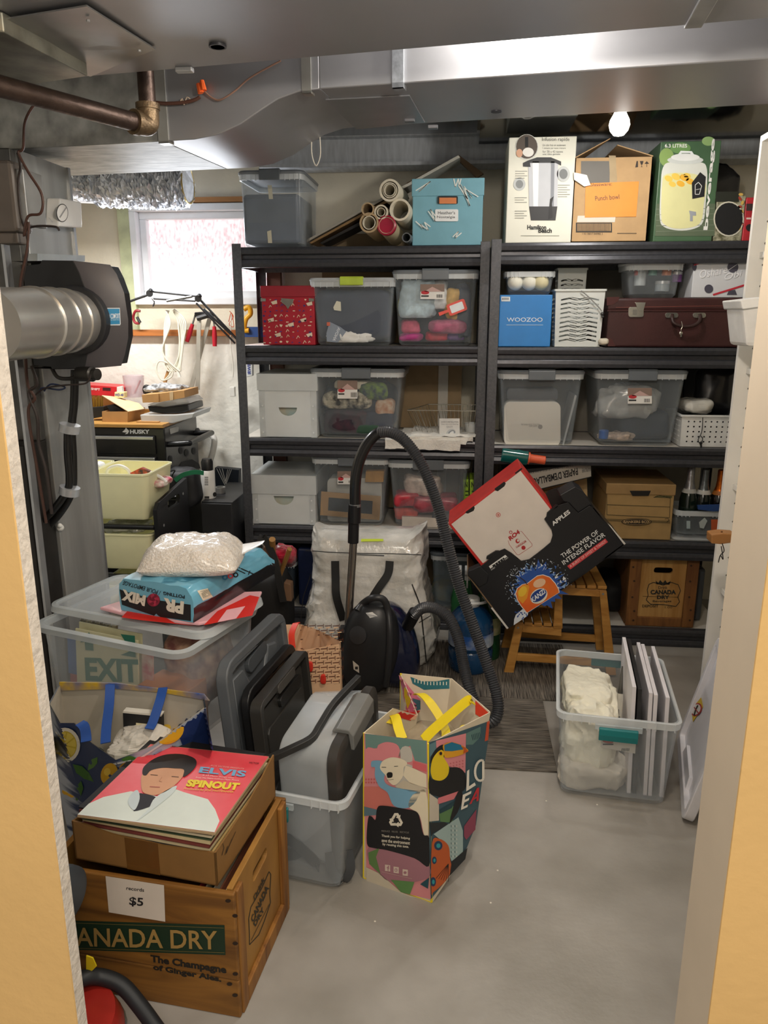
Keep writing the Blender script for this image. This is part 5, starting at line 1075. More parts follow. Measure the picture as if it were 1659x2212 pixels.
T.part('tape',MB().pxprism([(366,847),(374,846),(374,864),(367,865)],3.583,.001),M('#c9b08a',.3))
solo('paper_scraps',MB().blob(W(355,840,3.72),(.09,.06,.022),21,.4,14,.8,ridge=.4),M('#9a9c9e',.4,var=.5,scale=60),'grey and silver scraps on the topmost carton','scraps')
T=Thing('drill_bit_set','stand of golden drill bits on the chest','drill bits',W(207,880,3.6)); T.part('stand',MB().pxprism([(194,880),(224,878),(224,900),(196,905)],3.60,.06),M('#1b1a18',.5),bevel=.003)
for i in range(14): 
    a_=W(197+i*1.9,884,3.61+.012*(i%3)); T.part('drill_bit',MB().cyl(a_,W(196+i*2.0,854+(i*7)%9,3.61+.012*(i%3)),.0022,6),M('#b98f2e',.3,.8))
T=Thing('oil_can','small yellow, white and blue can behind the open carton','can',W(257,850,3.72)); T.part('can_body',MB().pxprism([(247,847),(268,847),(268,860),(247,860)],3.72,.04),M('#e8d9a0',.4),bevel=.003); T.part('nozzle',MB().pxprism([(252,836),(263,834),(265,847),(252,847)],3.73,.02),M('#d8d8d6',.4),bevel=.002)
pr=Pr((0,3.719,0),(0,-1,0)); pr.h('WD-40',248,267,856,850,'#223a86',1,.03); pr.done(T)
T=Thing('clear_jug','clear plastic jug with a red-handled tool behind the flat carton','jug',W(290,830,3.82)); T.part('jug_body',MB().lathe([(.045,0),(.055,.11),(.052,.11),(.042,.003),(.001,.003)],W(291,853,3.85)+Vector((0,0,-.01)),n=28),M('#d9c9cf',.15,alpha=.4),smooth=True)
T.part('tool_handle',MB().tube([W(291,850,3.85),W(303,822,3.85)],.005,8),M('#b3242c',.4))
T=Thing('red_bottle','orange-red bottle at the left end of the chest, beside the drill bits','bottle',W(189,890,3.6)); T.part('bottle_body',MB().cyl(W(189,905,3.62),W(189,877,3.62),.018,16),M('#e0543a',.4),smooth=True); T.part('bottle_cap',MB().cyl(W(189,877,3.62),W(189,862,3.62),.013,16),M('#8f2a2c',.4),smooth=True)
solo('black_tool',MB().blob(W(318,840,3.8),(.02,.02,.025),22,.3,15,.7),M(BLACK,.4),'small black tool standing behind the flat carton','tool')
# rack with pale yellow bins
T=Thing('bin_rack','low black rack with slotted side panels holding pale yellow bins','rack',(-1.5,3.05,0)); xr=-1.215
mt=Matrix(((0,0,-1,xr),(1,0,0,2.90),(0,1,0,0),(0,0,0,1)))
hh=rrect2(.19,.73,.14,.04,.019,4,-.0)
T.part('side_panel',MB().plate([(.0,.0),(.36,0),(.36,.80),(.03,.765),(0,.74)],[hh],.018,mt),M('#17171a',.35),bevel=.002)
T.part('side_panel',MB().box(-1.95,2.90,0,-1.932,3.26,.80),M('#17171a',.35))
for z in (.665,.45,.24): T.part('rail',MB().cyl((-1.94,2.905,z),(xr-.018,2.905,z),.011,12).cyl((-1.94,3.22,z+.05),(xr-.018,3.22,z+.05),.011,12),M('#121214',.3),smooth=True)
for q in ((.06,.66),(.30,.74)): T.part('bolt',MB().cyl((xr+.001,2.90+q[0],q[1]),(xr-.004,2.90+q[0],q[1]),.006,10),M('#d8d8d6',.3,.6))
YB=M('#f6f3c6',.4,var=.02)
def ybin(x0,x1,z0,z1,label,z):
    c=((x0+x1)/2,3.05,z0); TT=Thing('yellow_bin',label,'bin',c); w,d,h=x1-x0,.30,z1-z0
    TT.part('body',MB().loft([rring(0,0,0,w*.78,d*.8,.02),rring(0,0,.01,w*.82,d*.84,.025),rring(0,0,h,w*.97,d*.97,.03),rring(0,0,h,w*.97-.006,d*.97-.006,.03),rring(0,0,.013,w*.82-.006,d*.84-.006,.022)]),YB,local=True,smooth=True)
    TT.part('rim',MB().loft([rring(0,0,h-.008,w,d,.035),rring(0,0,h,w,d,.035),rring(0,0,h,w-.02,d-.02,.03),rring(0,0,h-.008,w-.02,d-.02,.03),rring(0,0,h-.008,w,d,.035)],False,False),YB,local=True)
ybin(-1.50,-1.245,.69,.885,'pale yellow bin of odds and ends on the top row of the rack, at right',0)
ybin(-1.76,-1.505,.69,.885,'pale yellow bin on the top row of the rack, behind the metal casing',0)
ybin(-1.50,-1.245,.475,.635,'pale yellow bin on the middle row of the rack, at right',0)
ybin(-1.76,-1.505,.475,.635,'pale yellow bin on the middle row of the rack, at left',0)
ybin(-1.50,-1.245,.26,.41,'pale yellow bin on the lowest row of the rack',0)
T=Thing('white_hose_coil','loop of white plastic hose in the top yellow bin','hose',W(255,1020,3.05)); T.part('hose_loop',MB().tube(smoothpts([W(x,y,3.04) for x,y in ((230,1032),(234,1014),(255,1006),(275,1014),(283,1030))]),.007,10),M('#ebebe6',.4),smooth=True); T.part('hose_end',MB().tube(smoothpts([W(x,y,3.02) for x,y in ((325,1020),(345,1030),(360,1042))]),.007,10),M('#ebebe6',.4),smooth=True)
solo('toy_packet',MB().pxprism([(280,1022),(305,1010),(332,1022),(325,1030),(290,1032)],3.03,.02),M('#2a2426',.3,c2='#d9542a',scale=45),'small black packet with bright orange and yellow shapes in the top bin','packet',bevel=.002)
T=Thing('white_bottle_group','white plastic bottle at the left of the top bin','bottle',W(210,1015,3.05)); T.part('bottle_body',MB().pxprism([(200,1000),(212,1003),(222,1022),(222,1034),(200,1032)],3.04,.06),M('#e6e8e8',.4),bevel=.006)
solo('pink_cloth',MB().blob(W(345,1040,3.05),(.04,.07,.016),23,.3,12,.7),M('#c9506a',.6,c2='#e6dccf',scale=30),'pink and white cloth at the right of the top yellow bin','cloth')
solo('plastic_wrap',MB().blob(W(275,1135,3.05),(.09,.07,.022),24,.4,12,.7,ridge=.4),M('#c9cac0',.25,alpha=.8,coat=.4),'crumpled clear wrap on the middle yellow bin','plastic')
# dark cabinet with spray can
T=Thing('dark_grey_cabinet','low dark grey cabinet with a spray can on top','cabinet',(-1.12,3.6,0)); T.part('body',MB().box(-1.212,3.42,0,-1.06,3.86,.652),M('#222326',.45,var=.05),bevel=.003); T.part('door',MB().box(-1.209,3.406,.01,-1.063,3.42,.645),M('#2f3033',.4),bevel=.002)
T=Thing('spray_can','white spray can with a black cap on the dark grey cabinet','spray can',W(452,1082,3.50)); c0=W(452,1082,3.50); c0.z=.653
T.part('can_body',MB().lathe([(.001,0),(.033,0),(.033,.125),(.028,.135),(.001,.135)],c0,n=28),M('#e9e8e4',.35),smooth=True); T.part('cap',MB().lathe([(.027,.135),(.028,.175),(.022,.19),(.001,.19)],c0,n=28),M('#1a1a1b',.4),smooth=True)
pr=Pr(c0+Vector((0,-.033,0)),(0,-1,0)); 
for k in range(5): pr.rect(442,1030+k*4,450,1032+k*4,'#7b7b78',1)
pr.ell(464,1068,4,5,'#222',1).rect(442,1072,452,1077,'#333',1); pr.done(T,'label')
T=Thing('tape_roll','small roll of tape beside the spray can','tape',W(477,1062,3.55)); c0=W(476,1070,3.6); c0.z=.653; T.part('roll',MB().pipe(c0,c0+Vector((0,0,.03)),.026,.018),M('#8d8d8b',.3,.4),smooth=True)
T=Thing('green_black_bag','black nylon bag with a green strap behind the spray can','bag',W(410,1050,3.6)); T.part('bag_body',MB().blob(W(396,1052,3.42),(.085,.06,.095),25,.2,6,.6,ridge=.15),M('#1b1c20',.6),smooth=True); T.part('strap',MB().ribbon(smoothpts([W(x,y,3.33) for x,y in ((378,1038),(395,1026),(420,1020),(440,1022))]),.02,.003,(0,0,1)),M('#1f7a55',.6)); T.part('cord',MB().tube(smoothpts([W(x,y,3.34) for x,y in ((360,1032),(366,1020),(378,1016),(372,1030),(385,1045))]),.003,6),M(BLACK,.4))
T=Thing('amplifier_board','dark panel with white chevron lines and lettering leaning on the wall','panel',W(490,1100,3.97)); T.part('panel',MB().pxprism([(464,1010),(516,1015),(513,1098),(468,1098)],3.93,.05),M('#1f2733',.5),bevel=.002)
pr=Pr((0,3.929,0),(0,-1,0)); 
for k in range(3): pr.line([(468+k*6,1012),(487,1050-k*5),(500-k*4,1014)],1.2,'#d8d9d6',1)
pr.text('AMP',(498,1068),(498,1043),(492,1068),'#c9ccd0',1,.02); pr.done(T)
solo('beige_cloth_bag',MB().blob(W(508,1120,3.90),(.045,.05,.10),26,.25,8,.5,ridge=.3),M('#b9ad98',.8),'crumpled beige cloth bag hanging by the left end of the shelves','bag',smooth=True)
solo('paper_roll_end',MB().tube(smoothpts([W(455,938,3.98),W(463,950,3.96),W(460,975,3.95),W(452,1000,3.95)]),.016,12),M('#d9d8d2',.5,alpha=.8),'curved clear plastic tube hanging behind the chest handle','tube',smooth=True)
# ================================================================ RIGHT BOOKCASE THINGS
T=Thing('white_basket','small white woven-look basket on the bookcase','basket',W(1618,700,2.3)); 
T.part('basket_body',MB().pxprism([(1604,662),(1660,652),(1660,752),(1612,748)],2.42,.15),M('#e8e8e6',.5),bevel=.01); T.part('rim',MB().pxprism([(1600,648),(1664,640),(1664,660),(1604,668)],2.41,.17),M('#eeeeec',.4),bevel=.004)
T=Thing('wooden_hanger','wooden bar with a black cord loop sticking out of the bookcase','bar',W(1560,1165,2.4)); T.part('bar',MB().pxprism([(1537,1155),(1562,1152),(1590,1154),(1590,1172),(1560,1176),(1536,1174)],2.36,.05),M('#9c6a36',.5,kind='wood',scale=4),bevel=.006)
T.part('cord',MB().tube(smoothpts([W(x,y,2.35) for x,y in ((1560,1174),(1564,1190),(1556,1200),(1552,1215),(1556,1200),(1562,1208),(1558,1180))]),.0015,6),M('#1c1512',.5))
T.part('peg',MB().cyl(W(1559,1153,2.37),W(1559,1147,2.37),.003,8),M('#7a5230',.5))
# ================================================================ CARPET TILES
CA=M('#47423d',.95,kind='wave',scale=26,c2='#6b655d',bump=.5); 
def carpet(nm,x0,y0,x1,y1,vert,label):
    m=M('#38332f',.95,kind='noise',scale=20,c2='#8c8377',bump=.8,stretch=((14,.5,1) if vert else (.5,14,1)))
    solo('carpet_tile',MB().box(x0,y0,0,x1,y1,.007),m,label,'carpet tile',bevel=.002)
cy=W(1200,1560,1).y
g0=G(1204,1670); yb=G(1100,1511).y; ya=g0.y
carpet('a',-.12,ya,g0.x,yb,False,'grey carpet tile with crosswise streaks, nearest the camera beside the clear tub')
carpet('b',-.62,ya+.01,-.125,yb,False,'grey carpet tile with crosswise streaks, under the lidded tubs at left')
carpet('c',-.12,yb+.002,.50,3.40,True,'grey carpet tile with lengthwise streaks, under the step stool')
carpet('d',-.75,yb+.002,-.125,3.40,True,'grey carpet tile with lengthwise streaks, under the vacuum cleaner')
# ================================================================ FLOOR THINGS
TEAL=M('#12787a',.4,var=.04)
def tub(label,FR,w,D,h,rz,latch=TEAL,body=None,taper=.88,z=0,lat=True,latchw=.3,lx=0):
    c,s=math.cos(rz),math.sin(rz); tw=w
    ctr=Vector(FR)+Vector((-c,-s,0))*(w*taper/2)+Vector((-s,c,0))*(D*.94/2)
    T=bin_(label,ctr.x-w/2,ctr.x+w/2,ctr.y-D/2,z,z+h,D,rz=rz,latch=None,nolid=True,body=body or M('#d3dade',.22,alpha=.09,var=.02,spec=.6),taper=taper,cat='storage tub',name='storage_tub',lidh=.0)
    if lat:
        for sg in (-1,1):
            y=sg*(D/2+.008); m_=MB().loft([[Vector((x,y+sg*b,h-a)) for b,a in ((0,.022),(.012,.026),(.014,.045),(.010,.066),(.004,.064),(.003,.03))] for x in (lx-w*latchw/2,lx-w*latchw/2+.008,lx+w*latchw/2-.008,lx+w*latchw/2)])
            T.part('latch',m_,latch,local=True,bevel=.002)
            T.part('latch_socket',MB().box(lx-w*latchw/2-.012,y-.004,h-.032,lx+w*latchw/2+.012,y+.003,h-.016),M('#c9d2d6',.3,alpha=.6),local=True)
    return T
# right tub with white cloth and frames
rzr=-.115; FRr=G(1445,1750)
T=tub('clear tub with teal latches at right, holding white cloth and picture frames',FRr,.385,.50,.300,rzr,taper=.90); MR=T.M
def inr(x,y,z): return MR@Vector((x,y,z))
CL=M('#efebd8',.85,var=.04,scale=8,bump=.5,bscale=40)
def cloth(label,c,r,seed,mat=CL,rz=0,**k):
    m_=MB().blob((0,0,0),r,seed,k.get('amp',.13),k.get('freq',9),k.get('e',.5),n=110,m=80,flat=.95,ridge=k.get('ridge',.9))
    o=solo('white_cloth',m_,mat,label,'cloth',loc=(0,0,0),smooth=True); o.location=c; o.rotation_euler.z=rz; return o
cloth('crumpled white cloth filling the left half of the right-hand tub',inr(-.070,-.01,.150),(.085,.165,.125),81,freq=8,rz=rzr)
cloth('cream cloth on top of the pile in the right-hand tub',inr(-.085,.04,.245),(.08,.12,.05),82,freq=9,rz=rzr)
cloth('greyish cloth at the bottom of the right-hand tub',inr(-.06,-.12,.05),(.10,.09,.045),83,mat=M('#cfc8bb',.85),rz=rzr)
FRM=M('#e6e2e6',.5,var=.02)
for i,(fx,hh_,lb,cm) in enumerate(((.055,.375,'white canvas frame nearest the cloth in the right tub',FRM),(.072,.37,'dark-backed frame beside the first white frame in the tub',M('#2a2a2c',.4)),(.105,.36,'white frame in the middle of the right tub, left of its twin',FRM),(.12,.355,'white frame in the middle of the right tub, right of its twin',FRM),(.155,.35,'white frame nearest the right side of the tub',FRM))):
    TT=Thing('picture_frame',lb,'picture frame',mat=MR@Matrix.Translation((fx,0,.012))@Matrix.Rotation(-.03,4,'Y'))
    TT.part('canvas',MB().box(-.006,-.19,0,.006,.20,hh_),cm,local=True,bevel=.001)
    TT.part('backing',MB().box(.006,-.18,.01,.0075,.19,hh_-.01),M('#8f8c84',.6,c2='#55534f',scale=12),local=True)
TT=Thing('wire_gadget','small metal and black gadget between cloth and frames in the tub','gadget',inr(.035,.05,.02)); TT.part('rod',MB().tube([inr(.03,.06,.14),inr(.04,.12,.31)],[.012,.005],10),M('#6d6b66',.3,.7)); TT.part('tag',MB().tube([inr(.032,.06,.13),inr(.036,.09,.22)],.014,10),M('#ddd9cc',.4))
pr=Pr(inr(0,-.226,.2),MR.to_3x3()@Vector((0,-1,-.07))); 
pr.poly([(1300,1576),(1375,1589),(1372,1628),(1297,1614)],'#e2ddd2',0).poly([(1300,1576),(1375,1589),(1373,1604),(1299,1594)],'#77655a',1).ell(1313,1601,12,4,'#c45a58',2,rot=.15)
for k in range(6): pr.line([(1344+k*3,1616),(1343+k*3,1622)],1.6,'#222',2)
pr.rect(1302,1606,1325,1609,'#222',2); pr.done(T,'product_label')
# white lid leaning by the bookcase
def panel(name,label,cat,O,U,Vv,w,h,t,mat,rim=.02,rr_=.04,extra=None,flip=1):
    U=Vector(U).normalized(); Vv=Vector(Vv); Vv=(Vv-U*Vv.dot(U)).normalized(); N=U.cross(Vv)*flip
    mt=Matrix.Identity(4)
    for i in range(3): mt[i][0]=U[i]; mt[i][1]=Vv[i]; mt[i][2]=N[i]; mt[i][3]=O[i]
    T=Thing(name,label,cat,mat=mt); 
    T.part('panel',MB().plate(rrect2(w/2,h/2,w-.01,h-.01,rr_),[],t*.4),mat,local=True,smooth=True,bevel=.002)
    T.part('rim',MB().plate(rrect2(w/2,h/2,w,h,rr_),[rrect2(w/2,h/2,w-2*rim,h-2*rim,max(rr_-rim,.008))],t),mat,local=True,smooth=True,bevel=.004)
    return T
WL=M('#e6e5ea',.35,alpha=.97,var=.02)
T=panel('tub_lid','white plastic tub lid leaning upright beside the right-hand tub','lid',(.725,2.09,.004),(.12,.52,0),(.09,-.03,.40),.52,.43,.030,WL,rim=.03,flip=-1)
T.o.location=T.M.translation
T.part('inner_panel',MB().plate(rrect2(.26,.215,.38,.28,.02),[],.016),WL,local=True,bevel=.004)
for v in (.02,.36): T.part('lip',MB().plate([(.14,v),(.38,v),(.36,v+.05),(.16,v+.05)],[],.024),WL,local=True,bevel=.004)
pr=Pr(T.M@Vector((.2,.2,-.0)) if False else T.M@Vector((.2,.2,.017)),T.M.to_3x3()@Vector((0,0,1)))
pr.poly([(1494,1532),(1515,1506),(1519,1527),(1497,1560)],'#e8c53a',1).ell(1505,1533,11,15,'#b8383a',2,rot=.5).ell(1505,1533,8.5,12,'#e9e6df',3,rot=.5).line([(1501,1545),(1504,1534),(1509,1524)],3,'#222',4).line([(1498,1524),(1512,1543)],2,'#b8383a',5)
pr.done(T,'warning_label')
# ---- step stool
SW=M('#c38f48',.45,kind='wood',scale=3,stretch=(2,2,8),c2='#a87433',bump=.05)
T=Thing('step_stool','wooden two-step stool with slatted treads carrying the tilted apple carton','step stool',W(1200,1400,3.2)); f0,f1=3.08,3.36
P=lambda x,y:W(x,y,f0)
def leg(x0,y0,x1,y1,w,Y): T.part('leg',MB().pxprism([(x0-w/2,y0),(x0+w/2,y0),(x1+w/2,y1),(x1-w/2,y1)],Y,.024),SW,bevel=.003)
kz=lambda p:p
for Y_ in (f0,f1-.024):
    def pp(x,y):
        q=P(x,y); return Vector((q.x,Y_,max(q.z+.045,0) if True else q.z))
    def pris(pts,name,o=0): 
        fr=[pp(x,y)+Vector((0,o,0)) for x,y in pts]; m_=MB().loft([fr,[p+Vector((0,.024-2*o,0)) for p in fr]]); T.part(name,m_,SW,bevel=.003)
    pris([(1112,1371),(1130,1371),(1108,1480),(1087,1480)],'leg')
    pris([(1198,1292),(1214,1292),(1214,1380),(1194,1380)],'leg')
    pris([(1293,1298),(1309,1298),(1330,1480),(1308,1480)],'leg')
    pris([(1113,1368),(1212,1380),(1212,1397),(1110,1386)],'rail',.004)
    pris([(1198,1291),(1308,1297),(1308,1313),(1200,1307)],'rail',.004)
    pris([(1098,1432),(1318,1448),(1320,1464),(1094,1448)],'rail',.004)
for nm,(xa,ya),(xb,yb) in (('low',(1110,1369),(1212,1380)),('top',(1197,1290),(1310,1298))):
    a=P(xa,ya); b=P(xb,yb); z=(a.z+b.z)/2+.045+.003; n_=5; wd=(b.x-a.x)/n_
    for k in range(n_): T.part('slat',MB().box(a.x+wd*k+.003,f0-.004,z,a.x+wd*(k+1)-.003,f1+.004,z+.014),SW,bevel=.002)
for q in ((1118,1377),(1203,1298),(1301,1305)):
    c=pp(*q); c.y=f0; T.part('screw_cap',MB().cyl(c,c-Vector((0,.002,0)),.005,10),M('#b9b6ae',.3,.7))
# ---- apple carton, tipped on its corner
AY=2.985; c7=lambda x,y:(960+x/4.1475,990+y/4.1475); ap=[c7(*q) for q in [(205,1050),(330,965),(380,925),(490,830),(540,810),(600,850),(655,905),(690,920),(760,905),(860,830),(950,755),(970,690),(960,640),(895,545),(915,520),(1000,430),(1110,395),(1150,440),(1200,490),(1300,425),(1340,440),(1455,580),(1620,770),(1270,1030),(850,1320),(570,1530),(415,1340),(300,1180)]]
T=Thing('apple_carton','black fruit carton tilted on the step stool, printed with an orange apple and splash','carton',W(1230,1300,AY+.15)); AD=.28
BKC=M('#17171b',.42,var=.04); 
T.part('front_wall',MB().pxprism(ap,AY,.005),BKC,bevel=.001)
off=Vector((0,AD,0)); m_=MB(); fr=[W(x,y,AY) for x,y in ap]; bk=[p+off for p in fr]
m_.loft([bk,[p+Vector((0,.005,0)) for p in bk]])
def wall2(i,j,inw=.005):
    a,b=fr[i],fr[j]; d=(b-a).normalized(); n=Vector((d.z,0,-d.x)); ctr=sum(fr,Vector())/len(fr)
    if n.dot(ctr-a)<0: n=-n
    q=[a,b,b+n*inw,a+n*inw]; return MB().loft([q,[p+off for p in q]])
T.part('back_wall',m_,M('#2a2220',.6)); T.part('base',wall2(22,25),BKC)
T.part('end_wall',wall2(25,0),M('#8b7050',.7)); T.part('end_wall',wall2(21,22),BKC); T.part('end_wall',wall2(20,21),BKC)
# folded end tabs
t0=[c7(*q) for q in [(1030,330),(1170,250),(1240,290),(1340,440),(1300,425),(1200,490),(1150,440),(1110,395),(1060,380)]]
T.part('folded_handle',MB().pxprism(t0,AY+.006,.11),M('#1b1b1e',.45),bevel=.004)
T.part('folded_handle',MB().pxprism([c7(*q) for q in [(205,1050),(220,1010),(320,965),(400,1040),(385,1120),(310,1160)]],AY-.004,.05),M('#1b1b1e',.45),bevel=.004)
T.part('stacking_tab',MB().pxprism([c7(*q) for q in [(375,900),(380,880),(460,830),(490,830),(400,905)]],AY+.0,.02).pxprism([c7(*q) for q in [(915,520),(920,490),(1000,420),(1020,425),(1000,450)]],AY,.02),BKC)
pr=Pr((0,AY-.0005,0),(0,-1,0)); q7=lambda l:[c7(*q) for q in l]
T_=lambda s,a,b,t,c,**k: pr.text(s,c7(*a),c7(*b),c7(*t),c,**k)
T_('APPLES',(975,607),(1130,490),(955,575),'#f0f0ee',bold=.03)
T_('THE POWER OF',(1060,895),(1385,672),(1038,862),'#f0f0ee',bold=.01); T_('INTENSE FLAVOR',(1070,957),(1445,695),(1048,922),'#f0f0ee',bold=.01)
pr.poly(q7([(1100,965),(1440,718),(1465,750),(1128,995)]),'#d8444a',1); T_('A BURST OF SWEET & TANGY',(1130,980),(1452,748),(1116,960),'#f2c9c4',l=2,bold=.01)
pr.poly(q7([(398,968),(545,865),(562,880),(412,988)]),'#e8e8e6',1).poly(q7([(425,962),(530,888),(540,898),(438,972)]),'#17171b',2)
for k in range(4): pr.line(q7([(452+k*22,943-k*15),(462+k*22,958-k*15)]),.8,'#e8e8e6',3)
T_('SWEET',(420,1005),(458,980),(414,995),'#e8e8e6'); T_('TART',(540,915),(575,892),(534,905),'#e8e8e6')
# splash
rs=random.Random(11)
def star(cx,cy,r0,r1,n,c,l,a0=0,sx=1,sy=1):
    pts=[]
    for k in range(n*2): 
        a=a0+math.pi*k/n; r=(r1*(.8+.4*rs.random()) if k%2==0 else r0*(.8+.3*rs.random())); pts.append(c7(cx+r*math.cos(a)*sx,cy+r*math.sin(a)*sy))
    pr.poly(pts,c,l)
star(840,1155,195,245,24,'#2a56a8',1,0,1.0,.86)
for k in range(120):
    a=rs.uniform(math.pi*.72,math.pi*2.02); r=rs.uniform(190,262); cx,cy=840+r*math.cos(a)*1.0,1160+r*math.sin(a)*.86
    s=rs.uniform(10,30); pr.poly([c7(cx+s*rs.uniform(-1,1),cy+s*rs.uniform(-1,1)) for _ in range(3)],rs.choice(['#dfe8f4','#8fb2de','#f2f6fa','#3d6cb8']),2)
for k in range(60):
    a=rs.uniform(math.pi*.8,math.pi*1.98); r=rs.uniform(262,305); pr.ell(*c7(840+r*math.cos(a)*1.02,1155+r*math.sin(a)*.86),rs.uniform(.4,1.2),rs.uniform(.4,1.2),'#dfe8f4',2,n=6)
pr.poly(q7([(640,1400),(700,1350),(750,1385),(745,1410),(620,1495),(625,1440)]),'#dfe6ee',2)
for k in range(14): cx,cy=rs.uniform(630,740),rs.uniform(1370,1470); pr.ell(*c7(cx,min(cy,1590-cx*.22)),1.6,1.6,'#274f9e',3,n=8)
apl=[(640,1210),(655,1165),(700,1130),(745,1120),(790,1085),(830,1055),(880,1045),(940,1065),(990,1120),(1020,1175),(1025,1200),(740,1380),(690,1320),(655,1265)]
pr.poly([c7(x+(x-830)*.035,y+(y-1210)*.04) for x,y in apl],'#f3f3ee',4).poly(q7(apl),M('#ea5a1e',.5,c2='#f07e2a',scale=9),5)
pr.poly(q7([(650,1190),(700,1135),(745,1125),(760,1150),(740,1250),(700,1300),(660,1260)]),'#efa12c',6).ell(*c7(700,1190),8,12,'#f2c63a',7,rot=.5).ell(*c7(850,1115),14,9,'#f3c9a2',7,rot=-.4)
pr.line(q7([(675,1062),(720,1095),(742,1130)]),1.6,'#3b2a1c',8)
pr.ell(*c7(845,1230),20,15,'#f0ead8',8,rot=-.6).ell(*c7(842,1225),19,11.5,'#1d3f8c',9,rot=-.6); T_('KANZI',(790,1290),(905,1200),(772,1250),'#f4f6f8',l=10,bold=.03)
pr.poly(q7([(1460,580),(1485,600),(1625,765),(1610,775)]),'#dcd9d2',1).poly(q7([(415,1340),(430,1335),(575,1520),(560,1530)]),'#dcd9d2',1)
pr.done(T)
# white and red carton standing inside the black one
wb=[c7(*q) for q in [(35,590),(690,90),(965,440),(330,965)]]
T=Thing('white_red_carton','upturned white carton with red edges standing in the black apple carton','carton',W(1090,1110,3.12))
WY1=AY+.012; T.part('carton_body',MB().pxprism([c7(*q) for q in [(35,590),(690,90),(965,440),(760,900),(600,830),(540,840),(330,965)]],WY1,.22),M('#c92f2a',.45,var=.08),bevel=.002)
pr=Pr((0,WY1-.0005,0),(0,-1,0)); pr.poly(q7([(62,590),(682,112),(945,450),(960,560),(968,690),(950,755),(760,903),(690,918),(600,845),(540,808),(345,940)]),'#e6ddd4',1)
for hpt in ([(190,480),(265,425),(272,445),(262,470),(210,495),(190,490)],[(450,270),(535,208),(550,225),(538,250),(478,295),(455,288)],[(630,130),(690,85),(700,95),(640,140)]): pr.poly(q7(hpt),'#141212',2)
pr.ell(*c7(482,506),5,5,'#c9574c',2).ell(*c7(482,506),3.6,3.6,'#e6ddd4',3).ell(*c7(482,506),2,2,'#c9574c',4)
pr.line(q7([(570,735),(580,770),(650,862),(665,866),(785,785),(786,768),(692,655),(680,652)]),.8,'#b8383a',2,False)
T_('RO4',(590,740),(680,670),(570,705),'#b8282c',l=3,bold=.05); T_('CARTOCOR',(645,805),(735,745),(638,790),'#b8282c',l=3,bold=.03)
pr.ell(*c7(655,740),4.5,5,'#b8282c',3).ell(*c7(660,735),2.4,3,'#e6ddd4',4).ell(*c7(708,800),4.5,4.5,'#b8282c',3).ell(*c7(594,662),3.6,3.6,'#b8282c',2).ell(*c7(594,662),2.2,2.2,'#e6ddd4',3).line(q7([(665,790),(735,745)]),.6,'#b8282c',3)
pr.text('cartonagem',c7(260,395),c7(430,270),c7(245,372),'#e9b8b0',3,.01) if False else None
pr.done(T)
# ---- tote bag
c4=lambda x,y:(740+x/4.097,1440+y/4.097)
T=Thing('tote_bag','reusable tote bag with a polar bear, toucan and yellow edging, open on the floor','tote bag',(-.1,1.85,0))
FL,FR,BRb,BLb=[G(786,1897),G(932,1950),G(1000,1833),Vector((-.15,2.0,0))]
tFR=W(925,1606,FR.y); tBR=G(1058,1538,.455); tBL=Vector((-.150,2.06,.498)); tMB=Vector((-.005,2.035,.462)); fold=W(903,1545,1.93); 
tBL=W(866,1455,2.03); tMB=W(975,1466,2.06); l1=W(850,1530,1.86)
nF_=(FR-FL).cross(tFR-FR).normalized(); nR_=(tFR-FR).cross(tBR-FR).normalized()
def onpl(x,y,P,n): d=ray(x,y); return CAM+d*((P-CAM).dot(n)/d.dot(n))
tFL=onpl(787,1583,FR,nF_); BRb=onpl(1003,1843,FR,nR_); BRb.z=max(BRb.z,.001)
INN=M('#cfc3ac',.7,var=.06,scale=12)
def quadwall(top,bot,n=(8,6),bulge=0,name='wall',mat=INN,t=.0025,seed=0):
    """top/bottom polylines of equal count"""
    ns=n[0]; m=n[1]; T0=[]; B0=[]
    def samp(pl,u):
        k=u*(len(pl)-1); i=min(int(k),len(pl)-2); return pl[i].lerp(pl[i+1],k-i)
    grid=[]
    for j in range(m+1):
        v=j/m; row=[]
        for i in range(ns+1):
            u=i/ns; p=samp(bot,u).lerp(samp(top,u),v)
            w_=math.sin(math.pi*u)*math.sin(math.pi*v)
            nn=(samp(top,1)-samp(bot,0)).cross(samp(bot,1)-samp(bot,0)).normalized()
            p=p+nn*(bulge*w_+(.006 if seed>2 else 0)*noise.noise(Vector((u*3,v*3,seed)))*min(1,w_*3)); row.append(p)
        grid.append(row)
    mb_=MB(); vs=[p for r in grid for p in r]; W_=ns+1; k=len(vs)
    nn=(samp(top,1)-samp(bot,0)).cross(samp(bot,1)-samp(bot,0)).normalized()
    vs+= [p-nn*t for p in vs]; fs=[]
    for j in range(m):
        for i in range(ns):
            q=(j*W_+i,j*W_+i+1,(j+1)*W_+i+1,(j+1)*W_+i); fs+=[q,tuple(x+k for x in q)[::-1]]
    for i in range(ns): fs.append((m*W_+i,m*W_+i+1,m*W_+i+1+k,m*W_+i+k)); fs.append((i,i+k,i+1+k,i+1))
    for j in range(m): fs.append((j*W_,(j+1)*W_,(j+1)*W_+k,j*W_+k)); fs.append((j*W_+ns,j*W_+ns+k,(j+1)*W_+ns+k,(j+1)*W_+ns))
    mb_.add(vs,fs); return mb_
bFL,bFR,bBR,bBL=FL,FR,BRb,BLb
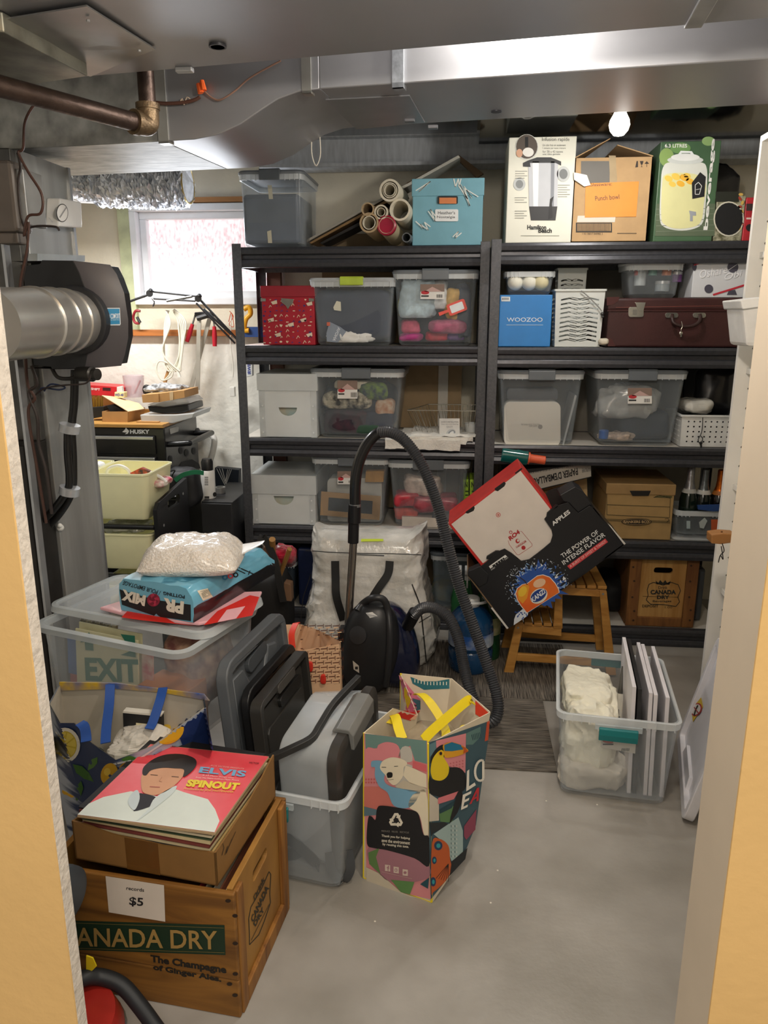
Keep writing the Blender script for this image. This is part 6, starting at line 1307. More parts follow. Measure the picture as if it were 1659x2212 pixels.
wf=quadwall([tFL,tFR],[bFL,bFR],seed=1); wr=quadwall([tFR,tBR],[bFR,bBR],bulge=0,seed=2); wbk=quadwall([tBR,tMB,tBL],[bBR,(bBR+bBL)/2,bBL],seed=3); wl_=quadwall([tBL,fold,l1,tFL],[bBL,bBL.lerp(bFL,.33),bBL.lerp(bFL,.66),bFL],n=(12,6),seed=4)
for m_,lb in ((wf,'front'),(wr,'right'),(wbk,'back'),(wl_,'left')): T.part('side_wall',m_,INN,smooth=True)
T.part('base',MB().poly([bFL,bFR,bBR,bBL]),INN)
YEL=M('#e8cf1f',.5,var=.04)
def edge(pts,r=.0035,m=YEL,name='edging'): T.part(name,MB().tube(pts,r,6),m)
edge([bFL+Vector((0,0,.003)),tFL]); edge([bFR+Vector((0,0,.003)),tFR]); edge([bFL+Vector((0,0,.004)),bFR+Vector((0,0,.004))]); edge([bBL,tBL],.003)
nF_=nF_ if nF_.dot(CAM-bFR)>0 else -nF_; nR_=nR_ if nR_.dot(CAM-bFR)>0 else -nR_; pr=Pr(bFR+nF_*.0028,nF_,lift=.0004); q4=lambda l:[c4(*q) for q in l]; CR='#e9dcc0'
def pg(l,c,k=1): l=sm(l) if len(l)>=7 and 3<=k<9 else l; pr.poly(q4(l),c,k)
# front panel
pg([(190,590),(750,655),(750,1100),(770,1900),(785,2060),(215,1930),(195,1300)],'#d98b8d',1)
pg([(200,592),(745,655),(748,860),(640,830),(600,700),(500,740),(430,670),(300,720),(205,725)],'#6f8f88',2)
pg([(208,730),(300,725),(320,690),(400,665),(495,700),(500,830),(300,840),(203,980)],'#e08a8f',3)
pg([(510,740),(600,715),(620,830),(560,850),(640,900),(640,1090),(470,1060)],'#c3bdb2',3)
pg([(625,830),(745,870),(748,930),(620,895)],'#d8676c',4)
pg([(255,850),(270,830),(340,830),(400,870),(370,1000),(440,1060),(620,1090),(690,1110),(600,1240),(460,1230),(400,1110),(330,1060),(290,970),(290,890),(260,885)],'#78a9c4',5)
pg([(560,870),(640,900),(745,950),(748,1070),(600,1030),(540,960)],CR,5)
pg([(470,1060),(540,1000),(748,1075),(748,1110),(600,1100)],'#c9bda6',5)
pg([(335,880),(360,830),(430,800),(500,805),(560,830),(575,860),(545,890),(540,960),(500,1020),(455,1045),(410,1010),(385,960),(345,915)],CR,6)
pg([(590,1240),(595,1180),(640,1120),(745,1110),(760,1500),(725,1490),(690,1330),(650,1280)],CR,5)
pg([(395,945),(410,930),(440,932),(447,950),(440,975),(405,980),(397,965)],'#141414',7)
pr.line(q4([(350,885),(390,887)]),1.2,'#222',7).line(q4([(460,878),(495,876)]),1.2,'#222',7).line(q4([(395,1000),(455,992)]),1,'#8a8272',7)
pg([(192,1060),(330,1060),(400,1120),(450,1230),(300,1260),(192,1235)],'#cf7569',3)
pg([(192,1235),(310,1265),(305,1310),(192,1320)],'#5c7580',4)
for r_ in range(2):
    for k in range(6): pr.ell(*c4(210+k*24,995+r_*28),2,2,'#c9605e',4,n=10)
pg([(220,1560),(230,1340),(260,1320),(295,1350),(310,1250),(360,1225),(560,1255),(660,1280),(690,1350),(720,1480),(770,1510),(768,1760),(640,1690),(400,1620),(280,1600)],'#17171a',7)
pg([(232,1600),(400,1620),(640,1690),(770,1760),(772,1850),(640,1900),(430,1900),(330,1830),(240,1730)],'#a5727c',6)
pg([(232,1640),(330,1600),(300,1680),(340,1830),(240,1740)],'#5f8048',7); pg([(430,1880),(640,1900),(600,2010),(520,1990)],'#5f8a4e',7)
pg([(212,1770),(340,1830),(520,1990),(600,2020),(780,2075),(215,1935)],'#cbbfa8',6); pg([(770,1860),(690,1920),(760,1960)],'#1e4a54',7)
# recycle mark from three bent arrows
for a in (0,120,240):
    t=math.radians(a); f=lambda x,y:c4(478+(x*math.cos(t)-y*math.sin(t)),1355+(x*math.sin(t)+y*math.cos(t))*1.05)
    pr.poly([f(-38,-22),(f(-14,-62)),(f(18,-62)),(f(30,-42)),(f(40,-48)),(f(34,-8)),(f(-2,-26)),(f(8,-31)),(f(0,-45)),(f(-18,-12))],'#e8e0cc',8)
pr.text('REDUCE   REUSE   RECYCLE',c4(350,1455),c4(592,1470),c4(350,1440),'#8f8a80',8).text('Thank you for helping',c4(348,1505),c4(600,1530),c4(350,1478),'#e8e0cc',8,.015).text('save the environment',c4(350,1545),c4(600,1570),c4(352,1515),'#e8e0cc',8,.015).text('by reusing this tote.',c4(358,1580),c4(590,1605),c4(360,1552),'#e8e0cc',8,.015)
for (x,y) in ((402,1775),(478,1792),(558,1815)): pg([(x-22,y-30),(x+24,y-24),(x+24,y+32),(x-22,y+26)],'#d8c3b4',8)
pg([(404,1800),(404,1776),(396,1776),(396,1768),(404,1768),(406,1756),(418,1756),(418,1762),(412,1764),(412,1770),(418,1772),(416,1780),(411,1780),(411,1802)],'#a5727c',9)
pr.ell(*c4(478,1793),3,3.6,'#a5727c',9).ell(*c4(478,1793),1.8,2.2,'#d8c3b4',10).ell(*c4(558,1816),3.4,3,'#a5727c',9)
pr.line(q4([(350,1808),(620,1870)]),.9,'#c3a49a',8)
pr.done(T); pr=Pr(bFR+nR_*.0028,nR_,lift=.0004)
# right panel
pg([(765,670),(1300,480),(1290,640),(1250,900),(1180,1400),(1100,1600),(940,1860),(780,2060),(765,1500)],'#3d5863',1)
pg([(765,690),(825,660),(825,740),(770,800)],'#5f8088',2); pg([(825,655),(1090,590),(1085,940),(1000,900),(900,870),(830,760)],'#dd8b90',2)
pg([(1090,590),(1220,530),(1220,620),(1150,690),(1092,690)],'#5f807c',2)
for k in range(6): pr.line(q4([(1140+k*14,600-k*4),(1150+k*14,650-k*4)]),1.2,'#1f3d48',3)
pg([(770,900),(780,800),(830,720),(890,690),(900,760),(880,830),(780,850)],'#17171a',3)
pg([(765,960),(800,1000),(930,900),(1030,895),(1085,960),(1080,1080),(1000,1130),(920,1180),(850,1150),(765,1110)],'#17171a',4)
pg([(775,900),(790,820),(830,760),(870,735),(895,760),(890,800),(935,880),(925,960),(870,1005),(800,995),(778,950)],'#e6c81e',5)
pg([(885,690),(960,665),(1040,690),(1090,720),(1105,745),(1040,780),(960,800),(900,800),(890,750)],'#e0a023',6); pg([(893,690),(960,665),(1040,690),(1060,730),(960,745),(895,742)],'#1f7396',7); pg([(1040,700),(1080,715),(1105,748),(1060,765),(1065,730)],'#c8581e',8)
pr.ell(*c4(862,765),5,5,'#e8a51e',6).ell(*c4(862,765),3,3.6,'#15151a',7)
for r_ in range(3):
    for k in range(6): pr.ell(*c4(925+k*27,862-k*6+r_*26),1.8,1.8,'#c96a72',3,n=8)
pg([(1092,920),(1112,905),(1110,1055),(1160,1020),(1170,1045),(1085,1100)],'#efe9dc',9)   # L
import itertools
O0=[(1215+52*math.cos(a),915+90*math.sin(a)+ -52*math.cos(a)*.25) for a in [2*math.pi*k/24 for k in range(25)]]
pr.line([c4(min(x,1236),y) for x,y in O0],5,'#efe9dc',9)
pg([(1055,1130),(1130,1095),(1128,1118),(1078,1145),(1072,1175),(1112,1155),(1108,1178),(1068,1198),(1060,1235),(1100,1215),(1096,1238),(1038,1265)],'#efe9dc',9)
pg([(1112,1215),(1180,1070),(1200,1065),(1195,1180),(1175,1190),(1177,1160),(1145,1178),(1132,1208)],'#c8323a',9); pg([(1155,1155),(1178,1143),(1180,1108)],'#3d5863',10)
pg([(840,1160),(1020,1100),(980,1170),(840,1215)],'#d97a80',5); pg([(765,1120),(850,1180),(850,1360),(765,1370)],'#c9bfae',3); pg([(850,1280),(980,1230),(970,1380),(860,1370)],'#5a8050',4); pg([(850,1270),(1000,1180),(960,1250),(855,1300)],'#204048',5)
pg([(950,1330),(1010,1110),(1050,1080),(1060,1170),(1010,1290),(940,1390)],'#17171a',6); pg([(765,1380),(900,1375),(940,1400),(800,1470),(780,1500)],'#23272a',4)
pg([(800,1480),(1020,1330),(1060,1450),(1060,1640),(960,1720),(900,1560)],'#9fb6b4',5)
for r_ in range(8):
    for k in range(4): pr.line(q4([(955+k*16,1400+r_*38),(957+k*16,1418+r_*38)]),.9,'#e6e2d6' if k%2 else '#2b3a3c',6)
pg([(1070,1410),(1180,1260),(1170,1440),(1090,1530),(1070,1500)],'#8f4258',5)
pg([(785,1560),(850,1520),(930,1580),(945,1700),(960,1790),(900,1900),(800,1990),(780,1980)],'#c05a26',6)
for q in ((840,1580,9,10),(805,1710,5,8),(795,1900,6,10)): pr.ell(*c4(q[0],q[1]),q[2],q[3],'#1e3a5c',7).ell(*c4(q[0],q[1]),q[2]*.5,q[3]*.5,'#2f9aa0',8)
for k in range(6): pr.line(q4([(930,1740),(820+k*22,1870+k*6)]),.9,'#1b1714',7)
pg([(1100,1600),(1080,1700),(940,1850),(960,1720)],'#1b2024',6)
pg([(1275,490),(1300,475),(1285,650),(1255,660)],'#c9502e',3)
pr.done(T); bv=bvh_of(wbk,wl_); pr=Pr(bFL,(-.3,-1,0),bv,lift=.001)
# flap at the back left and back inner print
pg([(500,70),(640,240),(690,290),(690,380),(600,410),(560,380)],'#c9718a',2); pg([(545,180),(600,240),(600,320),(575,375),(545,260)],'#e0bf20',3); pg([(620,280),(690,300),(690,380),(640,390)],'#38606c',3)
pg([(1175,300),(1300,415),(1270,480),(1175,420)],'#d83f22',2)
pg([(470,420),(540,390),(690,390),(600,480),(500,450)],'#c8281e',2); pg([(590,470),(680,400),(640,470)],'#e6b496',3)
pg([(600,90),(700,130),(830,130),(945,110),(945,195),(720,205),(620,150)],'#1d6470',2)
for k in range(11): pr.line(q4([(640+k*28,110+min(k*6,24)),(640+k*28,140+min(k*6,24))]),1.6,'#e6dfcc',3)
pr.done(T)
def strap(pts,w=.024,up=None): T.part('handle',MB().ribbon(smoothpts([W(x,y,Y) for (x,y),Y in pts]),w,.002,up),YEL,smooth=True)
strap([(c4(400,500),1.84),(c4(425,440),1.86),(c4(465,440),1.85),(c4(500,560),1.80),(c4(530,640),1.775)],.026,(1,.2,.1))
strap([(c4(655,250),1.99),(c4(690,240),1.97),(c4(760,300),1.93),(c4(850,430),1.90),(c4(910,560),1.86),(c4(915,620),1.84)],.024,(1,.2,0))
strap([(c4(715,650),1.755),(c4(800,560),1.80),(c4(950,430),1.86),(c4(1080,320),1.91),(c4(1130,295),1.93),(c4(1155,330),1.92)],.026,(-.7,0,.75))
strap([(c4(1040,580),1.84),(c4(1075,540),1.86),(c4(1130,535),1.88),(c4(1160,560),1.88)],.022,(.3,-1,.1))
pile('clear plastic packaging stuffed inside the tote bag','packaging',-.15,.03,1.80,1.98,.03,.40,M('#b9ab92',.25,var=.2,alpha=.8,coat=.4),91,.12,6,.5,name='plastic_packaging',ridge=.3)
# ---- centre tub
rzc=-.19; FRc=G(742,1936); T=tub('clear tub with a teal latch in the middle, holding lids and a nested box',FRc,.345,.50,.285,rzc,taper=.90,lx=-.035); MC=T.M
def inc(x,y,z): return MC@Vector((x,y,z))
GRY=M('#54565a',.42,var=.05,scale=6); DGR=M('#34322f',.35,var=.06,scale=6); 
def hole_h(T,u0,u1,v0,v1,mat,z=.0): pass
# nested translucent box on its side with a grey lid
T=Thing('nested_box','translucent plastic box standing on its side in the middle tub','box',mat=MC@Matrix.Translation((.055,0,.012))@Matrix.Rotation(.10,4,'X'))
FB=M('#dfe4e6',.25,alpha=.34,var=.03)
def yz(y,z,w,d,r,x): return [Vector((x,p.x+y,p.y+z)) for p in rring(0,0,0,w,d,r)]
T.part('body',MB().loft([yz(0,.205,.27,.35,.05,-.105),yz(0,.205,.30,.38,.05,-.095),yz(0,.205,.34,.41,.05,.05),yz(0,.205,.333,.403,.05,.05),yz(0,.205,.294,.374,.05,-.10)]),FB,local=True,smooth=True)
T.part('lid',MB().loft([yz(0,.205,.35,.42,.05,.05),yz(0,.205,.36,.43,.05,.055),yz(0,.205,.36,.43,.05,.078),yz(0,.205,.34,.41,.05,.084),yz(0,.205,.30,.37,.04,.084),yz(0,.205,.29,.36,.04,.076)]),M('#3d3a37',.38,var=.05),local=True,smooth=True)
T.part('latch',MB().loft([[Vector((a,y,b)) for a,b in ((.035,.42),(.05,.432),(.085,.432),(.098,.415),(.098,.37),(.088,.37),(.082,.418),(.04,.418))] for y in (-.09,.09)]),M('#7b7b78',.4),local=True,bevel=.003)
T=Thing('strap_loop','dark grey strap coiled at the bottom of the middle tub','strap',inc(.05,-.15,.02))
T.part('strap',MB().ribbon(smoothpts([inc(.08,-.05,.17),inc(.06,-.10,.09),inc(-.02,-.16,.035),inc(-.07,-.17,.05),inc(-.03,-.16,.08),inc(.05,-.17,.03),inc(.06,-.18,.02)]),.04,.003,(0,0,1)).ribbon(smoothpts([inc(.10,-.19,.09),inc(.11,-.2,.04),inc(.14,-.2,.015),inc(.16,-.19,.05),inc(.15,-.18,.10)]),.025,.003,(1,.3,0)),M('#3a3c3e',.6),smooth=True)
T=Thing('tub_side_handle','dark grey ribbed handle bar lying across the middle tub','handle bar',W(680,1580,1.9))
T.part('bar',MB().ribbon(smoothpts([W(570,1645,1.74),W(630,1618,1.76),W(672,1596,1.80),W(690,1570,1.84),W(722,1520,1.92),W(775,1464,2.05)]),.020,.016,(0,-.2,1)),M('#2b2a28',.45),smooth=False,bevel=.002)
# lids standing between the tubs
def lidthing(label,nt,ft,h,lean,mat,rim=.03,slot=True,t=.03,gripc=None,rr_=.05,w=None):
    """nt, ft: near and far top corners; lid stands on its lower edge"""
    nt=Vector(nt); ft=Vector(ft); U=(ft-nt); U.z=0; L=w or U.length; U.normalize(); n=Vector((U.y,-U.x,0))
    V=(Vector((0,0,1))*h-n*lean).normalized(); O=nt-V*h
    O.z=.009; T=panel('tub_lid',label,'lid',O,U,V,L,h,t,mat,rim=rim,rr_=rr_,flip=-1 if (U.cross(V)).x<0 else 1)
    return T,L
T,L=lidthing('large grey lid standing upright against the left tub, tallest of the lids',(-.655,1.86,.57),(-.590,2.30,.55),.57,.05,M('#5c6064',.42,var=.04),rim=.035,t=.035,rr_=.06)
T.part('inner_step',MB().plate([(.06,.06),(L-.06,.06),(L-.06,.48),(L-.13,.50),(L-.17,.43),(L-.27,.43),(L-.31,.50),(.06,.50)],[],.022),M('#5c6064',.42,var=.04),local=True,bevel=.008,smooth=True)
T.part('handle_recess',MB().plate(rrect2(L-.22,.50,.14,.045,.02,4,.1),[],.028),M('#484c50',.4),local=True,bevel=.006)
T,L=lidthing('black lid standing between the large grey lid and the dark latch lid',(-.60,1.90,.475),(-.545,2.28,.47),.47,.04,M('#1d1d1e',.35),t=.025)
T,L=lidthing('charcoal lid with a long slot handle, standing in front of the black lid',(-.555,1.84,.485),(-.50,2.22,.475),.47,.04,DGR,rim=.02,t=.034,rr_=.03)
T.part('inner_step',MB().plate(rrect2(L/2,.235,L-.07,.39,.02),[],.020),DGR,local=True,bevel=.004)
for v in (.12,.3): T.part('rib',MB().plate(rrect2(L/2,v,L-.10,.13,.02),[],.025),DGR,local=True,bevel=.004)
T.part('slot_handle',MB().plate(rrect2(L*.60,.40,L*.45,.035,.015),[],.030),M('#1a1918',.4),local=True,bevel=.003)
T.part('top_latch',MB().plate(rrect2(L*.5,.452,L*.35,.028,.010),[],.037),M('#4a4743',.4),local=True,bevel=.004)
# ---- left tub with lid, bags on top
LFR=G(443,1432,.60); LFR=Vector((-.695,1.845,0)); rzl=-.30
stand=MB().box(-1.30,2.02,0,-.74,2.36,.30)
T=Thing('low_table','dark low table under the left tub','table',(-1.02,2.2,0)); mt=Matrix.Translation((-.93,2.11,0))@Matrix.Rotation(rzl,4,'Z')
T.part('table_top',MB().box(-.27,-.17,.27,.25,.19,.30),M('#25221f',.6)); 
T.M=mt; T.o.matrix_world=mt; T.inv=mt.inverted()
T.o.children[0].data.name='table_top'
for x in (-.25,.22):
    for y in (-.15,.16): T.part('leg',MB().box(x,y,0,x+.03,y+.03,.27),M('#25221f',.6),local=True)
ML=mt@Matrix.Translation((0,0,.302))
T=Thing('storage_tub','clear tub at left holding an exit sign, under the two soil bags','storage tub',mat=ML)
w_,D,h=.54,.40,.315; bm_=M('#d3dade',.22,alpha=.09,var=.02,spec=.6)
T.part('body',MB().loft([rring(0,0,0,w_*.86,D*.86,.03),rring(0,0,.01,w_*.88,D*.88,.035),rring(0,0,h,w_-.02,D-.02,.04),rring(0,0,h,w_-.028,D-.028,.04),rring(0,0,.014,w_*.88-.008,D*.88-.008,.03)]),bm_,local=True,smooth=True)
T.part('rim',MB().loft([rring(0,0,h-.02,w_+.004,D+.004,.05),rring(0,0,h,w_+.016,D+.016,.05),rring(0,0,h+.002,w_-.02,D-.02,.04),rring(0,0,h-.02,w_-.022,D-.022,.04),rring(0,0,h-.02,w_+.004,D+.004,.05)],False,False),M('#d5dcdf',.3,alpha=.6,var=.02),local=True,smooth=True)
# contents
lp=lambda x,y,z:ML@Vector((x,y,z))
T=Thing('exit_sign','cream exit sign with a green arrow, figure and lettering inside the left tub','sign',lp(-.09,-.12,.01)); TM=ML@Matrix.Translation((0,-.145,.012))@Matrix.Rotation(-.09,4,'X')
T.M=TM; T.o.matrix_world=TM; T.inv=TM.inverted()
T.part('panel',MB().box(-.185,0,0,.05,.006,.275),M('#c9c6a2',.5,var=.03),local=True,bevel=.001)
nrm=TM.to_3x3()@Vector((0,-1,0)); pr=Pr(TM@Vector((0,-.001,0)),nrm); c1=lambda x,y:(80+x/2.765,1120+y/2.765); q1=lambda l:[c1(*q) for q in l]; GN='#1f6a55'
pr.text('EXIT',c1(292,968),c1(612,980),c1(284,830),GN,1,.04)
pr.poly(q1([(258,740),(310,680),(362,735),(335,735),(338,790),(290,785),(285,738)]),GN,1).poly(q1([(500,690),(585,700),(590,830),(500,815),(560,790),(530,740)]),GN,1)
pr.done(T,'lettering')
T=Thing('sign_stack','red and blue printed signs behind the exit sign in the left tub','signs',mat=TM@Matrix.Translation((0,.014,0)))
T.part('blue_sign',MB().box(-.232,0,.12,-.187,.005,.25),M('#2f62a8',.5),local=True); T.part('red_sign',MB().box(-.225,0,0,-.187,.005,.12),M('#a8404a',.5),local=True); T.part('red_sign',MB().box(.052,0,0,.092,.005,.25),M('#b5485a',.5,c2='#d8c6b4',scale=25),local=True); T.part('cream_sign',MB().box(-.187,.004,0,.05,.008,.29),M('#c9c6a2',.5),local=True)
T=Thing('spiral_notebook','black notebook with a wire spine at the back left of the tub','notebook',mat=TM@Matrix.Translation((-.155,.05,.0)))
T.part('cover',MB().box(-.06,0,.0,.08,.01,.285),M('#191919',.5,c2='#c9c4a8',scale=9),local=True)
for k in range(9): T.part('spiral',MB().tube([Vector((-.055+k*.015,.005+.008*math.cos(a),.285+.008*math.sin(a))) for a in [2*math.pi*j/8 for j in range(8)]],.001,5,True),M('#b9b9b6',.3,.7),local=True)
tag_=MB().box(.06,-.12,.01,.235,-.02,.17); c=Thing('orange_folder','orange-brown folder at the right of the left tub','folder',mat=ML); c.part('cover',MB().box(.065,-.165,.012,.225,-.04,.165),M('#b9713a',.6,var=.05),local=True,bevel=.004)
c=Thing('packet_bundle','mixed red and brown packets behind the folder in the left tub','packets',mat=ML); c.part('packet',MB().blob((.14,.04,.15),(.08,.1,.11),92,.25,9,.5),M('#7a4a44',.5,c2='#c9a58a',scale=22),local=True,smooth=True)
# loose lid on the tub
mL=ML@Matrix.Translation((.015,-.0,h+.006))@Matrix.Rotation(.0,4,'Z')
def rot_lid():
    a,b,c_,d=[G(x,y,.632) for x,y in ((108,1300),(422,1392),(606,1284),(240,1250))]
    return a,b,c_,d
a_,b_,c_,d_=rot_lid(); cen=(a_+b_+c_+d_)/4; U=((b_-a_)+(c_-d_)).normalized(); Vv=((d_-a_)+(c_-b_)); lw_=((b_-a_).length+(c_-d_).length)/2; ld=((d_-a_).length+(c_-b_).length)/2
rzz=math.atan2(U.y,U.x); lw_=min(lw_,.60); ld=min(ld,.46)
cen.z=.302+h+.004
T=Thing('tub_lid','clear lid lying skewed on the left tub under the soil bags','lid',cen,rzz)
T.part('panel',MB().loft([rring(0,0,.012,lw_-.03,ld-.03,.04),rring(0,0,.016,lw_-.03,ld-.03,.04)]),M('#d5dcdf',.25,alpha=.35,var=.02,spec=.6),local=True)
T.part('rim',MB().loft([rring(0,0,0,lw_,ld,.05),rring(0,0,.018,lw_-.006,ld-.006,.05),rring(0,0,.02,lw_-.03,ld-.03,.04),rring(0,0,.010,lw_-.036,ld-.036,.04),rring(0,0,0,lw_-.008,ld-.008,.05),rring(0,0,0,lw_,ld,.05)],False,False),M('#dbe2e5',.25,alpha=.5,var=.02),local=True,smooth=True)
zl=cen.z+.0205
# striped bag
S=[G(x,y,zl+.002) for x,y in ((216,1318),(300,1292),(566,1283),(545,1330),(430,1352),(300,1340))]
m_=MB().loft([S,[p+Vector((0,0,.010)) for p in S]]); T=Thing('striped_bag','flat pink and red striped plastic bag under the blue soil bag','bag',S[0]); T.part('bag_sheet',m_,M('#eeb4bc',.3,var=.05,coat=.4),bevel=.003)
pr=Pr(S[0]+Vector((0,0,.0105)),(0,0,1)); RD='#d8281e'; pr.poly([(262,1334),(305,1340),(420,1352),(378,1346),(330,1318),(290,1305)],RD,1) 
pr.poly([(440,1351),(545,1330),(560,1290),(540,1286),(470,1320)],RD,1).poly([(470,1345),(510,1337),(530,1310),(490,1318)],'#eeb4bc',2); pr.done(T,'stripes')
# pillow-like bags
def pillow(w,d,h,seed,e=.35,nz=.02,n=34,ridge=.012):
    mb_=MB(); g=[[],[]]
    for s in (0,1):
        for j in range(n+1):
            for i in range(n+1):
                u=-1+2*i/n; v=-1+2*j/n; t_=((1-abs(u)**3.2)*(1-abs(v)**3.2)); t_=max(t_,0)**e
                q=Vector((u*2.2,v*2.2,seed+s*4)); f=noise.fractal(q,1,2,4)*nz+ridge*(1-2*abs(noise.noise(Vector((u*5,v*5,seed+9)))))
                sh=1-.05*(abs(u)**2)*(abs(v)**2)
                z=h*t_*(1 if s else 0.0)+(f*min(1,t_*1.5) if s else 0)
                if not s: z=h*.32*(1-t_)
                if s: z=max(z,h*.32*(1-t_)+.0005)
                g[s].append(Vector((u*w/2*sh,v*d/2*sh,z)))
    m0=n+1; mb_.v=g[0]+g[1]; k=len(g[0]); F=[]
    for j in range(n):
        for i in range(n):
            q=(j*m0+i,j*m0+i+1,(j+1)*m0+i+1,(j+1)*m0+i); F+=[q[::-1],tuple(x+k for x in q)]
    for i in range(n):
        F+=[(i,i+1,i+1+k,i+k),(n*m0+i+1,n*m0+i,n*m0+i+k,n*m0+i+1+k),((i+1)*m0,i*m0,i*m0+k,(i+1)*m0+k),(i*m0+n,(i+1)*m0+n,(i+1)*m0+n+k,i*m0+n+k)]
    for f in F: mb_.f.append(list(f)); mb_.m.append(0)
    return mb_
zb=zl+.013; P0=G(262,1318,zb); P1=G(418,1345,zb); ux=(P1-P0); Lw=ux.length; rzp=math.atan2(ux.y,ux.x)
Mp=Matrix.Translation(P0)@Matrix.Rotation(rzp,4,'Z')
# box-like bag: front face black/blue, long axis going back
Ld=.46; Hb=.105
n=26; mb_=MB(); rings=[]
blue=M('#6fb3cf',.25,var=.05,scale=5,coat=.5); blk=M('#15161a',.3,coat=.4)
ring=[(0,0),(.5,-.004),(1,0),(1.012,.25),(1.012,.48),(1.0,.8),(.93,.98),(.5,1.06),(.07,.98),(.0,.8),(-.012,.48),(-.012,.25)]
ring2=[]
for i in range(len(ring)):
    a,b=ring[i],ring[(i+1)%len(ring)]
    for k in range(4): ring2.append((a[0]+(b[0]-a[0])*k/4,a[1]+(b[1]-a[1])*k/4))
for j in range(n+1):
    v=j/n; sc=1 if .03<v<.95 else (.97 if v<=.03 else .9); hh_=Hb*(sc if v<.9 else 1-(v-.9)*4.5)
    r_=[]
    for (x,z) in ring2:
        p=Vector((x*Lw,v*Ld,z*hh_)); q=noise.fractal(Vector((x*4,v*7,z*3)),1,2,4)*.006*(1 if z>.05 else 0); r_.append(Mp@(p+Vector((0,0,q))+Vector((q*.6,0,0))))
    rings.append(r_)
mb_.use(blue).loft(rings)
N_=len(ring2)
mb_.mats.append(blk)
for fi,f in enumerate(mb_.f):
    zz_=sum((Mp.inverted()@mb_.v[i]).z for i in f)/len(f); xx=sum((Mp.inverted()@mb_.v[i]).x for i in f)/len(f)
    if zz_<Hb*.42: mb_.m[fi]=1
# split the front cap into a dark lower half: separate thin face
T=Thing('potting_soil_bag','pale blue and black bag of potting mix, upside down, under the white bag','bag',mat=Mp); T.part('bag_body',mb_,None,smooth=True)
bv=bvh_of(mb_); pr=Pr(P0,(0,-1,0),bv,lift=.0012)
c8=lambda x,y:(x/2.9625,800+y/2.9625); q8=lambda l:[c8(*q) for q in l]
pr.poly(q8([(765,1400),(800,1415),(1000,1470),(1220,1500),(1222,1605),(1000,1575),(780,1500)]),'#15161a',0)
def t8(s,a,b,t_,c,l=2,bold=0): pr.text(s,c8(*a),c8(*b),c8(*t_),c,l,bold)
t8('PR',(1178,1480),(1048,1455),(1172,1562),'#e9e2d2',2,.06); pr.ell(*c8(982,1470),14,14,'#8f1f3a',2); 
for k in range(16): pr.ell(*c8(982+30*math.cos(k*2.4)*(k/16)**.5,1470+34*math.sin(k*2.4)*(k/16)**.5),3.4,3.4,'#b5304f' if k%2 else '#7a1830',3,n=8)
t8('MIX',(935,1442),(785,1400),(925,1510),'#e9e2d2',2,.06)
t8('POTTING',(1182,1440),(1045,1415),(1182,1462),'#15161a',2,.03); t8('/ POUR EMPOTAGE',(1030,1412),(790,1345),(1022,1438),'#15161a',2,.01)
pr.poly(q8([(1262,1410),(1330,1395),(1362,1450),(1300,1475)]),'#e6dcc4',1)
for k in range(9): pr.line(q8([(1284+k*6,1412-k*1.5),(1304+k*6,1458-k*2.5)]),.8,'#2a2a2a',2)
for k,(x,c) in enumerate(((1440,'#2a86b8'),(1475,'#d84a5a'),(1508,'#1b1c22'))): pr.ell(*c8(x,1325-k*8),6,5.5,c,1).ell(*c8(x,1325-k*8),3,2.8,'#6fb3cf',2)
pr.line(q8([(1530,1262),(1625,1305)]),2.2,'#15161a',1).line(q8([(1600,1282),(1590,1308)]),2,'#15161a',1).line(q8([(1505,1270),(1570,1300)]),2,'#15161a',1)
for k in range(6): pr.line(q8([(1030+k*4,1360-k*6),(1210+k*12,1350-k*4)]),.8,'#3c86a4',1)
pr.done(T,'print')
# perlite bag on top
zt_=zb+Hb*.98; c=G(415,1215,zt_); Mq=Matrix.Translation((-.80,2.165,zt_-.004))@Matrix.Rotation(.14,4,'Z')@Matrix.Rotation(.0,4,'Y')
T=Thing('perlite_bag','clear bag of white perlite granules, topmost of the pile at left','bag',mat=Mq)
T.part('bag_body',pillow(.30,.26,.095,3,nz=.008,ridge=.006),M('#ddd2c4',.3,c2='#efe9e2',scale=150,bump=.6,coat=.55),local=True,smooth=True)
T.part('gathered_corner',MB().loft([[Vector((.12,-.02,.03)),Vector((.14,.06,.05)),Vector((.21,.05,.068)),Vector((.205,.03,.064))],[Vector((.12,-.02,.035)),Vector((.14,.06,.056)),Vector((.21,.05,.07)),Vector((.205,.03,.066))]]),M('#e6e4e0',.15,alpha=.6,coat=.6),local=True)
# ---- lemon bag
T=Thing('lemon_bag','large bag printed with lemons and leaves, open, with blue handles','bag',(-.9,1.7,0))
rim=[(128,1562,1.60),(160,1562,1.60),(190,1600,1.585),(250,1642,1.57),(330,1612,1.60),(445,1528,1.72),(440,1500,1.80),(300,1480,1.80),(130,1474,1.80),(105,1520,1.72)]
top=[W(x,y,Y) for x,y,Y in rim]; cx_=sum((p.x for p in top))/len(top); cyy=sum((p.y for p in top))/len(top)
bot=[Vector((cx_+(p.x-cx_)*.85,max(1.72,cyy+(p.y-cyy)*.85),.004)) for p in top]
rings=[[b.lerp(t,v)+Vector((b.x-cx_,b.y-cyy,0))*(.10*math.sin(math.pi*v)) for b,t in zip(bot,top)] for v in [k/8 for k in range(9)]]
lb_=MB().loft(rings,True,False); 
lm=M('#24365e',.5,c2='#aeb6c4',scale=4,kind='wave',coat=.2,stretch=(.2,.2,6))
T.part('bag_body',lb_,lm,smooth=True)
inn=[[p.lerp(Vector((cx_,cyy,p.z)),.02) for p in r] for r in rings]; T.part('lining',MB().loft(inn,True,False),M('#bdb6a8',.7,var=.06),smooth=True)
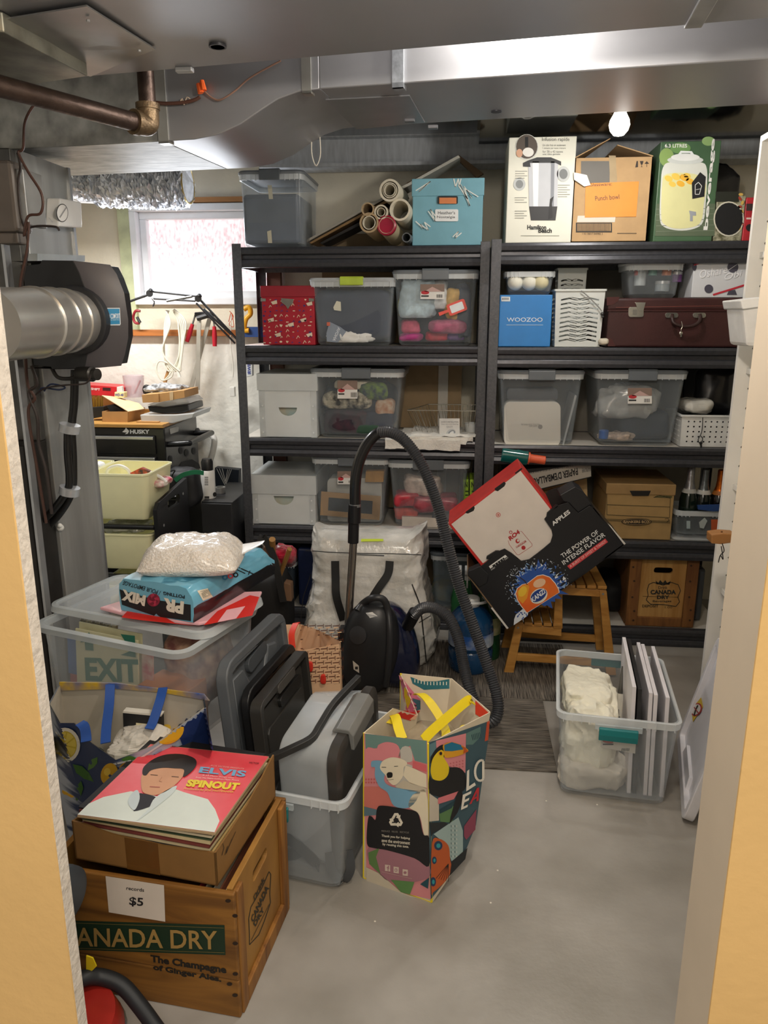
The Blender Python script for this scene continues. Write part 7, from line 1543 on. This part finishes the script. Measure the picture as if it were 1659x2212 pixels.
bv=bvh_of(lb_); pr=Pr(top[0],(0,-1,0),bv,lift=.0015)
def lemon(x,y,rx,ry,rot=0,c='#d9a81c'): pr.ell(x,y,rx,ry,c,3,rot=rot).ell(x-rx*.25,y-ry*.2,rx*.4,ry*.35,'#ecca4a',4,rot=rot)
def leaf(x,y,L,wd,a,c='#2f4a22'):
    ca,sa=math.cos(a),math.sin(a); pr.poly([(x+u*L*ca-v*wd*sa,y+u*L*sa+v*wd*ca) for u,v in ((-1,0),(-.4,.8),(.3,.7),(1,0),(.3,-.7),(-.4,-.8))],c,2)
for a in ((140,1650,26,11,1.3),(180,1670,30,12,.7,'#3f6a2c'),(215,1610,22,10,1.1,'#26401e'),(250,1680,30,11,2.2),(280,1640,26,10,.2,'#4a7a30'),(330,1640,24,9,2.6,'#26401e'),(170,1710,24,10,1.8,'#3f6a2c'),(230,1730,26,10,.5),(200,1650,18,9,2.2,'#557f38'),(300,1700,24,9,1.5,'#2f4a22')): leaf(*a)
lemon(236,1672,18,24,.3); lemon(365,1580,34,26,-.5,'#dba71e'); lemon(150,1710,16,14); lemon(275,1655,18,9,-.3,'#c98a1c')
pr.ell(140,1610,33,38,'#e6e2d2',4).ell(139,1610,27,31,'#cdb53a',5)
for k in range(8):
    a=k*math.pi/4+.2; pr.poly([(139+3*math.cos(a+.39),1610+3*math.sin(a+.39)),(139+25*math.cos(a+.07),1610+28*math.sin(a+.07)),(139+26*math.cos(a+.39),1610+29*math.sin(a+.39)),(139+25*math.cos(a+.72),1610+28*math.sin(a+.72))],'#e0cb58',6)
pr.poly([(372,1552),(445,1530),(462,1620),(395,1612)],'#142a5c',2).line([(360,1600),(300,1640),(240,1652)],4,'#d8d8d6',2).line([(350,1620),(290,1655)],3,'#8fa0c0',2)
pr.done(T,'lemon_print')
BS=M('#1f4a96',.6,var=.04)
for pts in ([((238,1478),1.79),((236,1520),1.72),((230,1570),1.66),((228,1605),1.62)],[((352,1486),1.79),((345,1515),1.74),((330,1560),1.70),((322,1575),1.68)],[((172,1562),1.60),((182,1570),1.59),((186,1590),1.58),((186,1602),1.57)]):
    T.part('handle',MB().ribbon(smoothpts([W(x,y,Y) for (x,y),Y in pts]),.024,.003,(1,.1,0)),BS,smooth=True)
bk2=[(150,1476),(440,1504),(440,1512),(150,1486)]
pr=Pr((0,1.792,0),(0,-1,0)) 
T.part('back_band',MB().pxprism([(128,1474),(250,1476),(440,1500),(452,1514),(350,1496),(250,1488),(128,1492)],1.79,.004),M('#3d5a9a',.5,c2='#c9a52a',scale=16))
T=Thing('black_book','black book with a cream label inside the lemon bag','book',W(310,1560,1.74)); T.part('cover',MB().pxprism([(265,1540),(348,1548),(350,1620),(268,1612)],1.73,.02),M('#17171a',.5),bevel=.001); T.part('page_edge',MB().pxprism([(266,1536),(349,1544),(348,1548),(265,1540)],1.73,.02),M('#ddd8cc',.6))
pr=Pr((0,1.7295,0),(0,-1,0)); pr.poly([(294,1561),(334,1565),(334,1592),(294,1588)],'#d8cfa8',1).h('RONSE',306,326,1571,1567,'#55503c',2).line([(299,1577),(322,1579)],1,'#6a644c',2).line([(299,1583),(316,1585)],1,'#6a644c',2); pr.done(T,'label')
solo('paper_wad',MB().blob(W(300,1610,1.70),(.07,.06,.035),95,.4,12,.7,ridge=.4),M('#cfc9be',.7),'crumpled white paper in the lemon bag','paper')
# ---- record crate
rc=-.10; cr_FR=G(520,2200); MCr=Matrix.Translation(cr_FR)@Matrix.Rotation(rc,4,'Z')
T=Thing('record_crate','large old wooden drink crate in the foreground, with a records price note','crate',mat=MCr); cw,cdp,ch=.45,.345,.325
WC=M('#946426',.6,kind='wood',scale=2.2,stretch=(1,6,9),c2='#643f14',bump=.15); WE=M('#a87a36',.6,kind='wood',scale=2.5,stretch=(6,1,1),c2='#7f5522',bump=.1); WK=M('#9c6a2c',.6,kind='wood',scale=3,stretch=(9,9,1),c2='#6f4418')
for k,(z0,z1) in enumerate(((0,.098),(.10,.322),)): 
    T.part('front_plank',MB().box(-cw,0,z0,0,.013,z1),WC,local=True,bevel=.003); T.part('back_plank',MB().box(-cw,cdp-.013,z0,0,cdp,z1),WC,local=True,bevel=.003)
T.part('base_plank',MB().box(-cw+.01,.013,0,-.01,cdp-.013,.012),WC,local=True)
mt=Matrix(((0,0,1,-.022),(1,0,0,.013),(0,1,0,0),(0,0,0,1))); hole=rrect2(cdp*.46,ch*.80,.095,.028,.013,4,0)
T.part('end_board',MB().plate([(0,0),(cdp-.026,0),(cdp-.026,ch),(0,ch)],[hole],.014,mt),WE,local=True,bevel=.002)
mt2=Matrix(((0,0,1,-cw+.008),(1,0,0,.013),(0,1,0,0),(0,0,0,1))); T.part('end_board',MB().plate([(0,0),(cdp-.026,0),(cdp-.026,ch),(0,ch)],[hole],.014,mt2),WE,local=True)
for y0,y1 in ((.013,.045),(cdp-.05,cdp-.013)): T.part('cleat',MB().box(-.008,y0,0,.004,y1,ch-.004),WK,local=True,bevel=.003)
T.part('cleat',MB().box(-.008,.045,0,.004,cdp-.05,.045),WK,local=True,bevel=.003)
fn=MCr.to_3x3()@Vector((0,-1,0)); sn=MCr.to_3x3()@Vector((1,0,0))
c3=lambda x,y:(120+x/3.19,1580+y/3.19); q3=lambda l:[c3(*q) for q in l]
pr=Pr(cr_FR,fn); GRN='#15301c'
pr.poly(q3([(60,1300),(1165,1333),(1172,1540),(60,1500)]),GRN,1)
pr.line(q3([(60,1315),(1160,1352)]),1,'#7c6a38',2).line(q3([(60,1488),(1165,1522)]),1,'#7c6a38',2)
pr.text('CANADA DRY',c3(35,1474),c3(1120,1500),c3(30,1344),'#a8864a',3,.015)
pr.text('The Champagne',c3(658,1600),c3(1180,1680),c3(655,1535),'#1d1a14',2,.045).text('of Ginger Ales.',c3(675,1650),c3(1145,1735),c3(672,1600),'#1d1a14',2,.045)
for q in ((1190,1165),(1238,1268),(1240,1458),(1240,1668),(1200,1738),(1238,1815)): pr.ell(*c3(*q),6,4,'#2a1808',2)
pr.done(T,'stencil')
pr=Pr(cr_FR+sn*(-.008),sn)
pr.line(q3([(1330,1290),(1345,1210),(1420,1080),(1470,965),(1482,985),(1475,1120),(1480,1180),(1440,1300),(1400,1400),(1335,1470),(1335,1400)]),1.8,'#2c2718',1,True)
pr.text('CANADA',c3(1360,1320),c3(1470,1080),c3(1340,1290),'#2c2718',2,.04).text('DRY',c3(1375,1345),c3(1440,1225),c3(1358,1325),'#2c2718',2,.04).text('Drink',c3(1370,1170),c3(1440,1020),c3(1360,1140),'#2c2718',2,.03)
pr.line(q3([(1345,1440),(1470,1190)]),1,'#2c2718',2); pr.done(T,'stencil')
T=Thing('price_note','white paper note reading records $5 taped to the foreground crate','note',mat=MCr@Matrix.Translation((-.30,-.002,.2)))
pr=Pr(cr_FR+fn*.0012,fn); pr.poly(q3([(345,995),(748,1058),(757,1310),(368,1245)]),'#d8cdc0',1); nb=pr
T.part('paper',pr.mb,None); T.o.children[0]['label']='white paper sheet'
pr=Pr(cr_FR+fn*.0022,fn); pr.text('records',c3(488,1090),c3(610,1105),c3(490,1066),'#1d1d20',1,.012).text('$5',c3(508,1203),c3(604,1212),c3(510,1138),'#1d1d20',1,.02); pr.done(T,'writing')
# records standing inside the crate
for i in range(7):
    x=-.09+.011*i; z=.305-.006*(i%3)
    t_=Thing('record',"worn record sleeve standing in the foreground crate",'record',mat=MCr@Matrix.Translation((x,.02,.013))@Matrix.Rotation(-.02,4,'Y'),group='records standing in the foreground crate')
    t_.part('sleeve',MB().box(0,0,0,.0035,.29,z-.02),M(['#8b1f22','#cfc3a4','#2b3f3a','#d8cdb4','#6a3a24','#c9b98f','#3a2a3c'][i],.6,var=.15),local=True)
# ---- cardboard box of records
zB=.327; bFL,bFR2,bBR2=G(150,1852,zB),G(470,1912,zB),G(588,1768,zB)
bFR2=G(470,1914,zB); u=(bFL-bFR2); bFL=bFR2+u.normalized()*.335; v_=Vector((-u.y,u.x,0)).normalized(); v_=-v_ if v_.y<0 else v_
# tie to measured right side direction
bd_=.325; rzb=math.atan2(-u.y,-u.x); MBx=Matrix.Translation(bFR2)@Matrix.Rotation(rzb,4,'Z')
KBB=M('#866030',.7,var=.07,scale=14,c2=None)
T=Thing('record_box','worn brown cardboard box packed with records, on the foreground crate','box',mat=MBx); hB=.097
m_=MB(); nseg=14
def wv(x0,y0,x1,y1,h0,h1,t,sd):
    r=[]
    for k in range(nseg+1):
        f=k/nseg; x=x0+(x1-x0)*f; y=y0+(y1-y0)*f; z=h0+(h1-h0)*f+.004*noise.noise(Vector((f*5,sd,0)))-.012*math.sin(math.pi*f)
        dx,dy=-(y1-y0),(x1-x0); L=math.hypot(dx,dy); dx,dy=dx/L*t,dy/L*t
        r.append([Vector((x,y,0)),Vector((x+dx,y+dy,0)),Vector((x+dx,y+dy,z)),Vector((x,y,z))])
    return MB().loft(r)
T.part('side',wv(-.345,0,0,0,hB+.0,hB-.015,.004,1),KBB,local=True); T.part('side',wv(0,0,0,bd_,hB-.015,hB+.02,.004,2),KBB,local=True)
T.part('side',wv(0,bd_,-.345,bd_,hB+.01,hB+.01,.004,3),KBB,local=True); T.part('side',wv(-.345,bd_,-.345,0,hB+.01,hB,.004,4),KBB,local=True)
T.part('base',MB().box(-.345,0,0,0,bd_,.003),KBB,local=True)
T.part('packing_tape',MB().box(-.215,-.0012,0,-.135,-.0002,hB-.018),M('#6f4a22',.25,alpha=.85,coat=.4),local=True)
pr=Pr(bFR2+MBx.to_3x3()@Vector((.0006,0,0)),MBx.to_3x3()@Vector((1,0,0))); pr.line(q3([(1145,855),(1160,800),(1150,770)]),1.2,'#3a2a18',1).line(q3([(1165,850),(1185,790),(1175,840),(1215,740)]),1.2,'#3a2a18',1).line(q3([(1190,800),(1240,690)]),1.0,'#3a2a18',1); pr.done(T,'handwriting')
cols=['#c9b48a','#8f7a58','#d8cba8','#4a3a2c','#b59a68','#e0d6bc','#6a4a3a','#c4a468','#2f2a28','#d4c29a','#7a3a34','#cdbb90','#3a4a34','#dcd0b0','#5a2a24','#1d1b1c']
for i in range(16):
    z=.006+i*.0078; t_=Thing('record','worn record sleeve lying in the stack in the cardboard box','record',mat=MBx@Matrix.Translation((-.172+R.uniform(-.004,.004),.162+R.uniform(-.004,.004),z))@Matrix.Rotation(R.uniform(-.02,.02),4,'Z'),group='records stacked flat in the cardboard box')
    t_.part('sleeve',MB().box(-.155,-.153,0,.155,.153,.0035+.002*(i%3)),M(cols[i],.6,var=.1),local=True)
zT=zB+.006+16*.0078+.002; K=[G(*c3(*q),zT) for q in ((150,578),(1098,702),(1470,172),(655,86))]
T=Thing('record_album','top album with a man in a white jacket on a red cover','record',K[0]); T.part('sleeve',MB().loft([[p-Vector((0,0,.005)) for p in K],K]),M('#b39a76',.6,var=.05))
pr=Pr(K[0],(0,0,1)); RC='#dc3c46'; pr.poly([c3(152,576),c3(1096,698),c3(1467,174),c3(656,90)],M('#dc3c46',.4,var=.07,scale=12,c2='#e2525a'),1)
def g3(l,c,k): pr.poly(q3(l),c,k)
g3=lambda l,c,k: pr.poly(q3(sm(l) if k>2 else l),c,k)
g3([(152,576),(230,500),(330,455),(520,415),(700,450),(800,390),(880,420),(1050,470),(1100,540),(1130,620),(1096,698)],'#d5ddd6',2)
g3([(560,430),(700,460),(680,510),(540,555),(570,500)],'#25232a',3); g3([(520,440),(565,410),(580,470),(545,548),(500,500)],'#c3ced2',4); g3([(690,460),(830,380),(790,450),(560,625),(640,540)],'#c9d3d2',4)
g3([(600,420),(590,360),(600,300),(680,245),(800,235),(890,260),(880,310),(830,370),(760,420),(690,445),(640,440)],'#cf9a78',4)
g3([(600,300),(610,250),(680,195),(770,165),(880,165),(960,195),(970,240),(930,290),(880,320),(885,270),(820,262),(740,258),(660,275),(625,310)],'#241d1c',5)
pr.line(q3([(655,305),(705,310)]),1.4,'#5a3a2c',5).line(q3([(800,318),(850,322)]),1.4,'#5a3a2c',5).line(q3([(650,388),(720,392)]),1.8,'#a85a54',5).line(q3([(735,320),(715,350),(735,355)]),.9,'#b07c60',5)
pr.text('ELVIS',c3(985,290),c3(1305,320),c3(1000,248),'#6fa8cc',4,.03).text('SPINOUT',c3(895,385),c3(1255,412),c3(915,335),'#e8cf3a',4,.06).text('Produced by JOE PASTERNAK',c3(880,408),c3(1225,432),c3(888,394),'#e8b83a',4,.01)
pr.text('RCA VICTOR PRESENTS',c3(1068,245),c3(1295,268),c3(1075,236),'#e6a8a0',4).text('& 12 Music Songs with',c3(1010,312),c3(1225,332),c3(1016,303),'#f0cfc4',4).text('From The Metro-Goldwyn-Mayer Picture',c3(965,330),c3(1260,350),c3(971,318),'#f0cfc4',4).text('STEREO',c3(765,108),c3(845,116),c3(768,100),'#4a1a1c',4,.02)
pr.text('VICTOR',c3(1330,225),c3(1400,232),c3(1336,214),'#7a1c20',4,.02); pr.done(T,'cover_artwork')
# black hose and red drum bottom left
T=Thing('shop_vacuum','red shop vacuum with a thick black hose, cut off by the left door edge','vacuum cleaner',(-.70,1.16,0)); 
T.part('drum',MB().lathe([(.001,0),(.105,0),(.12,.02),(.125,.09),(.11,.13),(.001,.135)],(-.775,1.165,.0),n=36),M('#a82a22',.35),smooth=True)
T.part('chrome_band',MB().tube([Vector((-.775+.126*math.cos(a),1.165+.126*math.sin(a),.075)) for a in [2*math.pi*k/36 for k in range(36)]],.004,6,True),M('#b5b5b2',.25,.8))
T.part('wheel',MB().lathe([(.001,-.015),(.05,-.015),(.062,-.008),(.062,.008),(.05,.015),(.001,.015)],W(135,1938,1.25),(1,-.25,0),n=32),M('#3c4248',.5),smooth=True)
T.part('body_column',MB().box(-.90,1.2,.05,-.79,1.30,.26),M('#1a1b1d',.5),bevel=.01)
T.part('hose',MB().tube(smoothpts([W(120,2150,1.22),W(175,2115,1.24),W(215,2110,1.26),W(262,2128,1.26),W(300,2170,1.24),W(340,2225,1.21),W(390,2300,1.17)]),.0165,16),M('#202327',.5),smooth=True)
T.part('caution_tag',MB().pxprism([(186,2065),(200,2070),(208,2088),(196,2100),(186,2095)],1.25,.003),M('#e0c91f',.4))
# ================================================================ BEHIND: bag, vacuum, basket bag, bottles
SB=M('#f1efe9',.22,scale=6,c2='#c6c4bd',coat=.7,bump=.9,bscale=20); 
T=Thing('storage_bag','big clear zipped bag of white bedding with black handles, in front of the shelves','storage bag',(-.38,3.2,0))
n=60; rings=[]; ctr=Vector((W(800,1440,3.2).x,3.22,0))
prof=[(0,.50,.24),(.02,.565,.29),(.07,.60,.31),(.14,.605,.315),(.22,.58,.305),(.30,.54,.29),(.38,.50,.275),(.46,.485,.26),(.52,.49,.24),(.56,.48,.20),(.575,.40,.12)]
pf2=[]
for (a,b) in zip(prof,prof[1:]):
    for k in range(7): f=k/7; pf2.append(tuple(a[i]+(b[i]-a[i])*f for i in range(3)))
pf2.append(prof[-1])
for z,w_,d_ in pf2:
    r_=[]
    base=rring(0,0,0,w_,d_,min(.09,d_*.4),26)
    for k,p in enumerate(base):
        an=math.atan2(p.y,p.x); q=Vector((p.x*6,p.y*6,z*5))
        f=1+ .05*noise.fractal(q,1,2,4)+.09*(.4-abs(noise.noise(Vector((p.x*9+z*6,p.y*9,z*14-p.x*5))))-.5*abs(noise.noise(Vector((p.x*24+z*16,p.y*20,z*34-p.x*15)))))*min(1,z*12)
        r_.append(ctr+Vector((p.x*f,p.y*f,z+.012*noise.noise(q*1.3))))
        # corners of the bag stand up higher than its middle
    r_=[p+Vector((0,0,.075*max(0,(z-.40)/.17)*min(1,abs((p.x-ctr.x)/(.25)))**4)) for p in r_]
    rings.append(r_)
sb=MB().loft(rings); T.part('bag_body',sb,SB,smooth=True)
bv=bvh_of(sb); pr=Pr(ctr,(0,-1,0),bv,lift=.004)
pr.poly([(780,1164),(828,1164),(828,1169),(780,1170)],'#c9dc3a',1); pr.line([(660,1189),(700,1192),(760,1195),(850,1196),(918,1199)],1.6,'#2b2b2b',1)
pr.line([(890,1262),(905,1300),(912,1340),(918,1400),(922,1440)],2.6,'#22211f',1).line([(672,1240),(655,1290),(650,1340)],1.6,'#22211f',1).line([(905,1345),(930,1330)],1.4,'#22211f',1); pr.done(T,'piping')
bh=lambda x,y,o=.01:(lambda h:(h if h is not None else W(x,y,3.08))-ray(x,y).normalized()*o)(bv.ray_cast(CAM,ray(x,y).normalized())[0])
T.part('handle',MB().ribbon(smoothpts([bh(724,1212),bh(725,1250,.02),bh(727,1290,.03),bh(742,1340,.02)]),.034,.004,(1,0,0)),M('#161616',.6),smooth=True)
T.part('handle',MB().ribbon(smoothpts([bh(842,1212),bh(838,1240,.02),bh(818,1270,.03),bh(800,1300,.03),bh(790,1330,.02)]),.034,.004,(1,0,.15)),M('#161616',.6),smooth=True)
T.part('silver_liner',MB().tube([bh(760,1197,.003),bh(830,1200,.003)],.003,6),M('#bfc1c0',.2,.8))
# vacuum cleaner
T=Thing('canister_vacuum','black and blue canister vacuum standing upright with a ribbed hose','vacuum cleaner',(-.33,2.86,0)); 
VB=M('#202124',.38,var=.05); c=W(797,1395,2.86)
def shell(cx,cy,cz,pr_,n=36,m=26,rot=0):
    rings=[]
    for j in range(m+1):
        v=j/m; a=math.pi*v; z=-math.cos(a); s=math.sin(a)**.75
        rings.append([Vector((cx+pr_[0]*s*math.copysign(abs(math.cos(b))**.8,math.cos(b))+rot*z,cy+pr_[1]*s*math.copysign(abs(math.sin(b))**.9,math.sin(b)),cz+pr_[2]*z)) for b in [2*math.pi*k/n for k in range(n)]])
    return MB().loft(rings)
sh=shell(-.345,2.84,.205,(.120,.085,.200),rot=.02); T.part('lower_shell',sh,VB,smooth=True)
T.part('upper_shell',shell(-.265,2.93,.185,(.115,.10,.185),rot=-.035),M('#171d38',.18,coat=.6,var=.04),smooth=True)
bv=bvh_of(sh); bs=lambda x,y,o=.004:(lambda h:(h if h is not None else W(x,y,2.8))-ray(x,y).normalized()*o)(bv.ray_cast(CAM,ray(x,y).normalized())[0])
T.part('carry_handle',MB().tube(smoothpts([bs(772,1320,.0),bs(785,1303,.004),bs(805,1292,.006),bs(828,1295,.004),bs(838,1320,.006),bs(842,1370,.006),bs(838,1440,.004),bs(833,1480,.0)]),.014,12),M('#2b2c2f',.4),smooth=True)
T.part('wheel',MB().lathe([(.001,-.01),(.030,-.01),(.036,-.004),(.036,.006),(.001,.012)],bs(774,1372,-.004),(-.3,-1,.3),n=28),M('#2f3033',.35),smooth=True)
pr=Pr(bs(800,1330),(0,-1,.6),bv,lift=.002); pr.poly([(790,1324),(804,1322),(816,1331),(799,1335)],'#d4d4d2',1)
for k in range(6): pr.line([(793+k*3.2,1325+k*1),(798+k*3,1333-k*.3)],.7,'#55585c',2)
pr.poly([(762,1427),(775,1438),(776,1454),(764,1446)],'#c9c2b6',1).rect(767,1440,773,1446,'#222',2); pr.done(T,'label')
T.part('wand_dock',MB().box(W(735,1400,2.86).x,2.80,.0,W(766,1400,2.86).x,2.87,.29),M('#17181a',.4),bevel=.008)
T.part('wand',MB().tube([W(749,1400,2.84),W(764,1166,2.86)],.0155,18),M('#a59d96',.2,.95,var=.05),smooth=True)
T.part('wand_collar',MB().tube([W(763,1172,2.86),W(764,1130,2.86),W(765,1128,2.86),W(766,1090,2.86)],[.0215,.0215,.026,.0245],20),M('#17171a',.35),smooth=True)
T.part('wand_band',MB().tube([W(767,1094,2.86),W(767,1088,2.86)],.0235,20),M('#9fa2a6',.25,.8),smooth=True)
T.part('curved_grip',MB().tube(smoothpts([W(767,1090,2.86),W(768,1040,2.86),W(775,1000,2.86),W(790,965,2.86),W(808,942,2.86),W(826,932,2.86)]),[.021]*18+[.022]*20 if False else .0215,18),M('#141416',.3,coat=.3),smooth=True)
hp=smoothpts([W(818,933,2.86),W(845,934,2.84),W(872,950,2.82),W(900,985,2.80),W(925,1035,2.78),W(948,1100,2.76),(W(968,1180,2.73)),W(990,1260,2.70),W(1018,1340,2.66),W(1050,1430,2.62),W(1070,1490,2.58),W(1076,1530,2.55),W(1068,1556,2.53),W(1050,1558,2.54),W(1030,1530,2.56),W(1012,1480,2.60),W(1000,1430,2.66),W(990,1380,2.71),W(970,1335,2.76),W(940,1314,2.80),W(912,1314,2.83),W(893,1330,2.85)],10)
# even resampling, two rings per rib
L=0; acc=[0]
for a,b in zip(hp,hp[1:]): L+=(b-a).length; acc.append(L)
pts=[]; k=0; step=.0042; N_=int(L/step)
for i in range(N_):
    s=i*step
    while acc[k+1]<s: k+=1
    pts.append(hp[k].lerp(hp[k+1],(s-acc[k])/max(1e-9,acc[k+1]-acc[k])))
T.part('ribbed_hose',MB().tube(pts,[.0225 if i%2 else .0185 for i in range(len(pts))],18),M('#4a4b4f',.32,.3,var=.05))
T.part('hose_connector',MB().tube([W(897,1322,2.85),W(880,1352,2.88)],.026,18),M('#141416',.35),smooth=True)
# wicker print gift bag
T=Thing('wicker_print_bag','bag printed like a wicker basket with red ribbon, left of the vacuum','bag',W(665,1400,2.6)); Yw=2.52
f_=[(608,1410),(735,1390),(735,1480),(612,1480)]
tp=[W(596,1378,2.52),W(612,1412,2.42),W(733,1392,2.42),W(736,1386,2.5),W(690,1362,2.66),W(648,1348,2.70),W(598,1350,2.62)]
bt=[Vector((p.x*.98,p.y,.01)) for p in tp]; wbm=MB().loft([bt]+[[b.lerp(t,v) for b,t in zip(bt,tp)] for v in (.5,1)],True,False)
T.part('bag_body',wbm,M('#efc49c',.5,var=.05),smooth=False); T.part('lining',MB().loft([[p.lerp(ctr_,.02) for p in r] for r,ctr_ in ((bt,sum(bt,Vector())/7),(tp,sum(tp,Vector())/7))],False,False),M('#ecc9a8',.6,var=.05))
bv=bvh_of(wbm); pr=Pr(tp[0],(0,-1,0),bv,lift=.002)
for r_ in range(13):
    y=1352+r_*10
    for k in range(8):
        x=600+k*17+(8 if r_%2 else 0); 
        if x>728 or y>1472: continue
        yy=y-(x-600)*.0
        pr.line([(x,yy),(x+13,yy-1)],1.7,'#5c2c18',1).line([(x+14,yy-5),(x+14,yy+4)],1.2,'#5c2c18',1).line([(x+2,yy+4),(x+11,yy+3)],2.2,'#f0c9a0',1)
pr.done(T,'weave_print')
T.part('ribbon',MB().ribbon(smoothpts([W(632,1400,2.43),W(630,1370,2.46),W(638,1348,2.5),W(642,1346,2.52)]),.022,.003,(1,0,.2)).ribbon(smoothpts([W(602,1380,2.43),W(598,1395,2.42),W(604,1405,2.42)]),.012,.003,(1,0,0)),M('#e03a22',.5),smooth=True)
T.part('bow',MB().blob(W(668,1440,2.41),(.012,.006,.02),4,.3,20).blob(W(698,1465,2.41),(.01,.006,.02),5,.3,20),M('#d03020',.5))
# bottles by the stool
T=Thing('water_jug','large translucent blue water jug on the floor behind the hoses','jug',W(1015,1440,3.12)); c=W(1015,1440,3.12); c.z=.008
T.part('jug_body',MB().lathe([(.001,0),(.085,0),(.095,.015),(.097,.09),(.090,.10),(.097,.11),(.097,.19),(.09,.24),(.06,.275),(.03,.29),(.03,.31),(.001,.31)],c,n=36),M('#12436f',.15,alpha=.92,coat=.5,var=.08),smooth=True)
T.part('label',MB().lathe([(.0985,.125),(.0985,.18)],c,n=36) if False else MB().loft([[c+Vector((.0985*math.cos(a),.0985*math.sin(a),z)) for a in [math.pi*1.05+math.pi*.9*k/16 for k in range(17)]] for z in (.12,.18)],False,False,closed=False),M('#b9c4cc',.4,c2='#2456a0',scale=12))
T.part('cap',MB().lathe([(.034,.285),(.034,.32),(.03,.325),(.001,.325)],c,n=24),M('#d9dcdd',.4),smooth=True)
T.part('cap_handle',MB().tube(smoothpts([c+Vector((-.05,-.04,.315)),c+Vector((.0,-.07,.32)),c+Vector((.06,-.03,.315)),c+Vector((.05,.03,.315))]),.006,8),M('#d9dcdd',.4),smooth=True)
T=Thing('green_bottle','tall green bottle behind the blue water jug','bottle',W(1055,1400,3.22)); c=W(1052,1400,3.24); c.z=.008
T.part('glass',MB().lathe([(.001,0),(.055,0),(.058,.02),(.058,.24),(.045,.30),(.02,.34),(.018,.38),(.001,.38)],c,n=30),M('#1f4a2a',.12,alpha=.95,var=.08),smooth=True); T.part('paper_label',MB().loft([[c+Vector((.0595*math.cos(a),.0595*math.sin(a),z)) for a in [math.pi*1.1+math.pi*.8*k/12 for k in range(13)]] for z in (.12,.20)],False,False,closed=False),M('#cdbf9a',.5,c2='#5c7a3a',scale=14))
for i,(x,z,lb) in enumerate(((990,0,'white-topped spray bottle with green liquid, left of its twin'),(1008,0,'white-topped spray bottle with green liquid, right of its twin'))):
    c=W(x,1300,3.34); c.z=.008; T=Thing('spray_bottle',lb,'spray bottle',c)
    T.part('bottle_body',MB().lathe([(.001,0),(.032,0),(.035,.01),(.035,.24),(.02,.30),(.013,.33),(.001,.33)],c,n=24),M('#2f6a3f',.2,alpha=.9),smooth=True)
    T.part('spray_head',MB().cyl(c+Vector((0,0,.325)),c+Vector((0,0,.35)),.016,16).box(c.x-.03,c.y-.06,.352,c.x-.005,c.y+.02,.385).box(c.x-.022,c.y-.055,.32,c.x-.012,c.y-.045,.355) if False else MB().loft([[c+Vector((-.012,y,z_)) for y,z_ in ((.018,.325),(-.016,.325),(-.02,.352),(-.065,.37),(-.065,.385),(.02,.388))],[c+Vector((.012,y,z_)) for y,z_ in ((.018,.325),(-.016,.325),(-.02,.352),(-.065,.37),(-.065,.385),(.02,.388))]]),M('#dfe0dd',.4),bevel=.003)
    T.part('trigger',MB().tube([c+Vector((0,-.022,.352)),c+Vector((0,-.045,.325)),c+Vector((0,-.04,.30))],.004,6),M('#dfe0dd',.4))
# tool bag with hammers
T=Thing('tool_bag','brown and black tool bag full of handles between the soil bag and storage bag','tool bag',W(590,1280,3.2)); 
a=W(575,1250,3.25); 
T.part('bag_body',MB().blob((a.x,3.27,.19),(.115,.10,.19),33,.12,6,.5,n=44,m=30),M('#1a1817',.7),smooth=True)
T.part('pocket',MB().pxprism([(560,1185),(580,1180),(602,1225),(604,1235),(546,1222),(548,1205)],3.12,.05),M('#6b4b38',.8),bevel=.004); T.part('pocket',MB().pxprism([(613,1258),(628,1262),(630,1300),(612,1298)],3.12,.05),M('#7a5c44',.8),bevel=.004)
T.part('strap',MB().ribbon(smoothpts([W(556,1215,3.11),W(560,1180,3.11),W(566,1160,3.12),W(572,1165,3.12),W(590,1200,3.11),W(600,1240,3.10),W(612,1300,3.10)]),.03,.004,(1,0,0)),M('#1b1a1a',.6)); T.part('ring',MB().tube([W(560,1181,3.10)+Vector((.018*math.cos(b),0,.018*math.sin(b))) for b in [2*math.pi*k/14 for k in range(14)]],.003,6,True),M('#b5b5b2',.25,.9))
for (x0,y0,x1,y1,r,nm) in ((604,1245,626,1186,.011,'hammer with a round wooden handle leaning from the tool bag'),(590,1200,588,1165,.014,'flat wooden handle sticking up from the tool bag')):
    TT=Thing('hammer',nm,'hammer',W(x0,y0,3.13)); TT.part('handle',MB().tube([W(x0,y0,3.17),W(x1,y1,3.10)],[r*.9,r],12),M('#9a7038',.5,kind='wood',scale=5),smooth=True)
solo('red_packet',MB().blob(W(615,1200,3.22),(.05,.04,.045),36,.3,12,.7,ridge=.4),M('#c01f3c',.25,c2='#5a4a4a',scale=18,coat=.5),'crumpled red plastic packet behind the hammer handle','packet')
# small floor marks: grit
for i,(x,y) in enumerate(((1255,1700),(1290,1738),(1075,1880),(1060,1950),(1180,1730),(810,1990),(1560,1778))):
    p=G(x,y,.0); o=solo('paint_fleck',MB().lathe([(.001,0),(.003,0),(.002,.0012),(.001,.0012)],p,n=8),M('#dcd6ca',.7),'tiny pale fleck on the grey floor','fleck',group='pale flecks on the grey floor')
